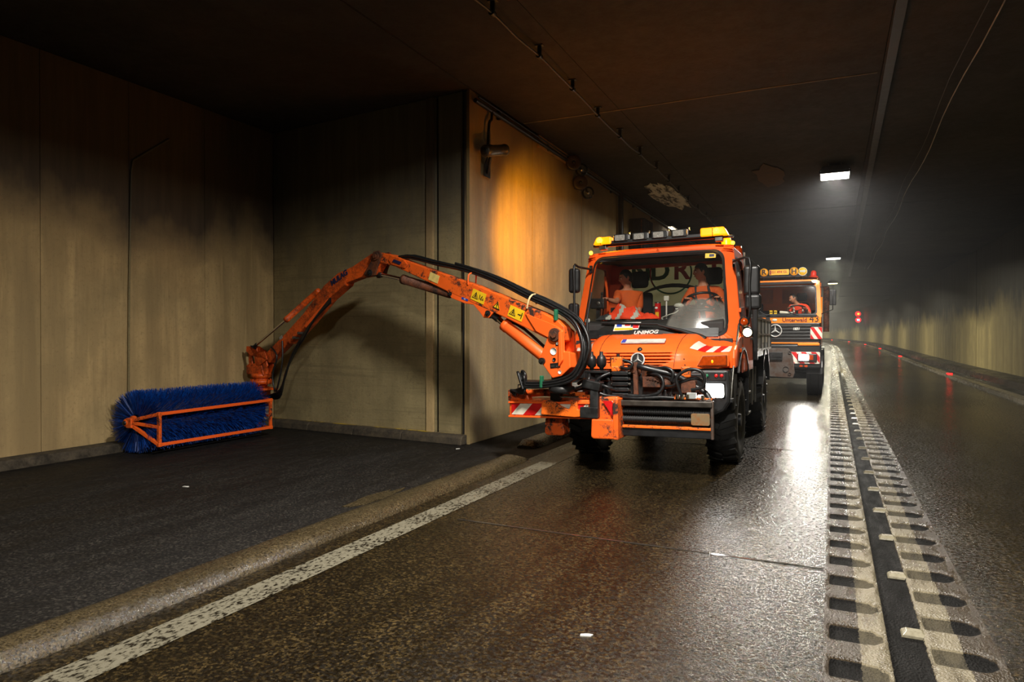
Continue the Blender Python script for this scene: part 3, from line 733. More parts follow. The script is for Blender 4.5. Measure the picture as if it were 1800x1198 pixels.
# thin mist hanging in the tunnel
hz = NT('tunnel_mist'); hz.n.remove(hz.p); vs_ = hz.n.new('ShaderNodeVolumeScatter'); vs_.inputs['Density'].default_value = 0.0018; vs_.inputs['Anisotropy'].default_value = 0.35; vs_.inputs['Color'].default_value = (0.95, 0.96, 1.0, 1)
hz.link(vs_.outputs[0], hz.out.inputs['Volume'])
ho = sweep([(-4.70, CEIL-0.02), (5.40, CEIL-0.02), (5.40, 0.35), (-4.70, 0.35)], [7.6] + YS_in(8, 226) + [226], closed=True).build('mist', hz.mat); bmh = bmesh.new(); bmh.from_mesh(ho.data); bmesh.ops.remove_doubles(bmh, verts=bmh.verts, dist=1e-4); bmesh.ops.recalc_face_normals(bmh, faces=bmh.faces); bmh.to_mesh(ho.data); bmh.free()
tag(ho, 'thin grey mist filling the tunnel, showing around the far lamps', 'mist', kind='stuff')

# ------------------------------------------------------------------ the first truck (bonneted cab, service arm at the front)
TX, TY = -2.08, 8.95
truck = thing('utility_truck', 'orange bonneted utility truck with amber light bar in front, two men inside', 'truck', (TX, TY, 0))
BM = Matrix.Rotation(R(-1.0), 4, 'Y')          # the body leans towards the heavy arm
def lerp(a, b, t): return a+(b-a)*t
def sstep(a, b, x):
    t = min(1, max(0, (x-a)/(b-a))); return t*t*(3-2*t)
def half_w(z):                                  # half width of the cab at height z
    return 1.095 if z < 1.6 else 1.095 - 0.118*((z-1.6)/1.1)
def ws_pt(u, v, out=0.0):                       # point of the windscreen plane: u sideways, v height
    y = lerp(-0.30, 0.10, (v-1.58)/1.12) + 0.09*(u/0.9)**2 + 3.0*max(0.0, abs(u)-(0.93-0.08*(v-1.58)/1.12))**2 - out
    return (u, y, v)
def rr(u0, u1, v0, v1, r, n=6, ku0=0, ku1=0):
    """rounded rectangle outline; ku: how much the top is narrower on each side"""
    P = []
    for cx, cy, a0 in ((u1-r, v1-r, 0), (u0+r, v1-r, 90), (u0+r, v0+r, 180), (u1-r, v0+r, 270)):
        for k in range(n+1):
            a = R(a0+90*k/n); P.append((cx+r*math.cos(a), cy+r*math.sin(a)))
    Q = []
    for u, v in P:
        f = (v-v0)/(v1-v0)
        Q.append((u+ku0*f if u < (u0+u1)/2 else u-ku1*f, v))
    # extra points along the long sides so curved faces follow the cab
    out = []
    for i in range(len(Q)):
        a, b = Q[i], Q[(i+1) % len(Q)]
        out.append(a)
        L = math.dist(a, b)
        m = int(L/0.16)
        for k in range(1, m+1): out.append((lerp(a[0], b[0], k/(m+1)), lerp(a[1], b[1], k/(m+1))))
    return out
def ringfaces(mb, A, B, mi=0, sm=False):
    n = len(A); mb.add(list(A)+list(B), [(i, (i+1) % n, n+(i+1) % n, n+i) for i in range(n)], mi, sm)
def outer_of(P, u0, u1, v0, v1, ku0=0, ku1=0):
    """push outline points outward to a sharp rectangle"""
    cu, cv = (min(p[0] for p in P)+max(p[0] for p in P))/2, (min(p[1] for p in P)+max(p[1] for p in P))/2; Q = []
    for u, v in P:
        du, dv = u-cu, v-cv
        s = 1e9
        if abs(du) > 1e-6: s = min(s, ((u1-cu) if du > 0 else (cu-u0))/abs(du))
        if abs(dv) > 1e-6: s = min(s, ((v1-cv) if dv > 0 else (cv-v0))/abs(dv))
        uu, vv = cu+du*s, cv+dv*s
        f = (vv-v0)/(v1-v0)
        Q.append((uu+ku0*f if du < 0 else uu-ku1*f, vv))
    return Q

# cab shell
WB, WT = 1.585, 2.655                             # windscreen bottom and top
P_in = rr(-0.93, 0.93, WB, WT, 0.13, 6, 0.09, 0.09)
P_out = outer_of(P_in, -1.095, 1.095, 1.50, 2.74, 0.122, 0.122)
cab = MB(BM)
ringfaces(cab, [ws_pt(u, v) for u, v in P_out], [ws_pt(u, v) for u, v in P_in])
ringfaces(cab, [ws_pt(u, v) for u, v in P_in], [ws_pt(u, v, -0.05) for u, v in P_in])
ringfaces(cab, [ws_pt(u, v, -0.05) for u, v in P_in], [ws_pt(u, v, -0.05) for u, v in P_out])
# sides with door windows
def side_pt(sx, y, z, inn=0.0): return (sx*(half_w(z)-inn), y, z)
def front_edge_y(z): return ws_pt(half_w(z), z)[1]
S_in = [(0.03, 1.62), (0.02, 1.70), (0.26, 2.50), (0.31, 2.56), (0.40, 2.58), (0.95, 2.58), (1.02, 2.55), (1.05, 2.48), (1.05, 1.75), (1.03, 1.66), (0.97, 1.62)]
def side_ring(mb, sx):
    S_out = []
    for y, z in S_in:
        cy, cz = 0.55, 2.05; dy, dz = y-cy, z-cz
        s = 1e9
        if dz > 0.3: zz = 2.70 if abs(dy) < 0.4 or dz > 0.45 else z
        elif dz < -0.3: zz = 1.10 if abs(dz) > 0.38 else z
        else: zz = z
        if y < 0.3 and z > 1.68: yy = front_edge_y(min(zz, 2.70))
        elif y <= 0.03: yy = front_edge_y(1.5) if zz < 1.3 else front_edge_y(zz)
        elif y > 1.0: yy = 1.24
        else: yy = y
        if y > 0.96 and z < 1.68: yy = 1.24
        S_out.append((yy, zz))
    S_out[0] = (front_edge_y(1.5), 1.10); S_out[1] = (front_edge_y(1.7), 1.70); S_out[2] = (front_edge_y(2.5), 2.50); S_out[3] = (front_edge_y(2.7), 2.70)
    S_out[4] = (0.40, 2.70); S_out[5] = (0.95, 2.70); S_out[6] = (1.20, 2.70); S_out[7] = (1.24, 2.48); S_out[8] = (1.24, 1.75); S_out[9] = (1.24, 1.66); S_out[10] = (1.24, 1.10)
    A = [side_pt(sx, *p) for p in S_out]; B = [side_pt(sx, *p) for p in S_in]; C = [side_pt(sx, y, z, 0.05) for y, z in S_in]; D = [side_pt(sx, y, z, 0.05) for y, z in S_out]
    ringfaces(mb, A, B); ringfaces(mb, B, C); ringfaces(mb, C, D)
for sx in (-1, 1): side_ring(cab, sx)
# roof
def roof(u, v, dz=0.0):
    a = (u-0.5)*math.pi
    y = lerp(0.09, 1.24, v)
    h = 2.685 + 0.085*sstep(0, 0.16, v)*(1-0.5*sstep(0.9, 1, v))
    sx = math.sin(a); cz = max(0.0, math.cos(a))
    x = 0.978*math.copysign(abs(sx)**0.45, sx)
    yy = y + (0.09*(x/0.9)**2)*(1-v)
    return (x, yy, 2.655 + (h-2.655)*cz**0.5 + 0.01 + dz)
cab.grid(lambda u, v: roof(u, v), 28, 12)
cab.grid(lambda u, v: roof(u, v, -0.03), 28, 12)
# rear wall with window
Rin = rr(-0.74, 0.74, 2.02, 2.60, 0.08, 4); Rout = outer_of(Rin, -1.09, 1.09, 1.10, 2.72, 0.12, 0.12)
ringfaces(cab, [(u, 1.24, v) for u, v in Rout], [(u, 1.24, v) for u, v in Rin]); ringfaces(cab, [(u, 1.19, v) for u, v in Rout], [(u, 1.19, v) for u, v in Rin])
ringfaces(cab, [(u, 1.24, v) for u, v in Rin], [(u, 1.19, v) for u, v in Rin])
cab.box((0, 0.45, 1.12), (2.0, 1.5, 0.05))
cabo = cab.build('cab', M['orange'], truck)
cb = MB(BM); cb.box((0, -0.24, 1.33), (2.02, 0.04, 0.40)); cb.build('firewall', M['interior'], truck)
# inner lining seen through the glass
li = MB(BM); li.box((0, 0.66, 2.655), (1.62, 1.02, 0.02)); li.box((0, 1.17, 1.6), (1.9, 0.02, 0.85)); li.box((0, 0.36, 2.63), (1.66, 0.44, 0.035)); li.box((0, 0.45, 1.16), (1.9, 1.4, 0.02))
li.build('lining', M['interior'], truck)
# door gaps, hinges, handles: each door is a part
for sx in (-1, 1):
    dm = MB(BM)
    dp_ = [(0.02, 1.12), (0.02, 1.60), (1.08, 1.60), (1.08, 1.12)]
    A = [side_pt(sx, y, z, -0.008) for y, z in dp_]; B = [side_pt(sx, y, z, 0.01) for y, z in dp_]
    dm.add(A+B, [(0,1,2,3), (7,6,5,4), (0,4,5,1), (1,5,6,2), (2,6,7,3), (3,7,4,0)])
    d = dm.build('door', M['orange'], truck, bevel=0.006)
    h = MB(BM); h.box((sx*1.11, 0.94, 1.52), (0.03, 0.16, 0.035)); h.build('handle', M['black'], d, bevel=0.006)
    g = MB(BM); g.add([side_pt(sx, y, z, 0.02) for y, z in S_in], [tuple(range(len(S_in)))]); g.build('door_window', M['glass2'], truck)
    fr = MB(BM); S2 = [(0.55+(y-0.55)*1.035, 2.08+(z-2.08)*1.035) for y, z in S_in]
    ringfaces(fr, [side_pt(sx, y, z, -0.004) for y, z in S2], [side_pt(sx, y, z, -0.004) for y, z in S_in]); ringfaces(fr, [side_pt(sx, y, z, -0.004) for y, z in S_in], [side_pt(sx, y, z, 0.03) for y, z in S_in])
    fr.build('window_seal', M['rubber'], truck)
    hg = MB(BM)
    for z in (1.88, 1.30): hg.box((sx*(half_w(z)+0.008), 0.0, z), (0.03, 0.05, 0.05))
    hg.build('hinge', M['orange'], truck, bevel=0.006)
# windscreen and its seal
g = MB(BM); pc = [ws_pt(u, v, -0.015) for u, v in P_in]
n = len(P_in)
# a dense fill so the curved pane stays smooth: rows between matching left and right outline points
def wsx(v): return 0.93 - 0.09*(v-WB)/(WT-WB)
def wgrid(u, v):
    z = lerp(WB, WT, v); x = wsx(z)
    r = 0.13
    if z < WB+r: x -= r-math.sqrt(max(0, r*r-(WB+r-z)**2))
    if z > WT-r: x -= r-math.sqrt(max(0, r*r-(z-WT+r)**2))
    return ws_pt((u*2-1)*x, z, -0.015)
g.grid(wgrid, 16, 24); g.build('windscreen', M['glass'], truck)
def scaled(P, k): return [(u+math.copysign(k, u), v+(k if v > (WB+WT)/2 else -k)) for u, v in P]
sl = MB(BM); A = scaled(P_in, 0.028); C = scaled(P_in, -0.03)
ringfaces(sl, [ws_pt(u, v, 0.004) for u, v in A], [ws_pt(u, v, 0.016) for u, v in P_in]); ringfaces(sl, [ws_pt(u, v, 0.016) for u, v in P_in], [ws_pt(u, v, -0.01) for u, v in C])
sl.build('windscreen_seal', M['rubber'], truck)
# black shade strip across the top and dark cowl at the foot of the pane
cw = MB(BM)
cw.grid(lambda u, v: ws_pt((u*2-1)*0.84, lerp(1.555, 1.665, v), lerp(0.02, 0.003, v)), 12, 2)
cw.build('cowl', M['black'], truck)
for x in (-0.62, -0.28, 0.12, 0.42):
    q = MB(BM); q.box((x, ws_pt(x, 1.565)[1]-0.03, 1.575), (0.12, 0.06, 0.05)); q.build('cowl_clip', M['rubber'], truck, bevel=0.012)
text('lettering', 'UNIMOG', 0.062, M['white'], truck, (-0.05, ws_pt(0, 1.622)[1]-0.022, 1.622), (1, 0, 0.02), (0, 0.34, 0.94), shear=0.25, bold=0.002, sx=1.25, M=BM)
st = MB(BM); st.grid(lambda u, v: ws_pt(lerp(0.64, 0.77, u), lerp(2.57, 2.635, v), -0.004), 2, 1); st.build('vignette_sticker', M['yellow'], truck)
st = MB(BM); st.grid(lambda u, v: ws_pt(lerp(0.69, 0.75, u), lerp(2.585, 2.62, v), -0.0025), 1, 1); st.build('sticker_print', M['navy'], truck)
st = MB(BM); st.lathe([(0.0, 0), (0.035, 0), (0.035, 0.004)], ws_pt(-0.885, 1.80, 0.001), (0, -1, 0.3), 14); st.build('round_sticker', M['white'], truck)
st = MB(BM); st.grid(lambda u, v: ws_pt(lerp(-0.88, -0.76, u), lerp(1.70, 1.73, v), 0.001), 1, 1); st.build('small_sticker', M['alu'], truck)
# wipers
wp = MB(BM)
for pts in ([(0.70, -0.36, 1.52), (0.62, -0.345, 1.56), (0.40, -0.335, 1.64), (0.12, -0.33, 1.715)],):
    wp.tube([Vector(p) for p in pts], [0.040, 0.036, 0.020, 0.012], 8)
wp.tube([ws_pt(0.42, 1.625, 0.03), ws_pt(0.1, 1.725, 0.03), ws_pt(-0.66, 1.76, 0.03)], 0.012, 6)
wp.build('wiper', M['rubber'], truck)
wp = MB(BM); wp.tube([(-0.80, -0.34, 1.50), (-0.84, -0.30, 1.60), (-0.86, -0.22, 1.85), (-0.83, -0.12, 2.18)], [0.034, 0.026, 0.014, 0.010], 8); wp.build('wiper', M['rubber'], truck)
# bonnet and wings as one skin with pressed louvre slots
c_prof = [(-0.29, 1.600), (-0.42, 1.588), (-0.60, 1.553), (-0.76, 1.500), (-0.88, 1.435), (-0.955, 1.395)]
def bonnet(x, k, groove=0.0):
    """k 0..1 from the windscreen to the lip"""
    ax = abs(x)
    pr_c = [(0.0, -0.29, 1.602), (0.16, -0.45, 1.585), (0.32, -0.66, 1.535), (0.46, -0.84, 1.462), (0.56, -0.93, 1.405), (0.66, -0.975, 1.355), (0.8, -1.0, 1.275), (1.0, -1.005, 1.185)]
    pr_s = [(0.0, -0.13, 1.545), (0.16, -0.40, 1.480), (0.32, -0.56, 1.425), (0.46, -0.70, 1.385), (0.56, -0.76, 1.355), (0.66, -0.80, 1.325), (0.8, -0.83, 1.270), (1.0, -0.835, 1.185)]
    def ev(pr):
        for a, b in zip(pr[:-1], pr[1:]):
            if k <= b[0]+1e-9:
                t = (k-a[0])/(b[0]-a[0]); return lerp(a[1], b[1], t), lerp(a[2], b[2], t)
        return pr[-1][1:]
    yc, zc = ev(pr_c); ys_, zs = ev(pr_s)
    t = sstep(0.47, 0.86, ax)
    tz = sstep(lerp(0.60, 0.47, k), 0.80, ax)
    y = lerp(yc, ys_, t) + 0.10*ax*ax*0.6 + 0.16*sstep(0.9, 1.09, ax)
    z = lerp(zc, zs, tz)
    return Vector((x, y+groove, z))
xs = [-1.09 + 2.18*i/62 for i in range(63)]
slotz = [0.625, 0.695, 0.765, 0.835, 0.905]
kset = sorted(set([round(i/22*0.6, 4) for i in range(23)] + [0.612] + [v for s_ in slotz for v in (s_-0.010, s_-0.004, s_+0.016, s_+0.022)] + [0.945, 0.96, 0.975, 1.0]))
nx = len(xs); vs = []; fs = []; ms = []
for k in kset:
    for x in xs:
        ing = any(s_-0.005 < k < s_+0.017 for s_ in slotz)
        lim = 0.40 if k < 0.8 else 0.40-0.10*((k-0.8)/0.1)
        vs.append(bonnet(x, k, 0.05 if (ing and abs(x) < lim) else 0.0))
bn = MB(BM); bn.add(vs, [])
for j in range(len(kset)-1):
    for i in range(nx-1):
        km = (kset[j]+kset[j+1])/2; xm = (xs[i]+xs[i+1])/2
        lim = 0.40 if km < 0.8 else 0.40-0.10*((km-0.8)/0.1)
        dark = any(s_-0.005 < km < s_+0.017 for s_ in slotz) and abs(xm) < lim-0.02
        q = j*nx+i; bn.f.append([q, q+nx, q+nx+1, q+1]); bn.m.append(1 if dark else 0); bn.s.append(not dark)
lipv = [bonnet(x, 1.0) for x in xs]; 
ringless = lipv + [v + Vector((0, 0.30, -0.0)) for v in lipv]
bn.add(ringless, [(i, nx+i, nx+i+1, i+1) for i in range(nx-1)])
bonn = bn.build('bonnet', [M['orange'], M['black']], truck)
for sx in (-1, 1):     # shut lines of the bonnet
    q = MB(BM); pts = [bonnet(sx*lerp(0.50, 0.44, k), k) + Vector((0, -0.001, 0.001)) for k in [0.02+0.96*i/18 for i in range(19)]]
    q.tube(pts, 0.0035, 4); q.build('shut_line', M['black'], bonn)
    sd = MB(BM)        # vertical seam of the cab front beside the bonnet
    sd.box((sx*0.86, -0.265, 1.50), (0.006, 0.02, 0.13)); sd.build('cab_seam', M['black'], truck)
# wing sides back to the wheel arch
for sx in (-1, 1):
    wg = MB(BM)
    prof = [(-0.74, 1.30), (-0.70, 1.40), (-0.50, 1.47), (-0.24, 1.53), (0.0, 1.56), (0.62, 1.56), (0.62, 1.36), (0.50, 1.42), (0.30, 1.445), (0.0, 1.42), (-0.25, 1.33), (-0.45, 1.19), (-0.72, 1.185)]
    wg.prism([(y, z) for y, z in prof], (sx*1.078, 0, 0), (0,1,0), (0,0,1), (1,0,0), 0.035)
    wg.build('wing', M['orange'], truck, bevel=0.012)
    gp = MB(BM); gp.box((sx*1.098, 0.26, 1.50), (0.006, 0.52, 0.085)); gp.build('side_badge', M['steel'], truck)
    ar = MB(BM)       # grey plastic arch lip
    for k in range(14):
        a0, a1 = R(150-130*k/14), R(150-130*(k+1)/14)
        p0 = Vector((sx*1.07, -0.05-0.60*math.cos(a0)*-1*-1, 0.83+0.57*math.sin(a0))); p1 = Vector((sx*1.07, -0.05-0.60*math.cos(a1)*-1*-1, 0.83+0.57*math.sin(a1)))
        p0.y = 0.0+0.60*math.cos(a0); p1.y = 0.0+0.60*math.cos(a1)
        ar.bar(p0, p1, 0.09, 0.03, up=(0, 0.001, 1))
    ar.build('wheel_arch', M['black'], truck)
    sg = MB(BM); sg.box((sx*1.105, -0.30, 1.38), (0.04, 0.08, 0.05)); sg.build('side_marker', M['amberlens'], truck, bevel=0.01)
# reflective stripes and turn signals on the wings
for sx in (-1, 1):
    for i in range(5):
        pm = MB(BM); a0, a1 = 0.63+0.082*i, 0.63+0.082*(i+1)
        def fn(u, v, a0=a0, a1=a1):
            x = lerp(a0, a1, u) + (0.5-v)*0.07*0.9; k = lerp(0.30, 0.52, v)
            x = max(0.60, min(1.02, x))
            return bonnet(sx*x, k) + Vector((0, -0.004, 0.004))
        pm.grid(fn, 4, 5); pm.build('stripe', M['red'] if i % 2 == 1 else M['refwhite'], bonn)
    lp = [(-0.165, -0.055), (-0.10, 0.055), (0.165, 0.06), (0.165, -0.055)]
    o = bonnet(sx*0.845, 0.80) + Vector((0, -0.0, 0.0)); ex = Vector((sx*1, 0.34, 0)).normalized()
    q = MB(BM); q.prism([(u*1.16, v*1.25) for u, v in lp], o + Vector((0, -0.012, 0)), ex, (0,0,1), ex.cross(Vector((0,0,1))), 0.05)
    ti = q.build('indicator', M['orange'], truck, bevel=0.014)
    q = MB(BM); q.prism(lp, o + Vector((0, -0.026, 0)), ex, (0,0,1), ex.cross(Vector((0,0,1))), 0.04); il_ = q.build('indicator_lens', M['amberlens'], ti, bevel=0.012)
    q = MB(BM); q.prism([(u*1.05, v*1.1) for u, v in lp], o + Vector((0, -0.020, 0)), ex, (0,0,1), ex.cross(Vector((0,0,1))), 0.04); q.build('lens_rim', M['amberdark'], ti, bevel=0.006)
    q = MB(BM); q.ball(o + Vector((0, -0.042, -0.005)), 0.022, 10, sc=(1, 0.3, 1)); q.build('bulb', M['amberlit'] if sx > 0 else M['amberlens'], ti)
# number plate, bonnet lock, star emblem
pk = 0.40; o = bonnet(0, pk); nrm = (bonnet(0.1, pk)-bonnet(-0.1, pk)).cross(bonnet(0, pk-0.03)-bonnet(0, pk+0.03)).normalized()
ey = (bonnet(0, pk-0.05)-bonnet(0, pk+0.05)).normalized(); ex = Vector((1,0,0)); ez = ex.cross(ey)
o = o + Vector((0.035, -0.012, 0.018))
q = MB(BM); q.prism(rr(-0.27, 0.27, -0.055, 0.055, 0.012, 3), o, ex, ey, ez, 0.012); npl = q.build('number_plate', M['platewhite'], truck, label='number plate, its characters smeared out')
q = MB(BM); q.prism([(-0.262, -0.05), (-0.212, -0.05), (-0.212, 0.05), (-0.262, 0.05)], o + ez*0.0072, ex, ey, ez, 0.002); q.build('plate_band', M['blue'], npl)
q = MB(BM); q.lathe([(0.0, 0.02), (0.026, 0.016), (0.032, 0.0)], bonnet(0.03, 0.55) + Vector((0, -0.0, 0)), (0, -0.8, 0.6), 14); q.build('bonnet_lock', M['black'], truck)
def star(name, o, r, ex, ey, parent, BMx, mat, disc=None, tube=0.009):
    ez = Vector(ex).cross(Vector(ey)).normalized(); ex = Vector(ex).normalized(); ey = Vector(ey).normalized(); o = Vector(o)
    q = MB(BMx); n = 28
    ring = [o + ex*math.cos(2*math.pi*k/n)*r + ey*math.sin(2*math.pi*k/n)*r for k in range(n+1)]
    q.tube(ring, tube, 8, caps=False)
    for k in range(3):
        a = R(90+120*k); d = ex*math.cos(a)+ey*math.sin(a); s = ez.cross(d)
        tip = o + d*r; b = 0.20*r
        P = [tip, o + s*b - d*0.1*r, o - s*b - d*0.1*r, o + ez*0.022]
        q.add(P, [(0,1,3), (0,3,2), (1,0,2)])
    em = q.build(name, mat, parent)
    if disc:
        q = MB(BMx); q.lathe([(0.0, -0.004), (r*0.98, -0.004)], o, ez, n); q.build('emblem_disc', disc, em)
    return em
star('emblem', bonnet(0.03, 0.765) + Vector((0, -0.035, 0.0)), 0.078, (1, 0, 0), (0, 0.18, 0.98), truck, BM, M['silver'], M['black'])
for x, k in ((0.555, 0.76), (0.565, 0.90)):
    q = MB(BM); q.lathe([(0.0, 0.006), (0.007, 0.004), (0.009, 0)], bonnet(x, k), (0, -1, 0.1), 8); q.build('rivet', M['black'], bonn)

# lower front: bumper corner with headlamp, connector panel
for sx in (-1, 1):
    bp = MB(BM)
    poly = [(0.50, 1.17), (1.04, 1.17), (1.055, 0.95), (1.045, 0.80), (0.98, 0.70), (0.86, 0.645), (0.62, 0.64), (0.56, 0.72), (0.50, 0.9)]
    bp.prism([(u*sx, v) for u, v in poly], (0, -0.76, 0), (1,0,0), (0,0,1), (0,1,0), 0.24)
    bpo = bp.build('bumper_corner', M['black'], truck, bevel=0.03)
    hl = MB(BM); hl.prism(rr(0.70*sx if sx > 0 else -0.99, 0.99 if sx > 0 else -0.70, 0.855, 1.015, 0.03, 4), (0, -0.885, 0), (1,0,0), (0,0,1), (0,1,0), 0.05)
    hl.build('headlamp', M['headlit'] if sx > 0 else M['lens'], truck, bevel=0.01, label='glaring headlamp' if sx > 0 else None)
    hb = MB(BM); A = rr(0.685, 1.005, 0.84, 1.03, 0.03, 4); B = rr(0.70, 0.99, 0.855, 1.015, 0.03, 4)
    ringfaces(hb, [(u*sx, -0.895, v) for u, v in A], [(u*sx, -0.915, v) for u, v in B]); ringfaces(hb, [(u*sx, -0.915, v) for u, v in B], [(u*sx, -0.88, v) for u, v in B]); hb.build('headlamp_bezel', M['black'], truck)
    cp = MB(BM); cp.box((0.84*sx, -0.885, 1.105), (0.34, 0.03, 0.09)); cpo = cp.build('connector_panel', M['darkmetal'], truck, bevel=0.008)
    for i, (x, m) in enumerate(((0.735, 'letgreen'), (0.80, 'letgreen'), (0.905, 'red'), (0.965, 'red'))):
        MBq = MB(BM); MBq.lathe([(0.0, 0.012), (0.018, 0.012), (0.021, 0.0)], (x*sx, -0.90, 1.105), (0,-1,0), 12); MBq.build('coupling', M[m], cpo)
    # mud flap strip and corner pole
    fl_ = MB(BM); fl_.box((sx*1.035, -0.45, 0.93), (0.05, 0.35, 0.50)); fl_.build('arch_liner', M['rubber'], truck, bevel=0.03)
pl = MB(BM); pl.tube([(1.10, -0.36, 1.70), (1.075, -0.72, 1.20), (1.05, -0.80, 0.84)], 0.012, 6); pl.build('corner_pole', M['steel'], truck)
q = MB(BM); q.box((1.05, -0.82, 0.82), (0.06, 0.05, 0.05)); q.build('pole_foot', M['darkmetal'], truck, bevel=0.008)
# chassis, axles, wheels
ch = MB()
for x in (-0.36, 0.36): ch.bar((x, -0.85, 0.82), (x, 4.4, 0.82), 0.07, 0.18)
for y in (0, 3.25): ch.cyl((-0.72, y, 0.52), (0.72, y, 0.52), 0.10, n=12); ch.ball((0, y, 0.55), 0.24, 14)
ch.box((0, 0.3, 1.0), (0.9, 1.9, 0.30)); ch.box((0, 2.0, 0.72), (0.6, 1.0, 0.35))
ch.build('chassis', M['darkmetal'], truck)
def wheel_at(x, y, sx, r=0.525, wd=0.36):
    w_ = MB(); h = wd/2
    prof = [(0.29, -h*0.80), (0.33, -h), (0.42, -h*1.02), (r-0.045, -h*0.98), (r-0.012, -h*0.86), (r-0.012, h*0.86), (r-0.045, h*0.98), (0.42, h*1.02), (0.33, h), (0.29, h*0.80)]
    w_.lathe(prof, (0,0,0), (1,0,0), 40)
    for k in range(22):
        for s2 in (-1, 1):
            a = 2*math.pi*(k+(0.5 if s2 > 0 else 0))/22
            c = Vector((s2*h*0.52, math.cos(a)*(r-0.008), math.sin(a)*(r-0.008)))
            rot = Matrix.Rotation(a-math.pi/2, 3, 'X') @ Matrix.Rotation(s2*R(22), 3, 'Z')
            w_.box(c, (h*0.98, 0.068, 0.03), rot)
    to = w_.build('wheel', M['tyre'], truck, loc=(x, y, r))
    rm = MB(); e = sx
    rm.lathe([(0.29, e*h*0.80), (0.275, e*h*0.88), (0.265, e*h*0.60), (0.25, e*h*0.35), (0.17, e*h*0.30), (0.15, e*h*0.55), (0.0, e*h*0.62)], (0,0,0), (1,0,0), 28)
    rm.lathe([(0.29, -e*h*0.80), (0.2, -e*h*0.5), (0.0, -e*h*0.5)], (0,0,0), (1,0,0), 20)
    rm.build('rim', M['steel'], to)
    hb = MB(); hb.cyl((e*h*0.5, 0, 0), (e*h*1.02, 0, 0), 0.085, 0.075, 16)
    for k in range(10):
        a = 2*math.pi*k/10; hb.cyl((e*h*0.3, math.cos(a)*0.20, math.sin(a)*0.20), (e*h*0.52, math.cos(a)*0.20, math.sin(a)*0.20), 0.016, n=6)
    hb.build('hub', M['darkmetal'], to)
    return to
for y in (0.0, 3.25):
    for sx in (-1, 1): wheel_at(sx*0.875, y, sx)
# rear arches, side boxes, step, load bed
for sx in (-1, 1):
    ra = MB()
    for k in range(16):
        a0, a1 = R(172-164*k/16), R(172-164*(k+1)/16)
        p0 = Vector((sx*0.92, 3.25+0.64*math.cos(a0), 0.72+0.66*math.sin(a0))); p1 = Vector((sx*0.92, 3.25+0.64*math.cos(a1), 0.72+0.66*math.sin(a1)))
        mid = (p0+p1)/2; ax = (p1-p0); L = ax.length; ax.normalize(); u = Vector((1,0,0)); v = ax.cross(u)
        ra.box(mid, (L+0.01, 0.34, 0.02), Matrix((ax, u, v)).transposed())
    ra.build('mudguard', M['black'], truck)
    tb = MB(); tb.box((sx*0.84, 1.85, 0.84), (0.34, 0.85, 0.52)); tb.build('side_box', M['darkmetal'], truck, bevel=0.03)
    for y in (1.62, 2.08): MB().box((sx*1.02, y, 0.84), (0.02, 0.06, 0.54)).build('box_strap', M['steel'], truck)
    spx = MB(); spx.bar((sx*1.0, 0.72, 0.5), (sx*1.0, 0.72, 1.12), 0.05, 0.03); spx.bar((sx*1.0, 1.10, 0.5), (sx*1.0, 1.10, 1.12), 0.05, 0.03)
    for z in (0.52, 0.80): spx.box((sx*0.96, 0.91, z), (0.2, 0.42, 0.03))
    spx.build('step', M['steel'], truck, bevel=0.004)
    MB().box((sx*1.0, 0.72, 1.25), (0.07, 0.10, 0.55)).build('arch_post', M['black'], truck, bevel=0.01)
    MB().box((sx*0.98, 0.62, 0.85), (0.20, 0.03, 0.62)).build('mud_flap', M['rubber'], truck)
bd = MB(); bd.box((0, 2.58, 1.31), (2.16, 2.46, 0.10)); bd.build('bed_floor', M['darkmetal'], truck, bevel=0.01)
hw = MB(); hw.box((0, 1.36, 1.55), (2.18, 0.06, 0.58))
hwo = hw.build('headboard', M['black'], truck, bevel=0.01)
for sx in (-1, 1):
    MB().box((sx*1.09, 1.37, 1.62), (0.07, 0.09, 0.78)).build('stanchion', M['black'], truck, bevel=0.01)
    ds = thing  # dropsides: planks between posts
    fr = MB(); 
    for z in (1.375, 1.60, 1.835): fr.bar((sx*1.105, 1.42, z), (sx*1.105, 3.78, z), 0.035, 0.025)
    for k in range(5): fr.bar((sx*1.105, 1.44+0.58*k, 1.36), (sx*1.105, 1.44+0.58*k, 1.85), 0.035, 0.03, up=(0,1,0))
    so = fr.build('dropside', M['steel'], truck)
    for k in range(4):
        for z0, z1 in ((1.385, 1.592), (1.608, 1.825)):
            MB().box((sx*1.10, 1.44+0.58*k+0.29, (z0+z1)/2), (0.02, 0.545, z1-z0)).build('side_board', M['alu'], so, bevel=0.004)
    for k in (1, 2):
        for d_ in range(4):
            MB().box((sx*1.113, 1.44+0.58*k+0.10+0.11*d_, 1.52), (0.006, 0.05, 0.09)).build('reflective_mark', M['refwhite'], so)
MB().box((0, 3.80, 1.60), (2.18, 0.03, 0.50)).build('tailboard', M['alu'], truck, bevel=0.006)

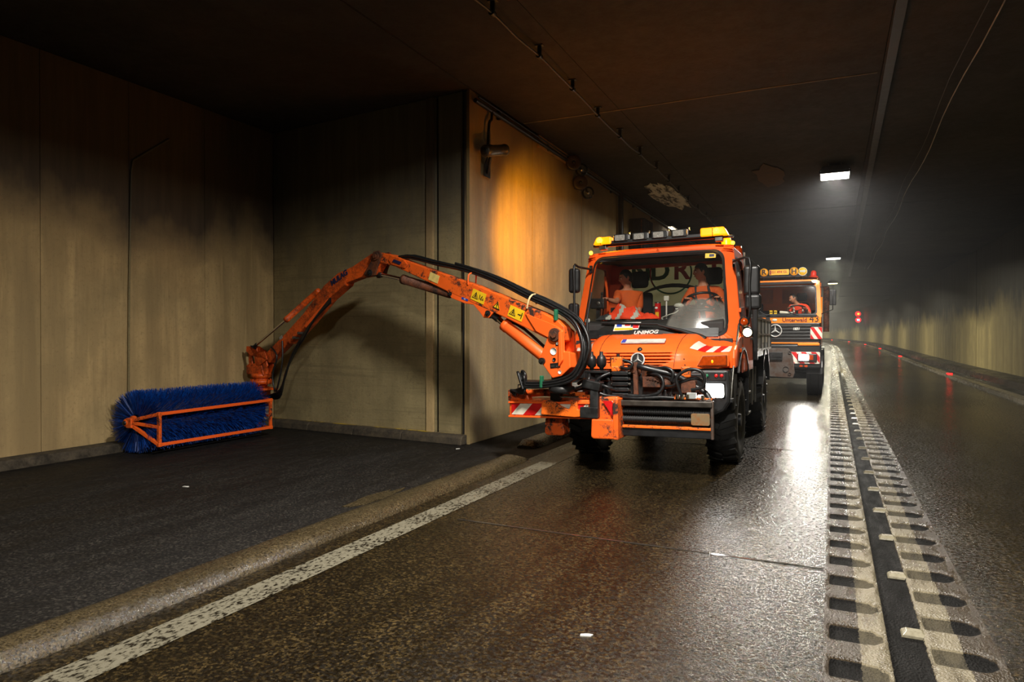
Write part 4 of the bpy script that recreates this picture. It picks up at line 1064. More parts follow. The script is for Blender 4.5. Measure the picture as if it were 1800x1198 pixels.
# mirrors
for sx in (-1, 1):
    ox = 1.20 if sx > 0 else -1.045; yy = -0.22 if sx > 0 else -0.30
    big = (ox*1.0, yy, 2.25 if sx > 0 else 2.315); dim = (0.19, 0.10, 0.36) if sx > 0 else (0.155, 0.10, 0.33)
    low = (ox+0.0*sx + (0.015 if sx > 0 else -0.01), yy, 1.99 if sx > 0 else 1.915); dl = (0.19, 0.10, 0.19) if sx > 0 else (0.145, 0.10, 0.20)
    for c, d in ((big, dim), (low, dl)):
        q = MB(); q.box(c, d); mo = q.build('mirror', M['black'], truck, bevel=0.04, seg=4)
        q = MB(); q.box((c[0], c[1]+0.047, c[2]), (d[0]*0.82, 0.01, d[2]*0.85)); q.build('mirror_glass', M['mirror'], mo, bevel=0.004)
    ar = MB()
    ix = 0.98*sx
    ar.tube([(sx*0.945, 0.12, 2.50), (sx*1.0, yy+0.05, 2.50), (ox-0.02*sx, yy-0.07, 2.505), (ox-0.02*sx, yy-0.07, 2.2), (ox-0.02*sx, yy-0.07, 1.80), (sx*1.06, yy, 1.72), (sx*1.04, -0.08, 1.66)], 0.016, 8, smooth=3)
    ar.box((sx*0.95, 0.11, 2.50), (0.03, 0.05, 0.10))
    ar.build('mirror_arm', M['black'], truck)
# lamps beside the cab
q = MB(); q.lathe([(0.0, 0.06), (0.045, 0.055), (0.062, 0.03), (0.062, 0.0), (0.05, -0.05), (0.0, -0.06)], (1.13, -0.36, 1.745), (0.1, -1, 0), 18); wl_ = q.build('corner_indicator', M['black'], truck)
q = MB(); q.lathe([(0.0, 0.075), (0.03, 0.07), (0.048, 0.05)], (1.13, -0.36, 1.745), (0.1, -1, 0), 16); q.build('indicator_lens', M['amberlens'], wl_)
q = MB(); q.lathe([(0.0, 0.03), (0.058, 0.03), (0.068, 0.0), (0.05, -0.06), (0.0, -0.07)], (1.165, -0.34, 1.62), (0.08, -1, -0.1), 18); wl_ = q.build('work_lamp', M['black'], truck)
q = MB(); q.lathe([(0.0, 0.036), (0.05, 0.036), (0.05, 0.028)], (1.165, -0.34, 1.62), (0.08, -1, -0.1), 18); q.build('lamp_lens', M['warmlit'], wl_)
q = MB(); q.tube([(1.08, -0.1, 1.70), (1.12, -0.34, 1.70), (1.15, -0.33, 1.60)], 0.012, 6); q.build('lamp_bracket', M['black'], truck)
# light bar
lb = MB(BM); lb.box((0.08, 0.10, 2.855), (1.60, 0.16, 0.05)); lb.bar((-0.86, 0.10, 2.825), (1.00, 0.10, 2.825), 0.06, 0.03)
lbo = lb.build('light_bar', M['black'], truck, bevel=0.01)
for x in (-0.72, 0.82):
    q = MB(BM); q.box((x, 0.10, 2.80), (0.10, 0.10, 0.06)); q.build('bar_foot', M['steel'], lbo, bevel=0.008)
for (x0, x1, sg) in ((-0.84, -0.585, -1), (0.60, 0.945, 1)):
    q = MB(BM)
    a, b = (x0, x1)
    poly = [(a, 2.835), (b, 2.835), (b, 2.935), (a+0.05, 2.935)] if sg < 0 else [(a, 2.835), (b, 2.835), (b-0.055, 2.945), (a, 2.945)]
    q.prism(poly, (0, 0.10, 0), (1,0,0), (0,0,1), (0,1,0), 0.20); bo = q.build('beacon', M['amberlit'], lbo, bevel=0.018)
    q = MB(BM); q.lathe([(0, 0), (0.03, 0), (0.045, 0.03), (0.02, 0.07), (0, 0.07)], ((a+b)/2+0.03*sg, -0.004, 2.86), (0,0,1), 12); q.build('beacon_core', M['amberlit2'], bo)
    q = MB(BM); q.box(((a+b)/2-0.02, 0.10, 2.89), (0.008, 0.206, 0.112)); q.build('beacon_seam', M['amberlens'], bo)
for x in (-0.47, -0.21, 0.05, 0.31):
    q = MB(BM); q.box((x+0.02, 0.06, 2.905), (0.20, 0.12, 0.10)); lo = q.build('work_lamp', M['black'], lbo, bevel=0.012)
    q = MB(BM); q.prism(rr(x-0.055, x+0.08, 2.868, 2.942, 0.012, 3), (0, -0.003, 0), (1,0,0), (0,0,1), (0,1,0), 0.012); q.build('lamp_lens', M['lens'], lo)
    q = MB(BM); q.cyl((x+0.14, 0.05, 2.94), (x+0.14, 0.05, 2.975), 0.012, n=8); q.build('bolt', M['chrome'], lo)
for x, y, m in ((-0.885, 0.05, 'amberlit2'), (0.93, 0.55, 'amberlit2')):
    q = MB(BM); q.ball((x, y, 2.735 if x < 0 else 2.80), 0.028, 10); q.build('marker_lamp', M[m], truck)
q = MB(BM); q.lathe([(0.0, 0.16), (0.05, 0.15), (0.065, 0.10), (0.07, 0.0)], (0.84, 0.62, 2.74), (0,0,1), 14); q.build('roof_beacon', M['amberlit'], truck)
q = MB(BM); q.lathe([(0.0, 0.16), (0.05, 0.15), (0.065, 0.10), (0.07, 0.0)], (0.90, 1.34, 2.70), (0,0,1), 14); q.cyl((0.90, 1.34, 1.9), (0.90, 1.34, 2.70), 0.02); q.build('rear_beacon', M['amberlens'], truck)
# interior
q = MB(BM); q.prism([(-0.20, 1.62), (-0.19, 1.74), (-0.10, 1.79), (0.18, 1.76), (0.26, 1.66), (0.22, 1.30), (-0.20, 1.30)], (0, 0, 0), (0,1,0), (0,0,1), (1,0,0), 1.80); dash = q.build('dashboard', M['interior'], truck, bevel=0.02)
q = MB(BM); q.grid(lambda u, v: (0.56+0.30*math.cos(math.pi*u)*(1), 0.02+0.14*v+0.03*math.sin(math.pi*u), 1.77+0.17*math.sin(math.pi*u)*(1-0.3*v)), 14, 3); q.build('instrument_hood', M['interior'], truck)
sw = MB(BM); c = Vector((0.56, 0.24, 2.02)); ax = Vector((0, -0.55, 0.83)).normalized(); a = Vector((1,0,0)); b = ax.cross(a)
sw.tube([c + (a*math.cos(2*math.pi*k/28)+b*math.sin(2*math.pi*k/28))*0.23 for k in range(29)], 0.017, 8, caps=False)
for k in range(4):
    t_ = R(45+90*k); sw.bar(c - ax*0.03, c + (a*math.cos(t_)+b*math.sin(t_))*0.225, 0.03, 0.015)
sw.lathe([(0.0, 0.0), (0.06, 0.0), (0.07, -0.05), (0.0, -0.05)], c, ax, 16); sw.cyl(c - ax*0.03, c - ax*0.45, 0.035)
sw.build('steering_wheel', M['black'], truck)
for x in (-0.50, 0.56):
    q = MB(BM); q.box((x, 0.78, 1.50), (0.46, 0.48, 0.16)); q.build('seat', M['seatcloth'], truck, bevel=0.05)
    q = MB(BM); q.box((x, 1.06, 1.90), (0.44, 0.10, 0.66), Matrix.Rotation(R(-6), 3, 'X')); q.build('seat_back', M['seatcloth'], truck, bevel=0.05)
    q = MB(BM); q.box((x+0.03, 1.08, 2.42), (0.26, 0.10, 0.25), Matrix.Rotation(R(-4), 3, 'X')); q.build('headrest', M['seatcloth'], truck, bevel=0.05)
q = MB(BM); q.box((0.0, 0.85, 1.62), (0.34, 0.55, 0.36)); q.build('centre_console', M['interior'], truck, bevel=0.05)
gb = MB(BM); gb.grid(lambda u, v: (lerp(-0.70, 0.70, u), 1.15-0.1*v, 2.02+0.33*math.sin(math.pi*min(1, max(0, u)))**0.7*(1-v*0.2)), 14, 2); gb.build('parcel_shelf', M['interior'], truck)
for x in (-0.86,):
    q = MB(BM); q.tube([(x, 0.75, 1.7), (x+0.02, 0.62, 2.25), (x, 0.60, 2.45)], 0.02, 6); q.build('grab_rail', M['orange'], truck)
# headlamp and beacon light
light('headlamp_light', 'SPOT', (TX+0.84, TY-0.93, 0.94), 60, (1, 0.98, 0.95), spot_size=R(100), spot_blend=0.9, shadow_soft_size=0.08, aim=(TX+1.0, TY-9, 0.1))
light('beacon_light', 'POINT', (TX-0.78, TY+0.30, 3.00), 24, (1.0, 0.42, 0.03), shadow_soft_size=0.06)
light('beacon_light', 'POINT', (TX+0.80, TY+0.30, 3.04), 18, (1.0, 0.45, 0.04), shadow_soft_size=0.06)
light('beacon_beam', 'SPOT', (TX-0.78, TY+0.30, 3.03), 900, (1.0, 0.42, 0.01), spot_size=R(74), spot_blend=1.0, shadow_soft_size=0.04, aim=(-4.75, 10.6, 3.15))
light('work_light', 'SPOT', (TX+1.17, TY-0.42, 1.61), 20, (1, 0.85, 0.6), spot_size=R(120), spot_blend=0.9, shadow_soft_size=0.05, aim=(TX+1.5, TY-5, 0.4))

# ------------------------------------------------------------------ the service arm carried by the first truck
PX, PY = -2.85, 7.4
boom = thing('boom_arm', 'jointed orange hydraulic arm with black hoses reaching from the first truck to the blue brush', 'hydraulic arm', (PX, PY, 0), math.atan2(1.0, -5.65))
BI = (Matrix.Translation((PX, PY, 0)) @ Matrix.Rotation(math.atan2(1.0, -5.65), 4, 'Z')).inverted()
FM = BI @ Matrix.Translation((TX, TY, 0)) @ BM       # truck coordinates -> arm coordinates
AX, AY, AZ = (1,0,0), (0,0,1), (0,-1,0)               # arm plane: s along the reach, z up
def armplate(mb, poly, y, t, mi=0): mb.prism(poly, (0, y, 0), (1,0,0), (0,0,1), (0,-1,0), t, mi)
# upper arm
ua = [(-0.10, 1.68), (-0.02, 1.75), (0.19, 1.845), (1.19, 2.215), (1.58, 2.335), (2.17, 2.525), (2.68, 2.70), (2.90, 2.74), (2.98, 2.69), (2.90, 2.60), (2.60, 2.53), (1.97, 2.28), (1.58, 2.12), (0.68, 1.775), (0.19, 1.565), (0.0, 1.49), (-0.10, 1.52)]
q = MB(); armplate(q, ua, 0, 0.16); up_ = q.build('upper_arm', M['orange_worn'], boom, bevel=0.012)
q = MB()
for s in (1, -1): armplate(q, [(0.42, 1.84), (0.39, 1.79), (0.27, 1.63), (-0.02, 1.50), (-0.08, 1.56), (-0.06, 1.66), (0.02, 1.70)], s*0.088, 0.018)
q.build('reinforcement', M['orange'], up_, bevel=0.004)
q = MB()
for s in (1, -1): armplate(q, [(1.66, 2.17), (1.58, 2.06), (1.36, 1.985), (1.22, 1.965), (1.12, 1.87), (1.06, 1.80), (0.98, 1.795), (0.90, 1.87), (0.90, 1.90)], s*0.062, 0.03)
q.build('cylinder_lug', M['orange'], up_, bevel=0.006)
q = MB(); armplate(q, [(2.40, 2.60), (2.66, 2.685), (2.70, 2.62), (2.64, 2.55), (2.38, 2.48), (2.33, 2.53)], 0.085, 0.02); q.build('cover_plate', M['orange_dirty'], up_, bevel=0.01)
q = MB(); armplate(q, [(2.44, 2.575), (2.58, 2.62), (2.61, 2.59), (2.47, 2.54)], 0.098, 0.012); q.build('nameplate', M['navy'], up_)
# lower arm, from the elbow pin down to the head
la = [(2.84, 2.60), (2.82, 2.70), (2.92, 2.745), (3.06, 2.735), (3.45, 2.575), (3.76, 2.50), (4.08, 2.325), (4.54, 1.93), (5.02, 1.60), (5.50, 1.30), (5.55, 1.24), (5.42, 1.14), (4.96, 1.44), (4.55, 1.74), (4.01, 2.13), (3.64, 2.33), (3.28, 2.41), (3.12, 2.42), (2.98, 2.43), (2.92, 2.52)]
q = MB(); armplate(q, la, 0, 0.13); lo_ = q.build('lower_arm', M['orange_dirty'], boom, bevel=0.012)
q = MB()
for s in (1, -1): armplate(q, [(2.80, 2.70), (2.86, 2.76), (2.97, 2.75), (3.03, 2.60), (3.16, 2.45), (3.10, 2.40), (2.94, 2.42), (2.90, 2.52)], s*0.10, 0.03)
q.build('elbow_plate', M['rust'], lo_, bevel=0.008)
q = MB(); armplate(q, [(3.55, 2.40), (4.0, 2.17), (4.45, 1.82), (4.9, 1.50), (4.86, 1.45), (4.4, 1.78), (3.95, 2.12), (3.6, 2.31)], 0, 0.18); q.build('lower_web', M['orange_dirty'], lo_, bevel=0.008)
q = MB(); q.bar((3.95, 0.085, 2.10), (4.48, 0.085, 1.72), 0.015, 0.05); q.build('side_strip', M['orange'], lo_, bevel=0.004)
for nm, (s, z), r, L, m in (('elbow_pin', (2.91, 2.68), 0.055, 0.27, 'rust'), ('foot_pin', (-0.02, 1.59), 0.075, 0.34, 'rust'), ('rod_pin', (3.03, 2.46), 0.045, 0.26, 'darkmetal'), ('lug_pin', (0.985, 1.855), 0.035, 0.20, 'darkmetal'), ('base_pin', (0.15, 1.285), 0.04, 0.34, 'darkmetal'), ('cylinder_pin', (1.60, 2.115), 0.03, 0.16, 'darkmetal')):
    q = MB(); q.cyl((s, -L/2, z), (s, L/2, z), r, n=16); q.cyl((s, L/2-0.01, z), (s, L/2+0.02, z), r*0.55, n=6); q.build(nm, M[m], boom, bevel=0.005)
def cylinder(name, p0, p1, p2, r, rr_, mat):
    """barrel p0..p1, rod p1..p2"""
    p0, p1, p2 = [Vector((s, 0, z)) for s, z in (p0, p1, p2)]; d = (p1-p0).normalized()
    q = MB(); q.lathe([(0.0, 0.0), (r*0.8, 0.0), (r, 0.03), (r, (p1-p0).length-0.06), (r*1.08, (p1-p0).length-0.06), (r*1.08, (p1-p0).length), (rr_, (p1-p0).length)], p0, d, 20)
    o = q.build(name, mat, boom)
    q = MB(); q.cyl(p1 - d*0.05, p2, rr_, n=14); q.build('rod', M['chrome'], o)
    q = MB(); q.cyl(p2 - Vector((0, 0.045, 0)), p2 + Vector((0, 0.045, 0)), rr_*1.7, n=16); q.cyl(p2 - d*0.12, p2, rr_*1.35, n=12); q.build('rod_eye', M['darkmetal'], o)
    return o
cylinder('lift_cylinder', (0.17, 1.30), (0.80, 1.715), (0.985, 1.855), 0.072, 0.038, M['orange'])
cylinder('reach_cylinder', (1.63, 2.115), (2.51, 2.352), (3.03, 2.46), 0.062, 0.026, M['rust'])
cylinder('tilt_cylinder', (4.26, 2.27), (5.06, 1.83), (5.93, 1.385), 0.045, 0.020, M['orange_dirty'])
q = MB(); q.tube([(0.80, -0.05, 1.78), (0.55, -0.07, 1.66), (0.24, -0.07, 1.43)], 0.018, 6, smooth=3); q.build('cylinder_hose', M['hose'], boom)
# turret: two cheek plates on a pivot housing
tp = [(0.20, 1.30), (0.06, 1.62), (0.02, 1.665), (-0.06, 1.675), (-0.12, 1.63), (-0.13, 1.52), (-0.135, 1.40), (-0.21, 1.40), (-0.22, 1.22), (-0.10, 1.12), (0.02, 1.09)]
tu = MB()
for s in (1, -1): armplate(tu, tp, s*0.125, 0.035)
armplate(tu, [(0.16, 1.26), (0.02, 1.40), (-0.18, 1.38), (-0.20, 1.22), (-0.09, 1.12), (0.02, 1.10)], 0, 0.22)
tur = tu.build('turret', M['orange'], boom, bevel=0.012)
q = MB(); armplate(q, [(-0.135, 1.30), (-0.075, 1.22), (-0.075, 1.62), (-0.12, 1.63)], 0.155, 0.035); q.build('turret_rib', M['orange'], tur, bevel=0.012)
q = MB(); q.lathe([(0.0, 0), (0.042, 0), (0.042, 0.004)], (-0.0, 0.146, 1.40), (0, 1, 0), 18); q.build('round_label', M['white'], tur)
q = MB(); q.lathe([(0.0, 0), (0.022, 0), (0.022, 0.004)], (-0.085, 0.146, 1.165), (0, 1, 0), 14); q.build('round_label', M['white'], tur)
q = MB(); q.lathe([(0.0, 0), (0.022, 0), (0.022, 0.006)], (-0.01, 0.146, 1.305), (0, 1, 0), 12); q.build('bolt_hole', M['black'], tur)
q = MB(); armplate(q, [(0.04, 1.205), (-0.09, 1.22), (-0.085, 1.275), (0.045, 1.26)], 0.1455, 0.006); q.build('type_plate', M['ink'], tur)
for a, b in ((0.03, -0.015), (-0.035, -0.075)):
    q = MB(); armplate(q, [(a, 1.218), (b, 1.223), (b, 1.243), (a, 1.238)], 0.150, 0.004); q.build('plate_field', M['steel'], tur)
q = MB(); armplate(q, [(-0.03, 1.46), (-0.09, 1.475), (-0.085, 1.515), (-0.025, 1.50)], 0.1455, 0.004); q.build('test_mark', M['ink'], tur)
text('test_letters', 'GS', 0.035, M['white'], tur, (-0.057, 0.150, 1.488), (-1, 0, 0.2), (0.2, 0, 1), 0.003)
pv = MB(); pv.lathe([(0.13, 0.92), (0.15, 0.94), (0.15, 0.99), (0.12, 1.0), (0.12, 1.13), (0.0, 1.13)], (-0.02, 0, 0), (0,0,1), 24); pv.build('slew_ring', M['darkmetal'], boom)
# stickers on the near side of the upper arm
sl = Vector((0.93, 0, 0.36)).normalized()
def sticker(s, z, wd, ht, mat, name, y=0.083):
    q = MB(); q.prism([(-wd/2, -ht/2), (wd/2, -ht/2), (wd/2, ht/2), (-wd/2, ht/2)], (s, y, z), sl, Vector((-sl.z, 0, sl.x)), (0,1,0), 0.004)
    return q.build(name, mat, up_)
def on_arm(name, polys, s, z, mat, par, y=0.0855):
    q = MB()
    for p in polys: q.prism(p, (s, y, z), -sl, Vector((-sl.z, 0, sl.x)), (0,1,0), 0.003)
    return q.build(name, mat, par)
tri = [(-0.055, -0.045), (0.055, -0.045), (0.0, 0.05)]
tri_ring = [[(-0.055, -0.045), (0.055, -0.045), (0.046, -0.036), (-0.046, -0.036)], [(0.055, -0.045), (0, 0.05), (0, 0.034), (0.044, -0.039)], [(-0.055, -0.045), (-0.044, -0.039), (0, 0.034), (0, 0.05)]]
l1 = sticker(1.135, 2.065, 0.22, 0.135, M['yellow'], 'warning_label'); l2 = sticker(0.565, 1.845, 0.22, 0.135, M['yellow'], 'warning_label')
def shift(ps, dx, k=1.0): return [[(u*k+dx, v*k) for u, v in p] for p in ps]
figure = [[(-0.022, -0.03), (-0.008, -0.03), (0.0, -0.008), (0.01, -0.03), (0.022, -0.03), (0.008, 0.008), (-0.006, 0.012)], [(-0.006, 0.014), (0.006, 0.014), (0.006, 0.026), (-0.006, 0.026)]]
for l, s, z in ((l1, 1.135, 2.065), (l2, 0.565, 1.845)):
    on_arm('warning_triangle', shift(tri_ring, -0.045, 0.9), s, z, M['ink'], l); on_arm('pictogram', shift(figure, -0.045, 0.9), s, z, M['ink'], l)
on_arm('pictogram', [[(0.02, -0.03), (0.03, -0.03), (0.026, 0.03), (0.016, 0.03)], [(0.04, -0.02), (0.06, -0.035), (0.066, -0.025), (0.055, -0.01), (0.068, 0.02), (0.058, 0.028), (0.045, 0.0)], [(0.07, -0.02), (0.085, -0.03), (0.09, -0.022), (0.078, 0.01)]], 1.135, 2.065, M['ink'], l1)
on_arm('pictogram', [[(0.03, -0.006), (0.062, -0.006), (0.062, 0.006), (0.03, 0.006)], [(0.062, -0.014), (0.078, 0.0), (0.062, 0.014)], [(0.082, -0.04), (0.092, -0.04), (0.096, 0.02), (0.080, 0.02)], [(0.082, 0.024), (0.094, 0.024), (0.094, 0.036), (0.082, 0.036)]], 0.565, 1.845, M['ink'], l2)
tw = on_arm('warning_triangle', [tri], 0.845, 1.950, M['yellow'], up_, 0.083); on_arm('triangle_border', tri_ring, 0.845, 1.950, M['ink'], tw)
on_arm('exclamation_mark', [[(-0.006, -0.012), (0.006, -0.012), (0.008, 0.022), (-0.008, 0.022)], [(-0.006, -0.03), (0.006, -0.03), (0.006, -0.018), (-0.006, -0.018)]], 0.845, 1.950, M['ink'], tw)
sticker(1.87, 2.335, 0.17, 0.105, plain('faded_cream_label', (232, 205, 120), 0.5, var=0.25, scale=20), 'faded_label')
q = MB(); armplate(q, [(1.31, 2.01), (1.41, 2.045), (1.40, 2.07), (1.30, 2.035)], 0.079, 0.004); bl = q.build('blue_label', M['blue'], up_); text('label_letters', 'GL', 0.028, M['white'], bl, (1.355, 0.0825, 2.04), -sl, Vector((-sl.z, 0, sl.x)), 0.002)
ml = Vector((-0.90, 0, -0.43)).normalized(); mu = Vector((-0.43*-1, 0, -0.9*-1)); mu = Vector((ml.z*-1*-1, 0, 0)) if False else Vector((-0.43, 0, 0.90)).normalized()
ml = Vector((-0.88, 0, 0.40)).normalized(); mu = Vector((0.40, 0, 0.88)).normalized()
text('lettering', 'MULAG', 0.115, M['navy'], lo_, (3.73, 0.068, 2.425), ml, mu, 0.006, bold=0.004, sx=1.0)
text('lettering', 'HYDRAULIK', 0.035, M['navy'], lo_, (3.52, 0.068, 2.47), ml, mu, 0.004) if False else None
q = MB(); q.prism([(-0.04, -0.025), (0.04, -0.025), (0.04, 0.025), (-0.04, 0.025)], (5.10, 0.068, 1.55), ml*1, mu*1, (0,1,0), 0.004); q.build('small_label', M['alu'], lo_)
# hoses along the upper arm, round the turret and back below it
hose_pts = [(2.55, 2.60), (2.34, 2.60), (1.95, 2.50), (1.55, 2.395), (1.20, 2.295), (0.80, 2.15), (0.43, 2.00), (0.15, 1.885), (-0.10, 1.78), (-0.25, 1.62), (-0.32, 1.40), (-0.28, 1.22), (-0.13, 1.11), (0.16, 1.05), (0.42, 1.04)]
for k in range(9):
    col = k % 3; row = k//3
    off = 0.030*row; yo = -0.05 + 0.040*col + random.uniform(-0.005, 0.005)
    pts = []
    for i, (s, z) in enumerate(hose_pts):
        if row == 2 and i < 3: continue
        rad = (0.012 + off) + 0.012*math.sin(i*1.1+k*2.1)*(1 if i > 7 else 0.5)
        bulge = 0.030*row + (0.03*math.sin(k) if 8 < i < 13 else 0)
        if i < 8: pts.append((s, yo, z+rad + (0.035 if 3 <= i <= 5 else 0.02)))
        elif i < 11: pts.append((s-rad-bulge*0.5, yo+0.03*(i-7) , z+rad*0.3))
        else: pts.append((s - 0.02*row*(13-i)/2, yo+0.10, z-0.028*row-0.006*col))
    q = MB(); q.tube(pts, 0.0165, 7, smooth=3); q.build('hose', M['hose'], boom)
q = MB()
for y in (-0.07, 0.085): q.tube([(1.30, y, 2.22), (1.29, y, 2.34), (1.28, y*0.4, 2.37)], 0.010, 6, smooth=2)
q.tube([(1.28, -0.03, 2.37), (1.28, 0.035, 2.37)], 0.010, 6); q.build('hose_hoop', M['orange'], up_)
q = MB(); q.bar((0.385, -0.08, 1.955), (0.385, 0.10, 1.955), 0.13, 0.018, up=(0.36, 0, 0.93)) if False else q.tube([(0.40, 0.095, 1.90), (0.37, 0.10, 2.0), (0.355, 0.05, 2.06), (0.355, -0.06, 2.06), (0.39, -0.09, 1.96)], 0.012, 6, smooth=2); q.build('hose_band', M['tan'], up_)
gt = plain('green_tape', (30, 105, 72), 0.5)
q = MB(); q.box((0.01, 0.075, 1.815), (0.035, 0.05, 0.13)); q.build('green_band', gt, boom, bevel=0.008)
q = MB(); q.box((0.17, 0.13, 1.045), (0.035, 0.05, 0.14)); q.build('green_band', gt, boom, bevel=0.008)
# loose end of the bundle on the left of the box, sagging bits
for k in range(5):
    q = MB(); q.tube([(0.42, 0.03+0.03*k, 1.03-0.02*k), (0.50, 0.06+0.02*k, 1.07+0.02*k), (0.46, 0.10, 1.16-0.03*k), (0.40, 0.12+0.01*k, 1.10), (0.44, 0.10, 0.98-0.02*k), (0.58+0.02*k, 0.05, 0.92), (0.62, 0.02, 0.86)], 0.017, 7, smooth=4); q.build('hose', M['hose'], boom)
# hoses at the head end
for k in range(4):
    q = MB(); y = 0.05 - 0.035*k
    q.tube([(3.9, 0.085, 2.13-0.02*k), (4.27, 0.08, 1.83), (4.55, 0.06, 1.60-0.02*k), (4.85+0.03*k, y, 1.28), (5.0+0.05*k, y, 0.98), (5.15+0.04*k, y, 0.72-0.03*k), (5.42, y, 0.62-0.02*k), (5.62, y*0.6, 0.60)], 0.018, 7, smooth=3); q.build('hose', M['hose'], boom)
q = MB(); q.tube([(5.05, 0.08, 1.50), (5.02, 0.10, 1.2), (5.10, 0.11, 0.85), (5.22, 0.09, 0.70), (5.30, 0.08, 0.95), (5.20, 0.07, 1.25), (5.35, 0.07, 1.40)], 0.014, 6, smooth=4); q.build('hose', M['hose'], boom)
for s, z in ((4.6, 1.62), (4.72, 1.55)):
    q = MB(); q.cyl((s, 0.03, z), (s, 0.13, z), 0.022, n=8); q.build('hose_fitting', M['steel'], boom)
# head: tilt link, rocker and rotator
q = MB()
for s in (1, -1): armplate(q, [(5.50, 1.33), (5.42, 1.20), (5.62, 1.10), (5.90, 1.40), (5.97, 1.40), (5.98, 1.33), (5.86, 1.26)], s*0.085, 0.02)
q.build('tilt_link', M['orange_dirty'], boom, bevel=0.006)
q = MB()
for s in (1, -1): armplate(q, [(5.98, 1.38), (5.90, 1.38), (5.86, 1.12), (5.60, 1.16), (5.50, 1.22), (5.46, 1.10), (5.56, 0.93), (6.02, 0.95), (6.03, 1.08), (5.96, 1.12)], s*0.055, 0.025)
armplate(q, [(5.60, 1.10), (5.54, 0.95), (6.00, 0.96), (6.00, 1.06)], 0, 0.16)
q.build('rocker', M['orange_dirty'], boom, bevel=0.008)
q = MB(); q.lathe([(0.0, 0.965), (0.16, 0.965), (0.16, 0.90), (0.12, 0.89), (0.12, 0.86), (0.17, 0.855), (0.17, 0.80), (0.10, 0.79), (0.10, 0.745), (0.0, 0.745)], (5.72, 0, 0), (0,0,1), 20); q.build('rotator', M['orange_dirty'], boom)
for k in range(8):
    a = 2*math.pi*k/8; q = MB(); q.cyl((5.72+0.15*math.cos(a), 0.15*math.sin(a), 0.785), (5.72+0.15*math.cos(a), 0.15*math.sin(a), 0.875), 0.016, n=6); q.build('bolt', M['orange_dirty'], boom)
q = MB(); q.box((5.74, 0, 0.725), (0.46, 0.30, 0.03), Matrix.Rotation(R(-4), 3, 'Y')); q.build('head_plate', M['orange_dirty'], boom, bevel=0.006)

# front mounting gear, in the truck's own directions
q = MB(FM)
bx = [(-1.47, 0.62), (-0.10, 0.62), (-0.10, 0.885), (-0.42, 0.885), (-0.42, 0.845), (-1.47, 0.815)]
q.prism([(u, v) for u, v in bx], (0, -1.20, 0), (1,0,0), (0,0,1), (0,1,0), 0.46); bo = q.build('counterweight', M['orange_worn'], boom, bevel=0.02)
q = MB(FM); q.prism([(-1.49, 0.81), (-1.20, 0.82), (-1.24, 0.92), (-1.27, 0.945), (-1.49, 0.945)], (0, -1.36, 0), (1,0,0), (0,0,1), (0,1,0), 0.12); q.build('end_block', M['orange_worn'], bo, bevel=0.015)
q = MB(FM); q.tube([(-1.38, -1.35, 0.94), (-1.38, -1.35, 1.0), (-1.30, -1.35, 1.01), (-1.27, -1.35, 0.96)], 0.008, 6); q.build('lifting_eye', M['darkmetal'], bo)
q = MB(FM)
for z0, z1 in ((0.625, 0.645), (0.795, 0.82)): q.bar((-1.47, -1.44, z0), (-0.42, -1.44, (z0+z1)/2), 0.03, 0.022)
q.build('rim_bar', M['orange'], bo, bevel=0.004)
# striped warning plates
def stripes(x0, x1, z0, z1, y, slant, pitch, par, start=0):
    k = 0; x = x0 - slant + start
    while x < x1 + abs(slant):
        P = [(x, z0), (x+pitch, z0), (x+pitch+slant, z1), (x+slant, z1)]
        # clip to the plate
        def clip(P, side, v):
            out = []
            for i in range(len(P)):
                a, b = P[i], P[(i+1) % len(P)]
                ia = a[0] >= v if side > 0 else a[0] <= v; ib = b[0] >= v if side > 0 else b[0] <= v
                if ia: out.append(a)
                if ia != ib: t_ = (v-a[0])/(b[0]-a[0]); out.append((v, lerp(a[1], b[1], t_)))
            return out
        P = clip(clip(P, 1, x0), -1, x1) if len(P) > 2 else P
        if len(P) > 2:
            q = MB(FM); q.prism(P, (0, y, 0), (1,0,0), (0,0,1), (0,1,0), 0.006); q.build('stripe', M['red'] if k % 2 == 0 else M['scuffwhite'], par)
        x += pitch; k += 1
M['scuffwhite'] = worn('scuffed_white_film', (226, 220, 200), (70, 60, 44), 0.38, 0.43, 8.0, 0.4)
stripes(-1.43, -0.98, 0.648, 0.79, -1.437, 0.13, 0.155, bo, -0.03)
stripes(-0.98, -0.45, 0.66, 0.80, -1.437, 0.13, 0.155, bo, 0.04)
stripes(-0.305, -0.145, 0.66, 0.84, -1.455, -0.12, 0.11, bo, 0.03)
# flame-cut bracket bolted across the plates
q = MB(FM); q.prism([(-1.02, 0.665), (-1.01, 0.80), (-0.93, 0.835), (-0.86, 0.82), (-0.76, 0.765), (-0.68, 0.735), (-0.66, 0.745), (-0.64, 0.83), (-0.57, 0.83), (-0.565, 0.735), (-0.50, 0.735), (-0.50, 0.655), (-0.6, 0.645)], (0, -1.475, 0), (1,0,0), (0,0,1), (0,1,0), 0.05); q.build('rusty_bracket', M['orange_scraped'], boom, bevel=0.008)
q = MB(FM); q.box((-0.42, -1.49, 0.705), (0.215, 0.06, 0.125)); q.build('bracket_shoe', M['darkmetal'], boom, bevel=0.008)
q = MB(FM); q.bar((-0.365, -1.47, 0.65), (-0.365, -1.43, 1.0), 0.10, 0.10, up=(0,1,0)); q.box((-0.40, -1.42, 1.02), (0.22, 0.16, 0.10), Matrix.Rotation(R(12), 3, 'Y')); q.build('support_post', M['darkmetal'], boom, bevel=0.01)
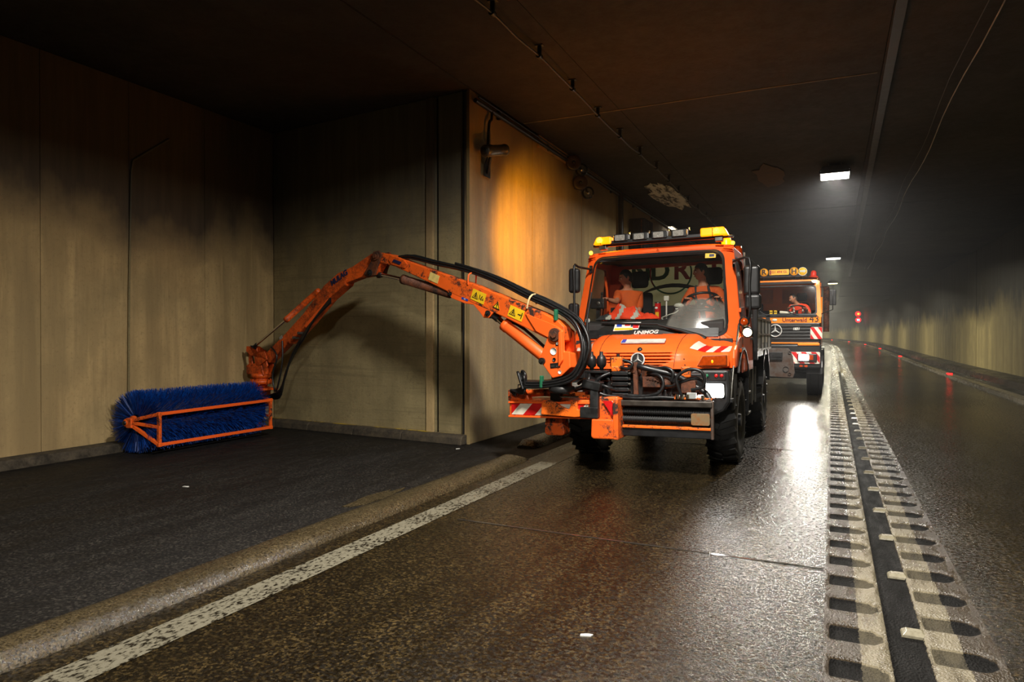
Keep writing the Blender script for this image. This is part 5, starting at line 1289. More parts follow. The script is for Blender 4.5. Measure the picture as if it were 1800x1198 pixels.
# legs of the counterweight
for x0, x1, z0, z1, y in ((-1.06, -0.82, 0.395, 0.60, -1.20), (-0.40, -0.12, 0.41, 0.635, -1.42)):
    q = MB(FM); q.prism([(x0+0.01, z1), (x0, z0+0.02), (x0+0.03, z0), (x1-0.01, z0), (x1+0.02, z0+0.03), (x1-0.01, z1)], (0, y, 0), (1,0,0), (0,0,1), (0,1,0), 0.20); lg = q.build('leg', M['orange_worn'], boom, bevel=0.015)
q = MB(FM); q.box((-0.105, -1.36, 0.64), (0.06, 0.34, 0.46)); q.build('side_plate', M['orange_worn'], boom, bevel=0.01)
# right half: cross beam with rubber-faced bars
q = MB(FM)
q.box((0.42, -1.32, 0.815), (1.02, 0.14, 0.065)); q.box((0.42, -1.24, 0.63), (1.02, 0.02, 0.34))
beam = q.build('cross_beam', M['rubbergrey'], boom, bevel=0.01)
for z in (0.715, 0.630):
    q = MB(FM); q.cyl((-0.08, -1.31, z), (0.90, -1.31, z), 0.032, n=10)
    for k in range(38): q.cyl((-0.07+0.0255*k, -1.31, z), (-0.058+0.0255*k, -1.31, z), 0.038, n=10)
    q.build('ribbed_buffer', M['rubber'], beam)
q = MB(FM); q.box((0.42, -1.30, 0.545), (1.0, 0.10, 0.03)); q.build('lower_rail', M['orange_scraped'], beam, bevel=0.005)
q = MB(FM); q.box((0.42, -1.28, 0.48), (1.0, 0.10, 0.09)); q.build('skirt', M['black'], beam, bevel=0.01)
q = MB(FM); q.prism(rr(0.70, 0.90, 0.585, 0.715, 0.02, 3), (0, -1.36, 0), (1,0,0), (0,0,1), (0,1,0), 0.012); q.build('rusty_plate', worn('lichen_rust', (120, 100, 70), (130, 76, 26), 0.42, 0.55, 7, 0.5), beam, bevel=0.003)
q = MB(FM); q.tube([(0.86, -1.30, 0.85), (0.915, -1.34, 0.845), (0.925, -1.36, 0.80), (0.925, -1.36, 0.44)], 0.018, 8, smooth=2); q.build('end_post', M['greyplow'], beam)
q = MB(FM); q.box((0.42, -1.16, 0.87), (1.0, 0.30, 0.02)); q.build('deck_plate', M['orange_scraped'], boom, bevel=0.004)
# back frame that hooks onto the truck
q = MB(FM)
for x in (-0.36, 0.36): q.box((x, -1.05, 0.86), (0.10, 0.42, 0.20))
q.box((0.0, -1.12, 0.90), (0.9, 0.06, 0.30)); q.build('hitch_frame', M['darkmetal'], boom, bevel=0.01)
# accumulators, valve block, post, pump
for x in (-0.455, -0.335):
    q = MB(FM); q.lathe([(0.0, 0.0), (0.02, 0.0), (0.026, 0.03), (0.05, 0.05), (0.058, 0.08), (0.058, 0.13), (0.045, 0.165), (0.024, 0.18), (0.02, 0.22), (0.0, 0.22)], (x, -1.28, 1.18), (0,0,1), 18); q.build('accumulator', M['black'], boom)
q = MB(FM); q.box((-0.39, -1.27, 1.165), (0.28, 0.12, 0.03)); q.box((-0.39, -1.24, 1.03), (0.06, 0.06, 0.25)); q.build('accumulator_shelf', M['darkmetal'], boom, bevel=0.005)
vb = MB(FM); vb.box((-0.10, -1.22, 1.02), (0.16, 0.12, 0.32)); vbo = vb.build('valve_block', M['black'], boom, bevel=0.008)
for k in range(5):
    q = MB(FM); q.box((-0.10, -1.30, 0.90+0.062*k), (0.19, 0.10, 0.045)); q.build('valve', M['black'], vbo, bevel=0.008)
    q = MB(FM); q.cyl((-0.21, -1.31, 0.90+0.062*k), (-0.185, -1.31, 0.90+0.062*k), 0.016, n=8); q.cyl((-0.005, -1.31, 0.90+0.062*k), (0.02, -1.31, 0.90+0.062*k), 0.016, n=8); q.build('fitting', M['chrome'] if k % 2 else M['steel'], vbo)
q = MB(FM); q.box((-0.15, -1.25, 1.27), (0.13, 0.12, 0.13)); q.box((-0.15, -1.30, 1.20), (0.10, 0.10, 0.06)); q.build('valve_head', M['orange_scraped'], boom, bevel=0.012)
q = MB(FM); q.cyl((-0.215, -1.26, 1.22), (-0.215, -1.26, 1.33), 0.022, n=10); q.cyl((-0.14, -1.26, 1.33), (-0.14, -1.26, 1.37), 0.02, n=10); q.build('valve_plug', M['black'], boom)
q = MB(FM); q.bar((0.07, -1.27, 0.88), (0.06, -1.25, 1.27), 0.05, 0.05, up=(0,1,0)); q.build('rusty_post', M['rust'], boom, bevel=0.006)
pu = MB(FM); c0 = Vector((0.17, -1.18, 1.15))
pu.cyl(c0, c0 + Vector((0.12, 0.14, -0.02)), 0.10, 0.085, 16); pu.cyl(c0 + Vector((-0.16, -0.08, 0.04)), c0 + Vector((-0.12, 0.05, 0.0)), 0.05, n=12)
pu.box(c0 + Vector((0.08, -0.04, -0.10)), (0.20, 0.14, 0.12)); pu.box(c0 + Vector((-0.15, -0.06, 0.05)), (0.09, 0.10, 0.10)); pu.ball(c0 + Vector((0.22, -0.02, -0.12)), 0.07, 10)
for k in range(6): pu.cyl(c0 + Vector((0.04+0.03*k, -0.12, -0.06-0.01*k)), c0 + Vector((0.04+0.03*k, -0.08, -0.06)), 0.014, n=6)
pu.build('pump', M['rust'], boom, bevel=0.006)
bighose = [[(0.10, -1.28, 1.23), (0.18, -1.30, 1.21), (0.34, -1.27, 1.17), (0.52, -1.24, 1.12), (0.70, -1.22, 1.02), (0.84, -1.24, 0.93), (0.90, -1.29, 0.85)]]
q = MB(FM); q.tube(bighose[0], [0.034]*37, 8, smooth=6); q.build('thick_hose', M['hose'], boom)
loops = [
 [(0.20, -1.25, 1.15), (0.36, -1.33, 1.12), (0.40, -1.35, 1.02), (0.34, -1.36, 0.93), (0.18, -1.35, 0.895), (-0.06, -1.34, 0.90)],
 [(-0.06, -1.36, 0.875), (0.14, -1.38, 0.87), (0.36, -1.37, 0.885), (0.52, -1.36, 0.88)],
 [(0.60, -1.34, 0.90), (0.56, -1.36, 1.02), (0.55, -1.36, 1.10), (0.62, -1.36, 1.17), (0.72, -1.36, 1.20), (0.82, -1.36, 1.17), (0.85, -1.35, 1.08), (0.82, -1.34, 1.0), (0.70, -1.32, 0.97)],
 [(0.30, -1.24, 1.20), (0.42, -1.28, 1.21), (0.50, -1.30, 1.16), (0.48, -1.30, 1.06)],
 [(-0.10, -1.30, 1.22), (0.0, -1.34, 1.20), (0.05, -1.34, 1.26), (-0.06, -1.34, 1.30)],
 [(-0.62, -1.30, 1.02), (-0.50, -1.36, 1.08), (-0.40, -1.36, 1.04), (-0.25, -1.40, 1.00), (-0.16, -1.34, 0.96)],
 [(-0.60, -1.32, 0.96), (-0.44, -1.38, 1.00), (-0.32, -1.40, 1.10), (-0.22, -1.34, 1.15)],
 [(-0.70, -1.30, 0.93), (-0.52, -1.40, 0.97), (-0.40, -1.42, 0.95), (-0.26, -1.40, 0.90), (-0.15, -1.34, 0.88)],
 [(-0.52, -1.24, 1.18), (-0.46, -1.36, 1.10), (-0.50, -1.40, 1.02), (-0.62, -1.42, 0.97), (-0.80, -1.44, 0.95)],
 [(0.30, -1.20, 1.05), (0.44, -1.26, 1.00), (0.58, -1.28, 1.05), (0.74, -1.28, 1.10), (0.84, -1.24, 1.04)],
]
for L in loops:
    q = MB(FM); q.tube(L, 0.019, 7, smooth=5); q.build('hose', M['hose'], boom)
q = MB(FM)
for x, y, z in ((0.55, -1.33, 0.89), (0.60, -1.33, 0.885), (0.66, -1.32, 0.89), (0.82, -1.30, 0.88)): q.cyl((x, y, z-0.02), (x, y, z+0.03), 0.024, n=8)
q.build('coupling', M['chrome'], boom)
q = MB(FM); q.box((0.70, -1.30, 0.905), (0.10, 0.06, 0.07)); q.build('coupling_block', M['alu'], boom, bevel=0.006)
q = MB(FM); q.box((0.66, -1.24, 1.0), (0.16, 0.10, 0.14)); q.build('coupling_case', M['rust'], boom, bevel=0.01)
q = MB(FM); q.box((0.62, -1.18, 1.16), (0.10, 0.06, 0.12)); q.build('orange_lug', M['orange_scraped'], boom, bevel=0.01)
q = MB(FM); q.box((0.35, -1.10, 1.02), (0.95, 0.05, 0.24)); q.build('back_panel', M['black'], boom, bevel=0.01)
# greasy slew gear lying on the box
q = MB(FM); q.tube([(-1.22, -1.36, 0.90), (-1.02, -1.36, 0.915), (-0.92, -1.34, 0.905)], 0.045, 10, smooth=3); q.build('slew_cylinder', M['orange_worn'], boom)
q = MB(FM); q.cyl((-0.92, -1.35, 0.905), (-0.62, -1.33, 0.90), 0.018, n=10); q.cyl((-0.92, -1.40, 0.87), (-0.58, -1.38, 0.87), 0.014, n=10); q.build('slew_rod', M['chrome'], boom)
q = MB(FM); q.box((-0.87, -1.38, 0.89), (0.12, 0.10, 0.16)); q.cyl((-0.85, -1.40, 0.74), (-0.85, -1.40, 0.98), 0.022, n=8); q.build('slew_bracket', M['black'], boom, bevel=0.012)
q = MB(FM); q.box((-0.62, -1.30, 0.90), (0.20, 0.12, 0.05)); q.box((-0.50, -1.36, 0.875), (0.16, 0.10, 0.04)); q.build('slew_lever', M['orange_scraped'], boom, bevel=0.008)

# ------------------------------------------------------------------ the washing brush
BX, BYc, BZ = -8.46, 7.2, 0.425
brush = thing('washing_brush', 'blue bristle roller in an orange tube frame, against the left wall foot', 'brush', (BX, BYc, 0))
y0b, y1b = 6.17-BYc, 8.17-BYc
rnd = random.Random(3)
bt_ = NT('blue_bristle'); v_ = bt_.mapping(); f_ = bt_.noise(v_, 30, 3)
bt_.set(Base_Color=bt_.mix(bt_.ramp(f_, [(0.35, 0.0), (0.7, 1.0)]), (0.0, 0.012, 0.13, 1), (0.0, 0.085, 0.46, 1)), Roughness=0.45)
bm_ = MB(); vs = []; fs = []
for i in range(15000):
    y = rnd.uniform(y0b, y1b); a = rnd.uniform(0, 2*math.pi)
    if i < 1800: y = y0b + abs(rnd.gauss(0, 0.03))
    d = Vector((math.cos(a), rnd.gauss(0, 0.07), math.sin(a))).normalized()
    if i < 1800: d = Vector((math.cos(a), -abs(rnd.gauss(0, 0.12)), math.sin(a))).normalized()
    r = 0.418 + rnd.gauss(0, 0.010)
    if d.x < -0.05: r = min(r, (8.945-8.46)/-d.x)
    if d.z < -0.05: r = min(r, (0.425-0.012)/-d.z)
    if d.x < 0 and d.z < 0 and -d.x*r > 0.20: r = min(r, max(0.30, min((0.425-0.14)/max(1e-3, -d.z), r)))
    t_ = Vector((-d.z, 0, d.x)); w_ = 0.0035
    tw_ = (Vector((0, 1, 0))*math.cos(i) + t_*math.sin(i))*w_
    p0 = Vector((0, y, BZ)) + d*0.10; p1 = Vector((0, y, BZ)) + d*r + t_*rnd.gauss(0, 0.018)
    b = len(vs); vs += [p0-tw_, p0+tw_, p1+tw_*0.7, p1-tw_*0.7]; fs.append((b, b+1, b+2, b+3))
bm_.add(vs, fs); bm_.build('bristles', bt_.mat, brush, kind='stuff', label='dense blue bristles')
q = MB(); q.lathe([(0.0, y0b+0.02), (0.30, y0b+0.03), (0.33, y0b+0.10), (0.33, y1b-0.08), (0.30, y1b), (0.0, y1b)], (0, 0, BZ), (0,1,0), 24); q.build('bristle_core', plain('dark_blue_core', (4, 16, 70), 0.8, var=0.4), brush)
q = MB(); q.cyl((0, y0b-0.14, BZ), (0, y1b+0.22, BZ), 0.05, n=14); q.build('axle', M['darkmetal'], brush)
q = MB(); q.lathe([(0.0, 0), (0.04, 0), (0.055, 0.02), (0.055, 0.10), (0.085, 0.11), (0.085, 0.14)], (0, y0b-0.18, BZ), (0,1,0), 18); q.box((0.06, y0b-0.13, BZ), (0.10, 0.08, 0.13)); q.build('bearing', M['orange_worn'], brush, bevel=0.008)
q = MB(); q.lathe([(0.0, 0), (0.03, 0), (0.03, 0.02)], (-0.0, y0b-0.195, BZ), (0,1,0), 12); q.build('bearing_cap', M['darkmetal'], brush)
fx = -8.025-BX; yl, yr = 6.17-BYc, 8.14-BYc
TL, TRr, BL, BRr = Vector((fx, yl, 0.545)), Vector((fx, yr, 0.565)), Vector((fx, yl, 0.14)), Vector((fx, yr, 0.135))
hubp = Vector((0.10, y0b-0.13, BZ))
for nm, a, b, r_ in (('frame_rail', TL, TRr, 0.042), ('frame_rail', BL, BRr, 0.042), ('frame_post', TL, BL, 0.045), ('frame_post', TRr, BRr, 0.040), ('end_brace', hubp + Vector((0, 0, 0.04)), TL, 0.045), ('end_brace', hubp, (TL+BL)/2 + Vector((0, 0, 0.03)), 0.042), ('end_brace', hubp - Vector((0, 0, 0.04)), BL, 0.045)):
    q = MB(); q.bar(a, b, r_, r_); q.build(nm, M['orange'] if 'rail' in nm else M['orange_worn'], brush, bevel=0.006)
for p in (TL, BL, TRr, BRr):
    q = MB(); q.box(p, (0.055, 0.055, 0.055)); q.build('corner_joint', M['orange_worn'], brush, bevel=0.01)
q = MB(); q.bar(TRr, Vector((-0.02, yr+0.12, 0.565)), 0.04, 0.04); q.bar(BRr, Vector((-0.02, yr+0.12, 0.135)), 0.04, 0.04); q.bar((fx, yr-0.02, 0.32), (-0.02, yr+0.12, 0.32), 0.035, 0.035); q.build('end_arm', M['orange_dirty'], brush, bevel=0.006)
hy = 8.39-BYc; hx = -8.483-BX
q = MB(); q.box((hx, hy-0.10, 0.42), (0.22, 0.03, 0.62)); q.box((hx, hy+0.06, 0.56), (0.03, 0.30, 0.30)); q.build('hanger_plate', M['orange_dirty'], brush, bevel=0.008)
q = MB(); q.box((hx, hy, 0.70), (0.34, 0.44, 0.025)); q.build('mount_plate', M['orange_dirty'], brush, bevel=0.006)
q = MB(); q.cyl((0.22, yr-0.05, 0.135), (0.22, yr-0.05, 0.52), 0.032, n=12); q.build('spring_tube', M['orange'], brush)
q = MB(); q.cyl((0, y1b+0.02, BZ), (0, y1b+0.16, BZ), 0.11, n=18); q.build('motor', M['darkmetal'], brush, bevel=0.008)
"""end of arm"""

# ------------------------------------------------------------------ people
def skin_surface(pts, edges, root, sub=1):
    """pts {name: (co, radius)} joined along edges -> one smooth skin mesh (verts, faces)"""
    names = list(pts); ix = {n: i for i, n in enumerate(names)}
    me = bpy.data.meshes.new('tmp'); me.from_pydata([pts[n][0] for n in names], [(ix[a], ix[b]) for a, b in edges], [])
    o = bpy.data.objects.new('tmp', me); COL.objects.link(o)
    o.modifiers.new('skin', 'SKIN')
    sv = me.skin_vertices[0].data if me.skin_vertices else None
    if sv is None:
        bm = bmesh.new(); bm.from_mesh(me); bm.verts.layers.skin.verify(); bm.to_mesh(me); bm.free(); sv = me.skin_vertices[0].data
    for n in names:
        r = pts[n][1]; sv[ix[n]].radius = r if isinstance(r, tuple) else (r, r); sv[ix[n]].use_root = (n == root)
    s = o.modifiers.new('sub', 'SUBSURF'); s.levels = s.render_levels = sub
    bpy.context.view_layer.update()
    m2 = bpy.data.meshes.new_from_object(o.evaluated_get(bpy.context.evaluated_depsgraph_get()))
    vs = [v.co.copy() for v in m2.vertices]; fs = [tuple(p.vertices) for p in m2.polygons]
    bpy.data.objects.remove(o); bpy.data.meshes.remove(me); bpy.data.meshes.remove(m2)
    return vs, fs
def head_pt(d, k=1.0):
    """point of the head for unit direction d (x forward, y left, z up)"""
    x, y, z = d
    p = Vector((x*0.100, y*0.076, z*0.118))
    if z < 0: p.x *= 1 - 0.10*(-z)*(1 if x < 0 else 0.2); p.y *= 1 - 0.28*(-z)**1.5
    if x > 0:
        p.x *= 0.93
        g = lambda yy, zz, sy, sz: math.exp(-((y-yy)/sy)**2-((z-zz)/sz)**2)
        p.x += 0.030*g(0, -0.16, 0.13, 0.17) + 0.010*g(0, 0.02, 0.10, 0.16)          # nose and bridge
        p.x += 0.007*g(0, 0.20, 0.55, 0.10)                                          # brow
        p.x -= 0.010*(g(0.38, 0.03, 0.18, 0.11) + g(-0.38, 0.03, 0.18, 0.11))         # sockets
        p.x += 0.010*g(0, -0.52, 0.30, 0.09) - 0.005*g(0, -0.52, 0.3, 0.025)          # lips
        p.x += 0.016*g(0, -0.84, 0.32, 0.16)                                         # chin
        p.x += 0.006*(g(0.55, -0.25, 0.2, 0.2) + g(-0.55, -0.25, 0.2, 0.2))            # cheeks
    return p*k
def person(label, J, face, hair_mat, parts, group=None, beard=False, skin='skin'):
    """J: joints in world coordinates"""
    g = lambda k: Vector(J[k])
    base = g('pelvis'); base = Vector((base.x, base.y, base.z-0.10))
    P = {'pelvis': (g('pelvis'), (0.155, 0.115)), 'waist': (g('pelvis').lerp(g('chest'), 0.5), (0.14, 0.105)), 'chest': (g('chest'), (0.165, 0.115)),
         'up': (g('chest').lerp(g('neck'), 0.55), (0.12, 0.085)), 'neck': (g('neck'), 0.058), 'skull': (g('head') - Vector((0, 0, 0.03)), 0.058)}
    E = [('pelvis', 'waist'), ('waist', 'chest'), ('chest', 'up'), ('up', 'neck'), ('neck', 'skull')]
    SP = {k: (P[k][0], tuple(r+0.014 for r in P[k][1])) for k in ('pelvis', 'waist', 'chest', 'up')}
    SP['collar'] = (g('neck').lerp(P['up'][0], 0.45), 0.078); SE = [('pelvis', 'waist'), ('waist', 'chest'), ('chest', 'up'), ('up', 'collar')]
    for s in 'rl':
        sh, el, ha = g('shoulder_'+s), g('elbow_'+s), g('hand_'+s)
        wr = ha + (el-ha).normalized()*0.075
        P.update({'sh'+s: (sh, 0.062), 'ua'+s: (sh.lerp(el, 0.5), 0.050), 'el'+s: (el, 0.042), 'fa'+s: (el.lerp(wr, 0.35), 0.042), 'wr'+s: (wr, 0.028)})
        E += [('up', 'sh'+s), ('sh'+s, 'ua'+s), ('ua'+s, 'el'+s), ('el'+s, 'fa'+s), ('fa'+s, 'wr'+s)]
        SP.update({'sh'+s: (sh, 0.078), 'ua'+s: (sh.lerp(el, 0.45), 0.068), 'cuff'+s: (sh.lerp(el, 0.80), 0.064)})
        SE += [('up', 'sh'+s), ('sh'+s, 'ua'+s), ('ua'+s, 'cuff'+s)]
        # hand: palm and four fingers, thumb on the side
        d = (ha-wr).normalized(); u = J.get('palm_'+s, Vector((0, 0, 1))); u = Vector(u); sd = d.cross(u).normalized(); u = sd.cross(d).normalized()
        P['pa'+s] = (ha, (0.040, 0.020)); E.append(('wr'+s, 'pa'+s))
        for k, L in enumerate((0.070, 0.078, 0.072, 0.056)):
            off = sd*(-0.030+0.020*k); b = ha + d*0.035 + off
            m = b + d*L*0.45 - u*0.012; e = m + d*L*0.30 - u*L*0.45
            P.update({'f%d%s0' % (k, s): (b, 0.0095), 'f%d%s1' % (k, s): (m, 0.0090), 'f%d%s2' % (k, s): (e, 0.0078)})
            E += [('pa'+s, 'f%d%s0' % (k, s)), ('f%d%s0' % (k, s), 'f%d%s1' % (k, s)), ('f%d%s1' % (k, s), 'f%d%s2' % (k, s))]
        tb = ha - d*0.015 - sd*0.038; P.update({'t0'+s: (tb, 0.012), 't1'+s: (tb + d*0.03 - sd*0.022 - u*0.01, 0.0105), 't2'+s: (tb + d*0.055 - sd*0.018 - u*0.028, 0.009)})
        E += [('pa'+s, 't0'+s), ('t0'+s, 't1'+s), ('t1'+s, 't2'+s)]
        kn = g('knee_'+s); hip = g('pelvis') + Vector(((-0.10 if s == 'r' else 0.10), 0, -0.02)); ft = g('foot_'+s)
        P.update({'hip'+s: (hip, 0.088), 'th'+s: (hip.lerp(kn, 0.5), 0.078), 'kn'+s: (kn, 0.058), 'ca'+s: (kn.lerp(ft, 0.4), 0.055), 'an'+s: (ft, 0.038), 'to'+s: (ft + Vector((0, -0.16, -0.03)), 0.032)})
        E += [('pelvis', 'hip'+s), ('hip'+s, 'th'+s), ('th'+s, 'kn'+s), ('kn'+s, 'ca'+s), ('ca'+s, 'an'+s), ('an'+s, 'to'+s)]
    vs, fs = skin_surface(P, E, 'pelvis', 1)
    # head, turned to look along face
    F = Vector(face).normalized(); Lf = Vector((0, 0, 1)).cross(F).normalized(); U = F.cross(Lf)
    HM = Matrix((F, Lf, U)).transposed(); H = g('head')
    hv = []; nu, nv = 40, 30
    for j in range(nv+1):
        ph = math.pi*j/nv
        for i in range(nu):
            th = 2*math.pi*i/nu; hv.append(H + HM @ head_pt((math.sin(ph)*math.cos(th), math.sin(ph)*math.sin(th), math.cos(ph))))
    hf = [(j*nu+i, (j+1)*nu+i, (j+1)*nu+(i+1) % nu, j*nu+(i+1) % nu) for j in range(nv) for i in range(nu)]
    b = MB(); b.add(vs, fs, 0, True); b.add(hv, hf, 0, True)
    for s in (1, -1):   # ears
        b.ball(H + HM @ Vector((-0.008, s*0.078, -0.005)), 0.030, 12, sc=(0.75, 0.35, 1.0))
    loc = base; b.v = [tuple(Vector(v)-loc) for v in b.v]
    o = b.build('person', M[skin]); o.location = loc
    r = o.modifiers.new('join', 'REMESH'); r.mode = 'VOXEL'; r.voxel_size = 0.0075; r.use_smooth_shade = True
    sm = o.modifiers.new('smooth', 'SMOOTH'); sm.iterations = 3; sm.factor = 0.4
    tag(o, label, 'person', group)
    def child(name, mb, mat, **k):
        mb.v = [tuple(Vector(v)-loc) for v in mb.v]; return mb.build(name, mat, o, **k)
    sv, sf = skin_surface(SP, SE, 'pelvis', 2); q = MB(); q.add(sv, sf, 0, True); child('shirt', q, M[parts['shirt']])
    TP = {'pelvis': (g('pelvis') + Vector((0, 0, 0.01)), (0.172, 0.130)), 'waist': (g('pelvis').lerp(g('chest'), 0.28), (0.158, 0.122))}; TE = [('pelvis', 'waist')]
    for s in 'rl':
        for k, kk in (('hip', 0.100), ('th', 0.090), ('kn', 0.070), ('ca', 0.064), ('an', 0.055)):
            TP[k+s] = (P[k+s][0], kk)
        TE += [('pelvis', 'hip'+s), ('hip'+s, 'th'+s), ('th'+s, 'kn'+s), ('kn'+s, 'ca'+s), ('ca'+s, 'an'+s)]
    sv, sf = skin_surface(TP, TE, 'pelvis', 2); q = MB(); q.add(sv, sf, 0, True); child('trousers', q, M[parts['trousers']])
    # hair cap, brows, eyes, mouth
    q = MB(); hv = []; nv2 = 16
    for j in range(nv2+1):
        for i in range(nu):
            th = 2*math.pi*i/nu; c = math.cos(th)
            lim = R(58) if c > 0.55 else (R(58)+(0.55-c)/0.55*R(48) if c > 0 else R(106)+R(26)*min(1, -c*1.3))
            if parts.get('bald'): lim = R(20) + (lim-R(20)) if c < 0.35 else R(25)
            ph = lim*j/nv2
            k = 1.075 + 0.03*mnoise.noise((math.sin(ph)*c*9, math.sin(ph)*math.sin(th)*9, math.cos(ph)*9)) - (0.07 if j == nv2 else 0)
            hv.append(H + HM @ head_pt((math.sin(ph)*c, math.sin(ph)*math.sin(th), math.cos(ph)), k))
    q.add(hv, [(j*nu+i, (j+1)*nu+i, (j+1)*nu+(i+1) % nu, j*nu+(i+1) % nu) for j in range(nv2) for i in range(nu)], 0, True); child('hair', q, M[hair_mat])
    for s in (1, -1):
        q = MB(); q.ball(H + HM @ Vector((0.078, s*0.031, 0.004)), 0.0125, 10); child('eye', q, M['white'])
        q = MB(); q.ball(H + HM @ Vector((0.0875, s*0.031, 0.004)), 0.006, 8); child('pupil', q, M['ink'])
        q = MB(); q.tube([H + HM @ Vector((0.088, s*0.014, 0.024)), H + HM @ Vector((0.090, s*0.030, 0.029)), H + HM @ Vector((0.080, s*0.048, 0.022))], 0.005, 6, smooth=2); child('eyebrow', q, M[hair_mat])
    q = MB(); q.tube([H + HM @ Vector((0.088, 0.022, -0.060)), H + HM @ Vector((0.098, 0.0, -0.058)), H + HM @ Vector((0.088, -0.022, -0.060))], [0.003, 0.003, 0.005, 0.005, 0.005, 0.003, 0.003], 6, smooth=3); child('mouth', q, plain('lips', (150, 84, 72), 0.5))
    for (nm, mat, spec) in parts.get('extra', ()):
        q = MB(); spec(q, g); child(nm, q, M[mat])
    return o
def W(x, y, z): return Vector((TX, TY, 0)) + BM @ Vector((x, y, z))
Jp = {'pelvis': W(-0.50, 0.80, 1.70), 'chest': W(-0.55, 0.78, 2.03), 'neck': W(-0.565, 0.755, 2.275), 'head': W(-0.585, 0.73, 2.425),
      'shoulder_r': W(-0.70, 0.70, 2.19), 'shoulder_l': W(-0.42, 0.86, 2.18), 'elbow_r': W(-0.66, 0.50, 2.07), 'hand_r': W(-0.77, 0.30, 2.115), 'elbow_l': W(-0.40, 0.70, 1.90), 'hand_l': W(-0.46, 0.42, 1.83),
      'knee_r': W(-0.62, 0.32, 1.66), 'knee_l': W(-0.40, 0.32, 1.66), 'foot_r': W(-0.62, 0.36, 1.26), 'foot_l': W(-0.40, 0.36, 1.26)}
person('man in an orange T-shirt in the passenger seat, reaching for a black control box', Jp, (-0.86, -0.50, -0.22), 'hairdark', {'shirt': 'shirt', 'trousers': 'shirt'})
Jd = {'pelvis': W(0.55, 0.82, 1.70), 'chest': W(0.52, 0.82, 2.05), 'neck': W(0.495, 0.79, 2.29), 'head': W(0.475, 0.755, 2.455),
      'shoulder_r': W(0.34, 0.78, 2.19), 'shoulder_l': W(0.70, 0.82, 2.19), 'elbow_r': W(0.24, 0.55, 1.94), 'hand_r': W(0.35, 0.30, 2.06), 'elbow_l': W(0.80, 0.58, 1.93), 'hand_l': W(0.77, 0.30, 2.06),
      'knee_r': W(0.44, 0.34, 1.66), 'knee_l': W(0.66, 0.34, 1.66), 'foot_r': W(0.44, 0.38, 1.26), 'foot_l': W(0.66, 0.38, 1.26)}
def straps(q, g):
    for s in (1, -1):
        q.tube([g('chest') + Vector((0.10*s, -0.125, 0.02)), g('neck') + Vector((0.085*s, -0.08, -0.06)), g('neck') + Vector((0.09*s, 0.0, -0.035)), g('neck') + Vector((0.09*s, 0.09, -0.09))], 0.020, 6, smooth=3)
person('driver in orange work clothes with dark collar behind the steering wheel', Jd, (-0.90, -0.42, -0.06), 'hairdark', {'shirt': 'shirt', 'trousers': 'shirt', 'extra': (('collar_strap', 'greycloth', straps),)})

# ------------------------------------------------------------------ things lying in the first cab
DZ = 1.79
def cloth(name, label, cx, cy, cz, lx, ly, h, mat, seed, cat, tape=(), dark=None):
    """crumpled cloth heap: a folded sheet with its own thickness"""
    def zf(u, v):
        e = min(1.0, 4.5*u*(1-u)+0.05)*min(1.0, 4.5*v*(1-v)+0.05)
        n = mnoise.fractal((u*2.6+seed, v*2.6, seed*1.3), 0.9, 2.1, 4)
        fold = abs(math.sin(u*9+3*v+seed))*0.25
        return h*e*(0.72+0.55*n+fold)
    def fn(u, v):
        n2 = mnoise.noise((u*3+seed*2, v*3, 4)); n3 = mnoise.noise((u*3, v*3+seed, 9))
        p = W(cx+(u-0.5)*lx*(1+0.25*n3)+0.03*n2, cy+(v-0.5)*ly*(1+0.3*n2), cz+max(0.004, zf(u, v)))
        return p - base
    base = W(cx, cy, cz)
    def mf(i, j):
        u, v = (i+0.5)/28, (j+0.5)/20
        w_ = u + 0.12*math.sin(v*5+seed)
        for a, b in tape:
            if a < w_ < b: return 1
        if dark and w_ > dark: return 2
        return 0
    q = MB(); q.grid(fn, 28, 20, mfn=mf)
    o = q.build(name, [M[mat], M['reflect'], M['greycloth']], solid=0.008); o.location = base
    return tag(o, label, cat)
cloth('hivis_jacket', 'crumpled fluorescent orange jacket with silver bands on the dashboard', -0.40, 0.03, 1.797, 0.56, 0.30, 0.15, 'hivis', 3.3, 'jacket', tape=((0.30, 0.40), (0.66, 0.76)))
cloth('grey_sleeve', 'dark grey jacket sleeve hanging over the dashboard edge', -0.66, -0.03, 1.80, 0.26, 0.22, 0.07, 'greycloth', 8.1, 'jacket', tape=((0.72, 0.95),))
cloth('red_cloth', 'bright orange-red cloth crumpled at the middle of the dashboard', -0.08, -0.02, 1.797, 0.26, 0.20, 0.06, 'hivis', 5.7, 'cloth')
def dash_obj(name, label, cat, x, y, z): return thing(name, label, cat, W(x, y, z))
c = dash_obj('snack_can', 'red snack tube can standing on the dashboard', 'can', 0.01, 0.12, 1.768)
q = MB(); q.lathe([(0.0, 0), (0.042, 0), (0.042, 0.02)], (0,0,0), (0,0,1), 18); q.lathe([(0.042, 0.24), (0.042, 0.26), (0.0, 0.26)], (0,0,0), (0,0,1), 18); q.build('rim', M['steel'], c)
q = MB(); q.lathe([(0.041, 0.02), (0.041, 0.24)], (0,0,0), (0,0,1), 18); q.build('wrapper', M['red'], c)
q = MB(); q.box((0, -0.040, 0.09), (0.045, 0.006, 0.07)); q.build('print', M['yellow'], c); q = MB(); q.ball((-0.012, -0.04, 0.18), 0.022, 10, sc=(1, 0.2, 0.7)); q.build('print', M['white'], c)
c = dash_obj('flex_lamp', 'small white stalk lamp clipped to the dashboard', 'lamp', 0.14, 0.05, 1.776)
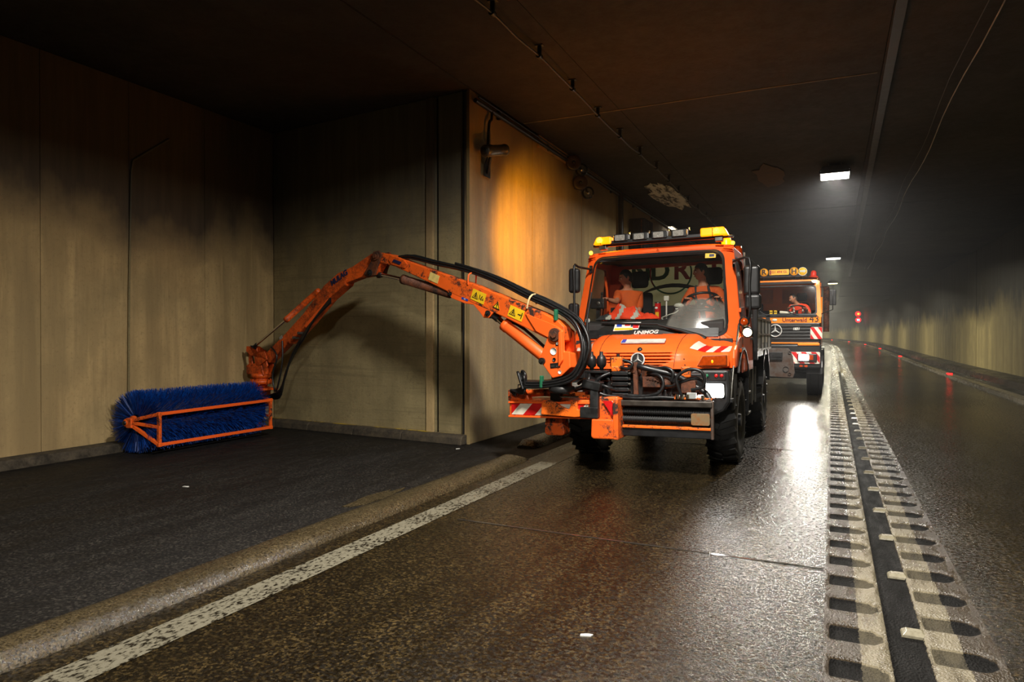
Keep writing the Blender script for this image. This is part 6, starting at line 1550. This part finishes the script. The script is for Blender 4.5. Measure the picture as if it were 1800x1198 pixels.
q = MB(); q.cyl((0, 0, 0), (0, 0, 0.26), 0.011, n=8); q.build('stalk', M['white'], c); q = MB(); q.box((0, 0, 0.29), (0.07, 0.04, 0.07)); q.build('lamp_head', M['reflect'], c, bevel=0.012)
q = MB(); q.tube([(0.0, -0.02, 0.0), (-0.06, -0.03, 0.03), (0.03, -0.04, 0.07), (0.12, -0.03, 0.10), (0.16, -0.02, 0.13)], 0.008, 6, smooth=4); q.build('cable', M['reflect'], c); q = MB(); q.box((0, 0, 0.01), (0.08, 0.06, 0.03)); q.build('clamp', M['black'], c, bevel=0.006)
c = dash_obj('camera_monitor', 'small dark monitor with pale rounded top beside the stalk lamp', 'monitor', 0.30, 0.06, 1.775)
q = MB(); q.box((0, 0, 0.115), (0.14, 0.07, 0.14)); q.build('case', M['black'], c, bevel=0.02); q = MB(); q.ball((0, 0, 0.19), 0.062, 12, sc=(1.1, 0.7, 0.6)); q.build('cap', M['reflect'], c); q = MB(); q.box((0, 0, 0.02), (0.05, 0.05, 0.06)); q.build('stand', M['black'], c)
q = MB(); q.box((-0.02, -0.036, 0.15), (0.035, 0.004, 0.012)); q.build('badge', M['white'], c)
c = dash_obj('control_box', 'black control box beside the passenger window under his hand', 'control box', -0.82, 0.14, 1.767)
q = MB(); q.box((0, 0, 0.27), (0.20, 0.14, 0.14)); q.build('case', M['black'], c, bevel=0.012); q = MB(); q.bar((0, 0, 0), (0, 0, 0.21), 0.05, 0.05, up=(0,1,0)); q.build('bracket', M['darkmetal'], c)
q = MB(); q.cyl((0.04, 0, 0.34), (0.05, 0, 0.40), 0.012, n=8); q.ball((0.05, 0, 0.41), 0.02, 8); q.build('joystick', M['black'], c); q = MB(); q.ball((0.02, -0.07, 0.27), 0.03, 10, sc=(1, 0.3, 1)); q.build('dial', M['steel'], c)
mg = dash_obj('brochure', 'colourful brochure propped behind the foot of the windscreen', 'brochure', -0.32, -0.228, 1.715)
ym, zm = Vector((1, 0, 0.02)), Vector((0, 0.42, 0.9)).normalized()
q = MB(); q.prism([(-0.17, -0.075), (0.16, -0.065), (0.19, 0.045), (-0.15, 0.05)], (0, -0.01, 0.0), ym, zm, ym.cross(zm), 0.006); q.build('page', M['white'], mg)
for (u0, u1, v0, v1, m) in ((-0.155, 0.09, -0.065, -0.035, 'yellow'), (-0.13, -0.06, -0.015, 0.03, 'blue'), (-0.02, 0.05, -0.005, 0.03, 'red'), (0.09, 0.165, -0.04, 0.03, 'red'), (0.06, 0.09, -0.02, 0.03, 'navy')):
    q = MB(); q.prism([(u0, v0), (u1, v0), (u1, v1), (u0, v1)], Vector((0, -0.01, 0)) + ym.cross(zm)*0.004, ym, zm, ym.cross(zm), 0.002); q.build('printed_field', M[m], mg)
bt2 = dash_obj('bottle', 'pale small bottle in the door pocket beside the driver', 'bottle', 0.90, 0.36, 1.765)
q = MB(); q.lathe([(0.0, 0), (0.032, 0), (0.035, 0.02), (0.035, 0.12), (0.014, 0.16), (0.014, 0.19), (0, 0.19)], (0,0,0), (0,0,1), 14); q.build('body', M['reflect'], bt2); q = MB(); q.cyl((0,0,0.185), (0,0,0.215), 0.017, n=10); q.build('cap', M['white'], bt2)
# pale lettered banner on a frame behind the cab, seen through the rear window and lit through from behind
tk = thing('lettered_banner', 'pale tarpaulin banner with large green and red lettering behind the first cab', 'banner', (TX, TY+2.12, 1.36))
q = MB(); q.box((0, -0.645, 0.96), (1.80, 0.008, 0.90)); q.build('sheet', M['tarpsheet'], tk)
for x in (-0.92, 0.92): q = MB(); q.box((x, -0.64, 0.715), (0.04, 0.04, 1.43)); q.build('frame_post', M['steel'], tk, bevel=0.004)
for z in (0.50, 1.42): q = MB(); q.box((0, -0.64, z), (1.84, 0.03, 0.03)); q.build('frame_bar', M['steel'], tk, bevel=0.004)
for nm, s_, x, m in (('letter', 'A', -1.10+0.24, 'letgreen'), ('letter', 'N', -0.60, 'letgreen'), ('letter', 'D', -0.30, 'letgreen'), ('letter', 'R', 0.02, 'letred'), ('letter', 'I', 0.27, 'letred'), ('letter', 'T', 0.50, 'letred'), ('letter', 'Z', 0.76, 'letred')):
    text(nm, s_, 0.40, M[m], tk, (x, -0.653, 1.20), (1, 0, 0), (0, 0, 1), 0.006, bold=0.012)
q = MB(); n = 40
for k in range(n):
    a0, a1 = 2*math.pi*k/n, 2*math.pi*(k+1)/n
    q.add([(-0.14+rr2*math.cos(a), -0.652, 1.17+rr2*math.sin(a)) for a, rr2 in ((a0, 0.325), (a1, 0.325), (a1, 0.300), (a0, 0.300))], [(0, 1, 2, 3)], 0 if 8 < k < 24 else 1)
q.build('ring_print', [M['letred'], M['letgreen']], tk)
q = MB(); q.box((0, -0.60, 0.04), (1.7, 0.1, 0.08)); q.box((0, 0.75, 0.04), (1.7, 0.1, 0.08)); q.build('skid', M['darkmetal'], tk)

# ------------------------------------------------------------------ the second truck
T2X, T2Y = -1.40, 19.3
t2 = thing('gritting_truck', 'second orange truck with number 43 and roof signs, following behind the first', 'truck', (T2X, T2Y, path(T2Y)[1]))
def ws2(u, v, out=0.0): return (u, 0.02 + 0.16*(v-2.12)/0.8 + 0.03*u*u - out, v)
Pi = rr(-1.06, 1.06, 2.13, 2.915, 0.09, 5, 0.03, 0.03); Po = outer_of(Pi, -1.16, 1.16, 2.06, 3.06, 0.05, 0.05)
q = MB()
ringfaces(q, [ws2(u, v) for u, v in Po], [ws2(u, v) for u, v in Pi]); ringfaces(q, [ws2(u, v) for u, v in Pi], [ws2(u, v, -0.06) for u, v in Pi])
q.box((0, 0.02, 1.995), (2.30, 0.08, 0.15))
for sx in (-1, 1):
    A = [(sx*1.155, 0.06, 1.45), (sx*1.155, 0.06, 2.1), (sx*1.11, 0.20, 3.04), (sx*1.11, 1.55, 3.06), (sx*1.155, 1.55, 2.1), (sx*1.155, 1.55, 1.30), (sx*1.155, 0.45, 1.30)]
    Bw = [(sx*1.15, 0.30, 2.15), (sx*1.15, 0.30, 2.18), (sx*1.115, 0.42, 2.85), (sx*1.115, 1.15, 2.85), (sx*1.15, 1.15, 2.15), (sx*1.15, 1.12, 2.12), (sx*1.15, 0.4, 2.12)]
    ringfaces(q, A, Bw); ringfaces(q, Bw, [(x-sx*0.05, y, z) for x, y, z in Bw]); ringfaces(q, [(x-sx*0.05, y, z) for x, y, z in A], [(x-sx*0.05, y, z) for x, y, z in Bw])
q.grid(lambda u, v: (1.11*math.copysign(abs(math.sin((u-0.5)*math.pi))**0.4, u-0.5), lerp(0.19, 1.58, v), 3.03+0.11*math.cos((u-0.5)*math.pi)**0.35 if abs(u-0.5) < 0.4999 else 3.03), 24, 6)
for z0, z1 in ((1.3, 2.50), (2.90, 3.06)): q.box((0, 1.56, (z0+z1)/2), (2.26, 0.05, z1-z0))
for x0, x1 in ((-1.13, -0.95), (-0.12, 0.12), (0.95, 1.13)): q.box(((x0+x1)/2, 1.56, 2.7), (x1-x0, 0.05, 0.42))
q.build('cab', M['orange2'], t2)
q = MB(); q.box((0, 0.9, 3.02), (2.1, 1.2, 0.02)); q.box((0, 1.52, 2.0), (2.1, 0.02, 0.6)); q.box((0, 0.9, 1.36), (2.2, 1.3, 0.04)); q.box((0, 0.36, 2.98), (2.0, 0.5, 0.06)); q.build('lining', M['interior'], t2)
q = MB(); q.grid(lambda u, v: ws2(lerp(-1.04, 1.04, u), lerp(2.14, 2.905, v), -0.02), 8, 4); q.build('windscreen', M['glass2'], t2)
q = MB(); A = scaled(Pi, 0.0) ; B2 = [(u*0.965, 2.52+(v-2.52)*0.93) for u, v in Pi]; ringfaces(q, [ws2(u, v, 0.004) for u, v in A], [ws2(u, v, 0.004) for u, v in B2]); q.build('windscreen_seal', M['rubber'], t2)
q = MB(); q.box((0, -0.01, 2.105), (2.1, 0.06, 0.07)); q.build('cowl', M['darkmetal'], t2, bevel=0.01)
text('lettering', 'Unterwald', 0.14, plain('brown_print', (112, 48, 20), 0.5), t2, (0.52, -0.028, 1.995), (1,0,0), (0,0,1), 0.006, bold=0.004)
text('fleet_number', '43', 0.24, M['ink'], t2, (0.99, -0.03, 2.02), (1,0,0), (0,0,1), 0.006)
q = MB(); q.ball((0.03, -0.025, 2.0), 0.055, 12, sc=(1.2, 0.3, 0.7)); q.build('crest', M['reflect'], t2)
q = MB(); q.box((-0.13, -0.03, 2.02), (0.10, 0.02, 0.24)); q.build('dark_gap', M['black'], t2)
# grille, emblem and corner warning plates
q = MB(); q.box((0, 0.03, 1.66), (2.26, 0.10, 0.52)); gr = q.build('grille', M['black'], t2, bevel=0.02)
for k in range(5):
    q = MB(); q.box((0.0, -0.03, 1.50+0.085*k), (1.86, 0.03, 0.05)); q.build('grille_bar', M['darkmetal'], gr, bevel=0.012)
star('emblem', (0.05, -0.07, 1.72), 0.155, (1, 0, 0), (0, 0, 1), t2, None, M['silver'], None, 0.014)
text('model_number', '1831', 0.085, M['white'], t2, (0.56, -0.05, 1.765), (1,0,0), (0,0,1), 0.006, bold=0.003, shear=0.2)
def plate2(x0, x1, z0, z1, y, par, slant, n, sx):
    hx = (x1-x0)/n
    q = MB(); q.prism(rr(x0, x1, z0, z1, 0.03, 3), (0, y, 0), (1,0,0), (0,0,1), (0,1,0), 0.02); p = q.build('warning_plate', M['refwhite'], par)
    for k in range(-n, n*2):
        if k % 2: continue
        a = x0+hx*k; P = [(a, z0+0.004), (a+hx, z0+0.004), (a+hx+slant, z1-0.004), (a+slant, z1-0.004)]
        P2 = []
        # clip in x
        for side, v in ((1, x0+0.004), (-1, x1-0.004)):
            out = []
            for i in range(len(P)):
                a_, b_ = P[i], P[(i+1) % len(P)]
                ia = a_[0] >= v if side > 0 else a_[0] <= v; ib = b_[0] >= v if side > 0 else b_[0] <= v
                if ia: out.append(a_)
                if ia != ib: t_ = (v-a_[0])/(b_[0]-a_[0]); out.append((v, lerp(a_[1], b_[1], t_)))
            P = out
            if len(P) < 3: break
        if len(P) > 2: q = MB(); q.prism(P, (0, y-0.012, 0), (1,0,0), (0,0,1), (0,1,0), 0.006); q.build('stripe', M['red'], p)
    return p
for sx in (-1, 1):
    plate2(*( (0.90, 1.18) if sx > 0 else (-1.18, -0.90)), 1.50, 1.81, -0.055, t2, -0.20*sx, 3, sx)
q = MB(); q.box((0, -0.04, 1.395), (2.2, 0.10, 0.035)); q.box((0.86, -0.05, 1.365), (0.52, 0.10, 0.06)); q.box((-0.86, -0.05, 1.365), (0.52, 0.10, 0.06)); q.build('bumper_trim', M['orange2'], t2, bevel=0.012)
q = MB(); q.box((0, 0.04, 1.05), (2.32, 0.22, 0.62)); q.build('bumper', M['black'], t2, bevel=0.04)
for sx in (-1, 1):
    xs_ = (0.42, 1.13) if sx > 0 else (-1.13, -0.42)
    plate2(*xs_, 0.865, 1.17, -0.09, t2, -0.22*sx, 6, sx)
    q = MB(); q.box((0.83*sx, -0.12, 1.02), (0.46, 0.05, 0.20)); hb = q.build('headlamp_case', M['black'], t2, bevel=0.02)
    q = MB(); q.prism(rr(*((0.625, 0.865) if sx > 0 else (-0.865, -0.625)), 0.945, 1.105, 0.02, 3), (0, -0.155, 0), (1,0,0), (0,0,1), (0,1,0), 0.03); q.build('headlamp', M['headlit'], t2, label='glaring headlamp')
    q = MB(); q.box((0.93*sx, -0.15, 1.025), (0.09, 0.02, 0.13)); q.build('indicator', M['amberlens'], hb, bevel=0.008)
    for x in (0.68, 0.80): 
        q = MB(); q.box((x*sx, -0.08, 0.80), (0.08, 0.02, 0.05)); q.build('fog_lens', M['amberlens'], t2, bevel=0.006)
# mounting plate for the plough
q = MB(); q.prism([(-0.92, 0.55), (0.50, 0.50), (0.54, 0.62), (0.50, 1.05), (0.40, 1.26), (-0.92, 1.26)], (0, -0.30, 0), (1,0,0), (0,0,1), (0,1,0), 0.10); pb = q.build('plough_plate', M['greyplow'], t2, bevel=0.015)
for x, z, r_ in ((0.33, 0.72, 0.06), (0.42, 1.15, 0.03), (0.42, 0.60, 0.03)): q = MB(); q.lathe([(0, -0.01), (r_, -0.01), (r_*1.2, 0.02)], (x, -0.352, z), (0,-1,0), 14); q.build('socket_hole', M['black'], pb)
q = MB(); q.box((0.0, -0.37, 1.06), (0.50, 0.06, 0.20)); q.build('hook_frame', M['darkmetal'], pb, bevel=0.01)
for x in (-0.12, 0.13): q = MB(); q.box((x, -0.41, 1.08), (0.18, 0.03, 0.07)); q.build('slot', M['black'], pb)
for x in (-0.5, 0.3): q = MB(); q.box((x, -0.13, 0.95), (0.12, 0.28, 0.3)); q.build('plate_arm', M['darkmetal'], t2)
# roof signs
def disc(x, z, r_, mat, txt, tm):
    q = MB(); q.lathe([(0.0, -0.015), (r_, -0.015), (r_, 0.015), (0.0, 0.015)], (x, 0.26, z), (0, 1, 0), 28); d = q.build('roof_sign', M[mat], t2)
    q = MB(); q.lathe([(r_*0.9, -0.018), (r_, -0.018)], (x, 0.26, z), (0, 1, 0), 28); q.build('sign_rim', M['ink'] if txt else M['refwhite'], d)
    if txt: text('sign_letter', txt, r_*1.55, M['ink'], d, (x, 0.242, z), (1,0,0), (0,0,1), 0.004, bold=0.006)
    q = MB(); q.cyl((x, 0.28, z-r_-0.10), (x, 0.28, z), 0.012, n=6); q.build('sign_post', M['darkmetal'], d)
    return d
M['signorange'] = plain('orange_sign_face', (245, 165, 20), 0.4, var=0.1)
disc(-0.26, 3.29, 0.118, 'signorange', 'R', 0); disc(0.49, 3.29, 0.118, 'signorange', 'H', 0); dy = disc(0.70, 3.28, 0.112, 'yellow', None, 0)
q = MB(); q.prism([(-0.07, -0.01), (0.03, -0.02), (0.03, -0.05), (0.08, 0.01), (0.03, 0.06), (0.03, 0.03), (-0.07, 0.03)], (0.70, 0.24, 3.28), (1,0,0), (0,0,1), (0,1,0), 0.004); q.build('sign_mark', M['reflect'], dy)
q = MB(); q.prism(rr(-0.125, 0.365, 3.21, 3.355, 0.015, 3), (0, 0.26, 0), (1,0,0), (0,0,1), (0,1,0), 0.02); rp = q.build('roof_plate', plain('yellow_plate_face', (250, 190, 60), 0.4, var=0.08), t2)
q = MB(); q.box((-0.095, 0.248, 3.282), (0.035, 0.006, 0.12)); q.build('plate_band', M['letred'], rp)
text('plate_letters', 'G1 494 GL', 0.088, plain('red_plate_print', (196, 64, 18), 0.5), rp, (0.13, 0.248, 3.285), (1,0,0), (0,0,1), 0.004, bold=0.002)
q = MB(); q.box((0.2, 0.28, 3.17), (1.2, 0.03, 0.04)); q.build('sign_rail', M['darkmetal'], t2)
q = MB(); q.lathe([(0.11, 0.0), (0.11, 0.06), (0.07, 0.07), (0.075, 0.10), (0.07, 0.17), (0.035, 0.21), (0.0, 0.21)], (0.96, 0.45, 3.10), (0,0,1), 16); q.build('beacon', plain('red_beacon_dome', (215, 50, 22), 0.2), t2)
for sx in (-1, 1):
    q = MB(); q.ball((0.98*sx, 0.13, 2.995), 0.06, 10, sc=(1.2, 0.5, 0.6)); q.build('marker_lamp', M['warmlit'], t2)
    q = MB(); q.ball((1.06*sx, 0.30, 3.08), 0.03, 8); q.build('top_lamp', M['chrome'], t2)
    q = MB(); mx = 1.42*sx; q.box((mx, -0.05, 2.56), (0.16, 0.08, 0.40)); mo = q.build('mirror', M['black'], t2, bevel=0.02)
    q = MB(); q.box((mx, -0.008, 2.56), (0.13, 0.006, 0.36)); q.build('mirror_glass', M['mirror'], mo)
    q = MB(); q.tube([(sx*1.13, 0.18, 2.85), (mx, -0.12, 2.86), (mx, -0.12, 2.25), (sx*1.15, 0.10, 2.15)], 0.014, 6); q.build('mirror_arm', M['black'], t2)
    q = MB(); q.cyl((sx*1.16, 0.33, 2.15), (sx*1.16, 0.33, 2.60), 0.018, n=8); q.build('door_rail', M['orange2'], t2)
    for y in (1.05, 4.6): 
        pass
q = MB(); q.cyl((1.26, 1.7, 1.7), (1.26, 1.7, 2.95), 0.08, n=12); q.build('exhaust_stack', M['rust'], t2)
q = MB()
for x in (0.36, -0.36): q.bar((x, 0.1, 0.85), (x, 7.0, 0.85), 0.09, 0.25)
for y in (1.1, 5.2): q.cyl((-0.8, y, 0.52), (0.8, y, 0.52), 0.11, n=12)
q.box((0, 0.9, 1.1), (1.0, 1.4, 0.4)); q.build('chassis', M['darkmetal'], t2)
for y in (1.1, 5.2):
    for sx in (-1, 1):
        wf = MB(); h = 0.19; r_ = 0.53
        wf.lathe([(0.29, -h*0.8), (0.33, -h), (0.43, -h*1.02), (r_-0.03, -h*0.96), (r_, -h*0.8), (r_, h*0.8), (r_-0.03, h*0.96), (0.43, h*1.02), (0.33, h), (0.29, h*0.8)], (0,0,0), (1,0,0), 36)
        for k in range(4): wf.lathe([(r_+0.004, -0.15+0.10*k-0.035), (r_+0.004, -0.15+0.10*k+0.035)], (0,0,0), (1,0,0), 36)
        wo = wf.build('wheel', M['tyre'], t2, loc=(sx*0.98, y, r_))
        q = MB(); q.lathe([(0.29, sx*h*0.8), (0.26, sx*h*0.5), (0.15, sx*h*0.3), (0.12, sx*h*0.7), (0.0, sx*h*0.75)], (0,0,0), (1,0,0), 24); q.build('rim', M['steel'], wo)
        ra = MB()
        for k in range(12):
            a0, a1 = R(178-176*k/12), R(178-176*(k+1)/12)
            p0 = Vector((sx*0.99, y+0.66*math.cos(a0), 0.56+0.66*math.sin(a0))); p1 = Vector((sx*0.99, y+0.66*math.cos(a1), 0.56+0.66*math.sin(a1)))
            ax = (p1-p0); L = ax.length; ax.normalize(); u = Vector((1,0,0)); v = ax.cross(u); ra.box((p0+p1)/2, (L+0.01, 0.38, 0.02), Matrix((ax, u, v)).transposed())
        ra.build('mudguard', M['black'], t2)
    MB().box((1.10 if y < 2 else -1.10, y+1.4, 0.75), (0.16, 1.2, 0.5)).build('side_guard', M['darkmetal'], t2, bevel=0.02)
# gritter hopper behind the cab
q = MB(); q.prism([(-1.05, 3.0), (1.05, 3.0), (1.05, 2.2), (0.6, 1.25), (-0.6, 1.25), (-1.05, 2.2)], (0, 4.4, 0), (1,0,0), (0,0,1), (0,1,0), 4.6); hp = q.build('hopper', plain('yellow_orange_hopper', (235, 140, 30), 0.45, var=0.25, scale=4), t2, bevel=0.02)
for k in range(4): q = MB(); q.box((1.06, 2.6+1.2*k, 2.3), (0.05, 0.06, 0.9)); q.build('hopper_rib', M['orange2'], hp)
q = MB(); q.box((0, 4.4, 1.12), (2.2, 4.8, 0.14)); q.build('bed_frame', M['black'], t2, bevel=0.01)
# cab fittings
q = MB(); q.prism([(0.10, 2.12), (0.30, 2.17), (0.50, 2.12), (0.50, 1.7), (0.10, 1.7)], (0, 0, 0), (0,1,0), (0,0,1), (1,0,0), 2.1); q.build('dashboard', M['interior'], t2, bevel=0.02)
c = Vector((0.55, 0.47, 2.27)); ax = Vector((0, -0.55, 0.83)).normalized(); a = Vector((1,0,0)); b = ax.cross(a)
q = MB(); q.tube([c + (a*math.cos(2*math.pi*k/28)+b*math.sin(2*math.pi*k/28))*0.25 for k in range(29)], 0.018, 8, caps=False); q.cyl(c - ax*0.02, c - ax*0.40, 0.035)
for k in range(3): t_ = R(30+120*k); q.bar(c - ax*0.02, c + (a*math.cos(t_)+b*math.sin(t_))*0.245, 0.03, 0.015)
q.build('steering_wheel', M['black'], t2)
for x in (-0.60, 0.60):
    q = MB(); q.box((x, 1.05, 1.78), (0.48, 0.48, 0.16)); q.build('seat', M['seatcloth'], t2, bevel=0.05)
    q = MB(); q.box((x, 1.32, 2.18), (0.46, 0.10, 0.66)); q.build('seat_back', M['seatcloth'], t2, bevel=0.05)
    q = MB(); q.box((x+0.04, 1.34, 2.66), (0.28, 0.10, 0.22)); q.build('headrest', M['seatcloth'], t2, bevel=0.05)
for pts in ([(0.62, -0.03, 2.12), (0.44, -0.03, 2.17), (0.36, -0.025, 2.22)], [(-0.15, -0.03, 2.12), (-0.28, -0.03, 2.19), (-0.34, -0.02, 2.24)]):
    q = MB(); q.tube([Vector(p) + Vector((0, -0.01, 0)) for p in pts], 0.016, 6); q.build('wiper', M['rubber'], t2)
q = MB(); q.box((0.22, -0.045, 2.12), (0.28, 0.02, 0.05)); q.build('wiper_well', M['black'], t2)
q = MB(); q.ball((-0.1, 0.55, 2.93), 0.08, 10, sc=(1.4, 0.6, 0.4)); q.build('dome_lamp', M['lens'], t2)
z2 = path(T2Y)[1]
def W2(x, y, z): return Vector((T2X+x, T2Y+y, z2+z))
pg = thing('paper_roll', 'white rolled paper lying on the second truck dashboard', 'paper', W2(0.30, 0.30, 2.165))
q = MB(); q.tube([(-0.16, 0, 0.045), (0.02, 0, 0.035), (0.12, 0, 0.03), (0.16, 0, 0.045)], [0.042, 0.040, 0.036, 0.03, 0.02, 0.016, 0.018], 10, smooth=2); q.build('sheet', M['refwhite'], pg)
for k, x in enumerate((0.0, 0.11)):
    yb = thing('yellow_box', 'small yellow printed box on the second truck dashboard, ' + ('left of the pair' if k == 0 else 'right of the pair'), 'box', W2(-0.02+x-0.06, 0.30, 2.166))
    q = MB(); q.box((0, 0, 0.05), (0.075, 0.06, 0.10)); q.build('carton', M['yellow'], yb, bevel=0.004); q = MB(); q.box((0, -0.031, 0.05), (0.07, 0.004, 0.02)); q.build('dark_band', M['ink'], yb)
J2 = {'pelvis': W2(0.60, 1.02, 1.98), 'chest': W2(0.58, 0.84, 2.27), 'neck': W2(0.53, 0.72, 2.46), 'head': W2(0.45, 0.64, 2.60),
      'shoulder_r': W2(0.40, 0.76, 2.38), 'shoulder_l': W2(0.78, 0.80, 2.38), 'elbow_r': W2(0.28, 0.66, 2.13), 'hand_r': W2(0.34, 0.47, 2.31), 'elbow_l': W2(0.88, 0.68, 2.13), 'hand_l': W2(0.78, 0.47, 2.30),
      'knee_r': W2(0.50, 0.62, 1.94), 'knee_l': W2(0.72, 0.62, 1.94), 'foot_r': W2(0.50, 0.66, 1.50), 'foot_l': W2(0.72, 0.66, 1.50)}
def tapes(q, g):
    for s in (1, -1): q.tube([g('chest') + Vector((0.11*s, -0.135, -0.05)), g('chest') + Vector((0.115*s, -0.125, 0.07)), g('neck') + Vector((0.12*s, -0.05, -0.07)), g('neck') + Vector((0.12*s, 0.03, -0.055))], 0.024, 6, smooth=3)
person('grey-haired driver of the second truck in an orange high-visibility vest, looking down', J2, (-0.82, -0.45, -0.42), 'hairgrey', {'shirt': 'hivis', 'trousers': 'hivis', 'bald': True, 'extra': (('reflective_band', 'reflect', tapes),)})
for sx in (-1, 1):
    light('headlamp_light', 'SPOT', (T2X+0.745*sx, T2Y-0.20, z2+1.02), 170, (1, 0.95, 0.84), spot_size=R(100), spot_blend=0.9, shadow_soft_size=0.09, aim=(T2X+0.745*sx+0.6, T2Y-12, 0.2))
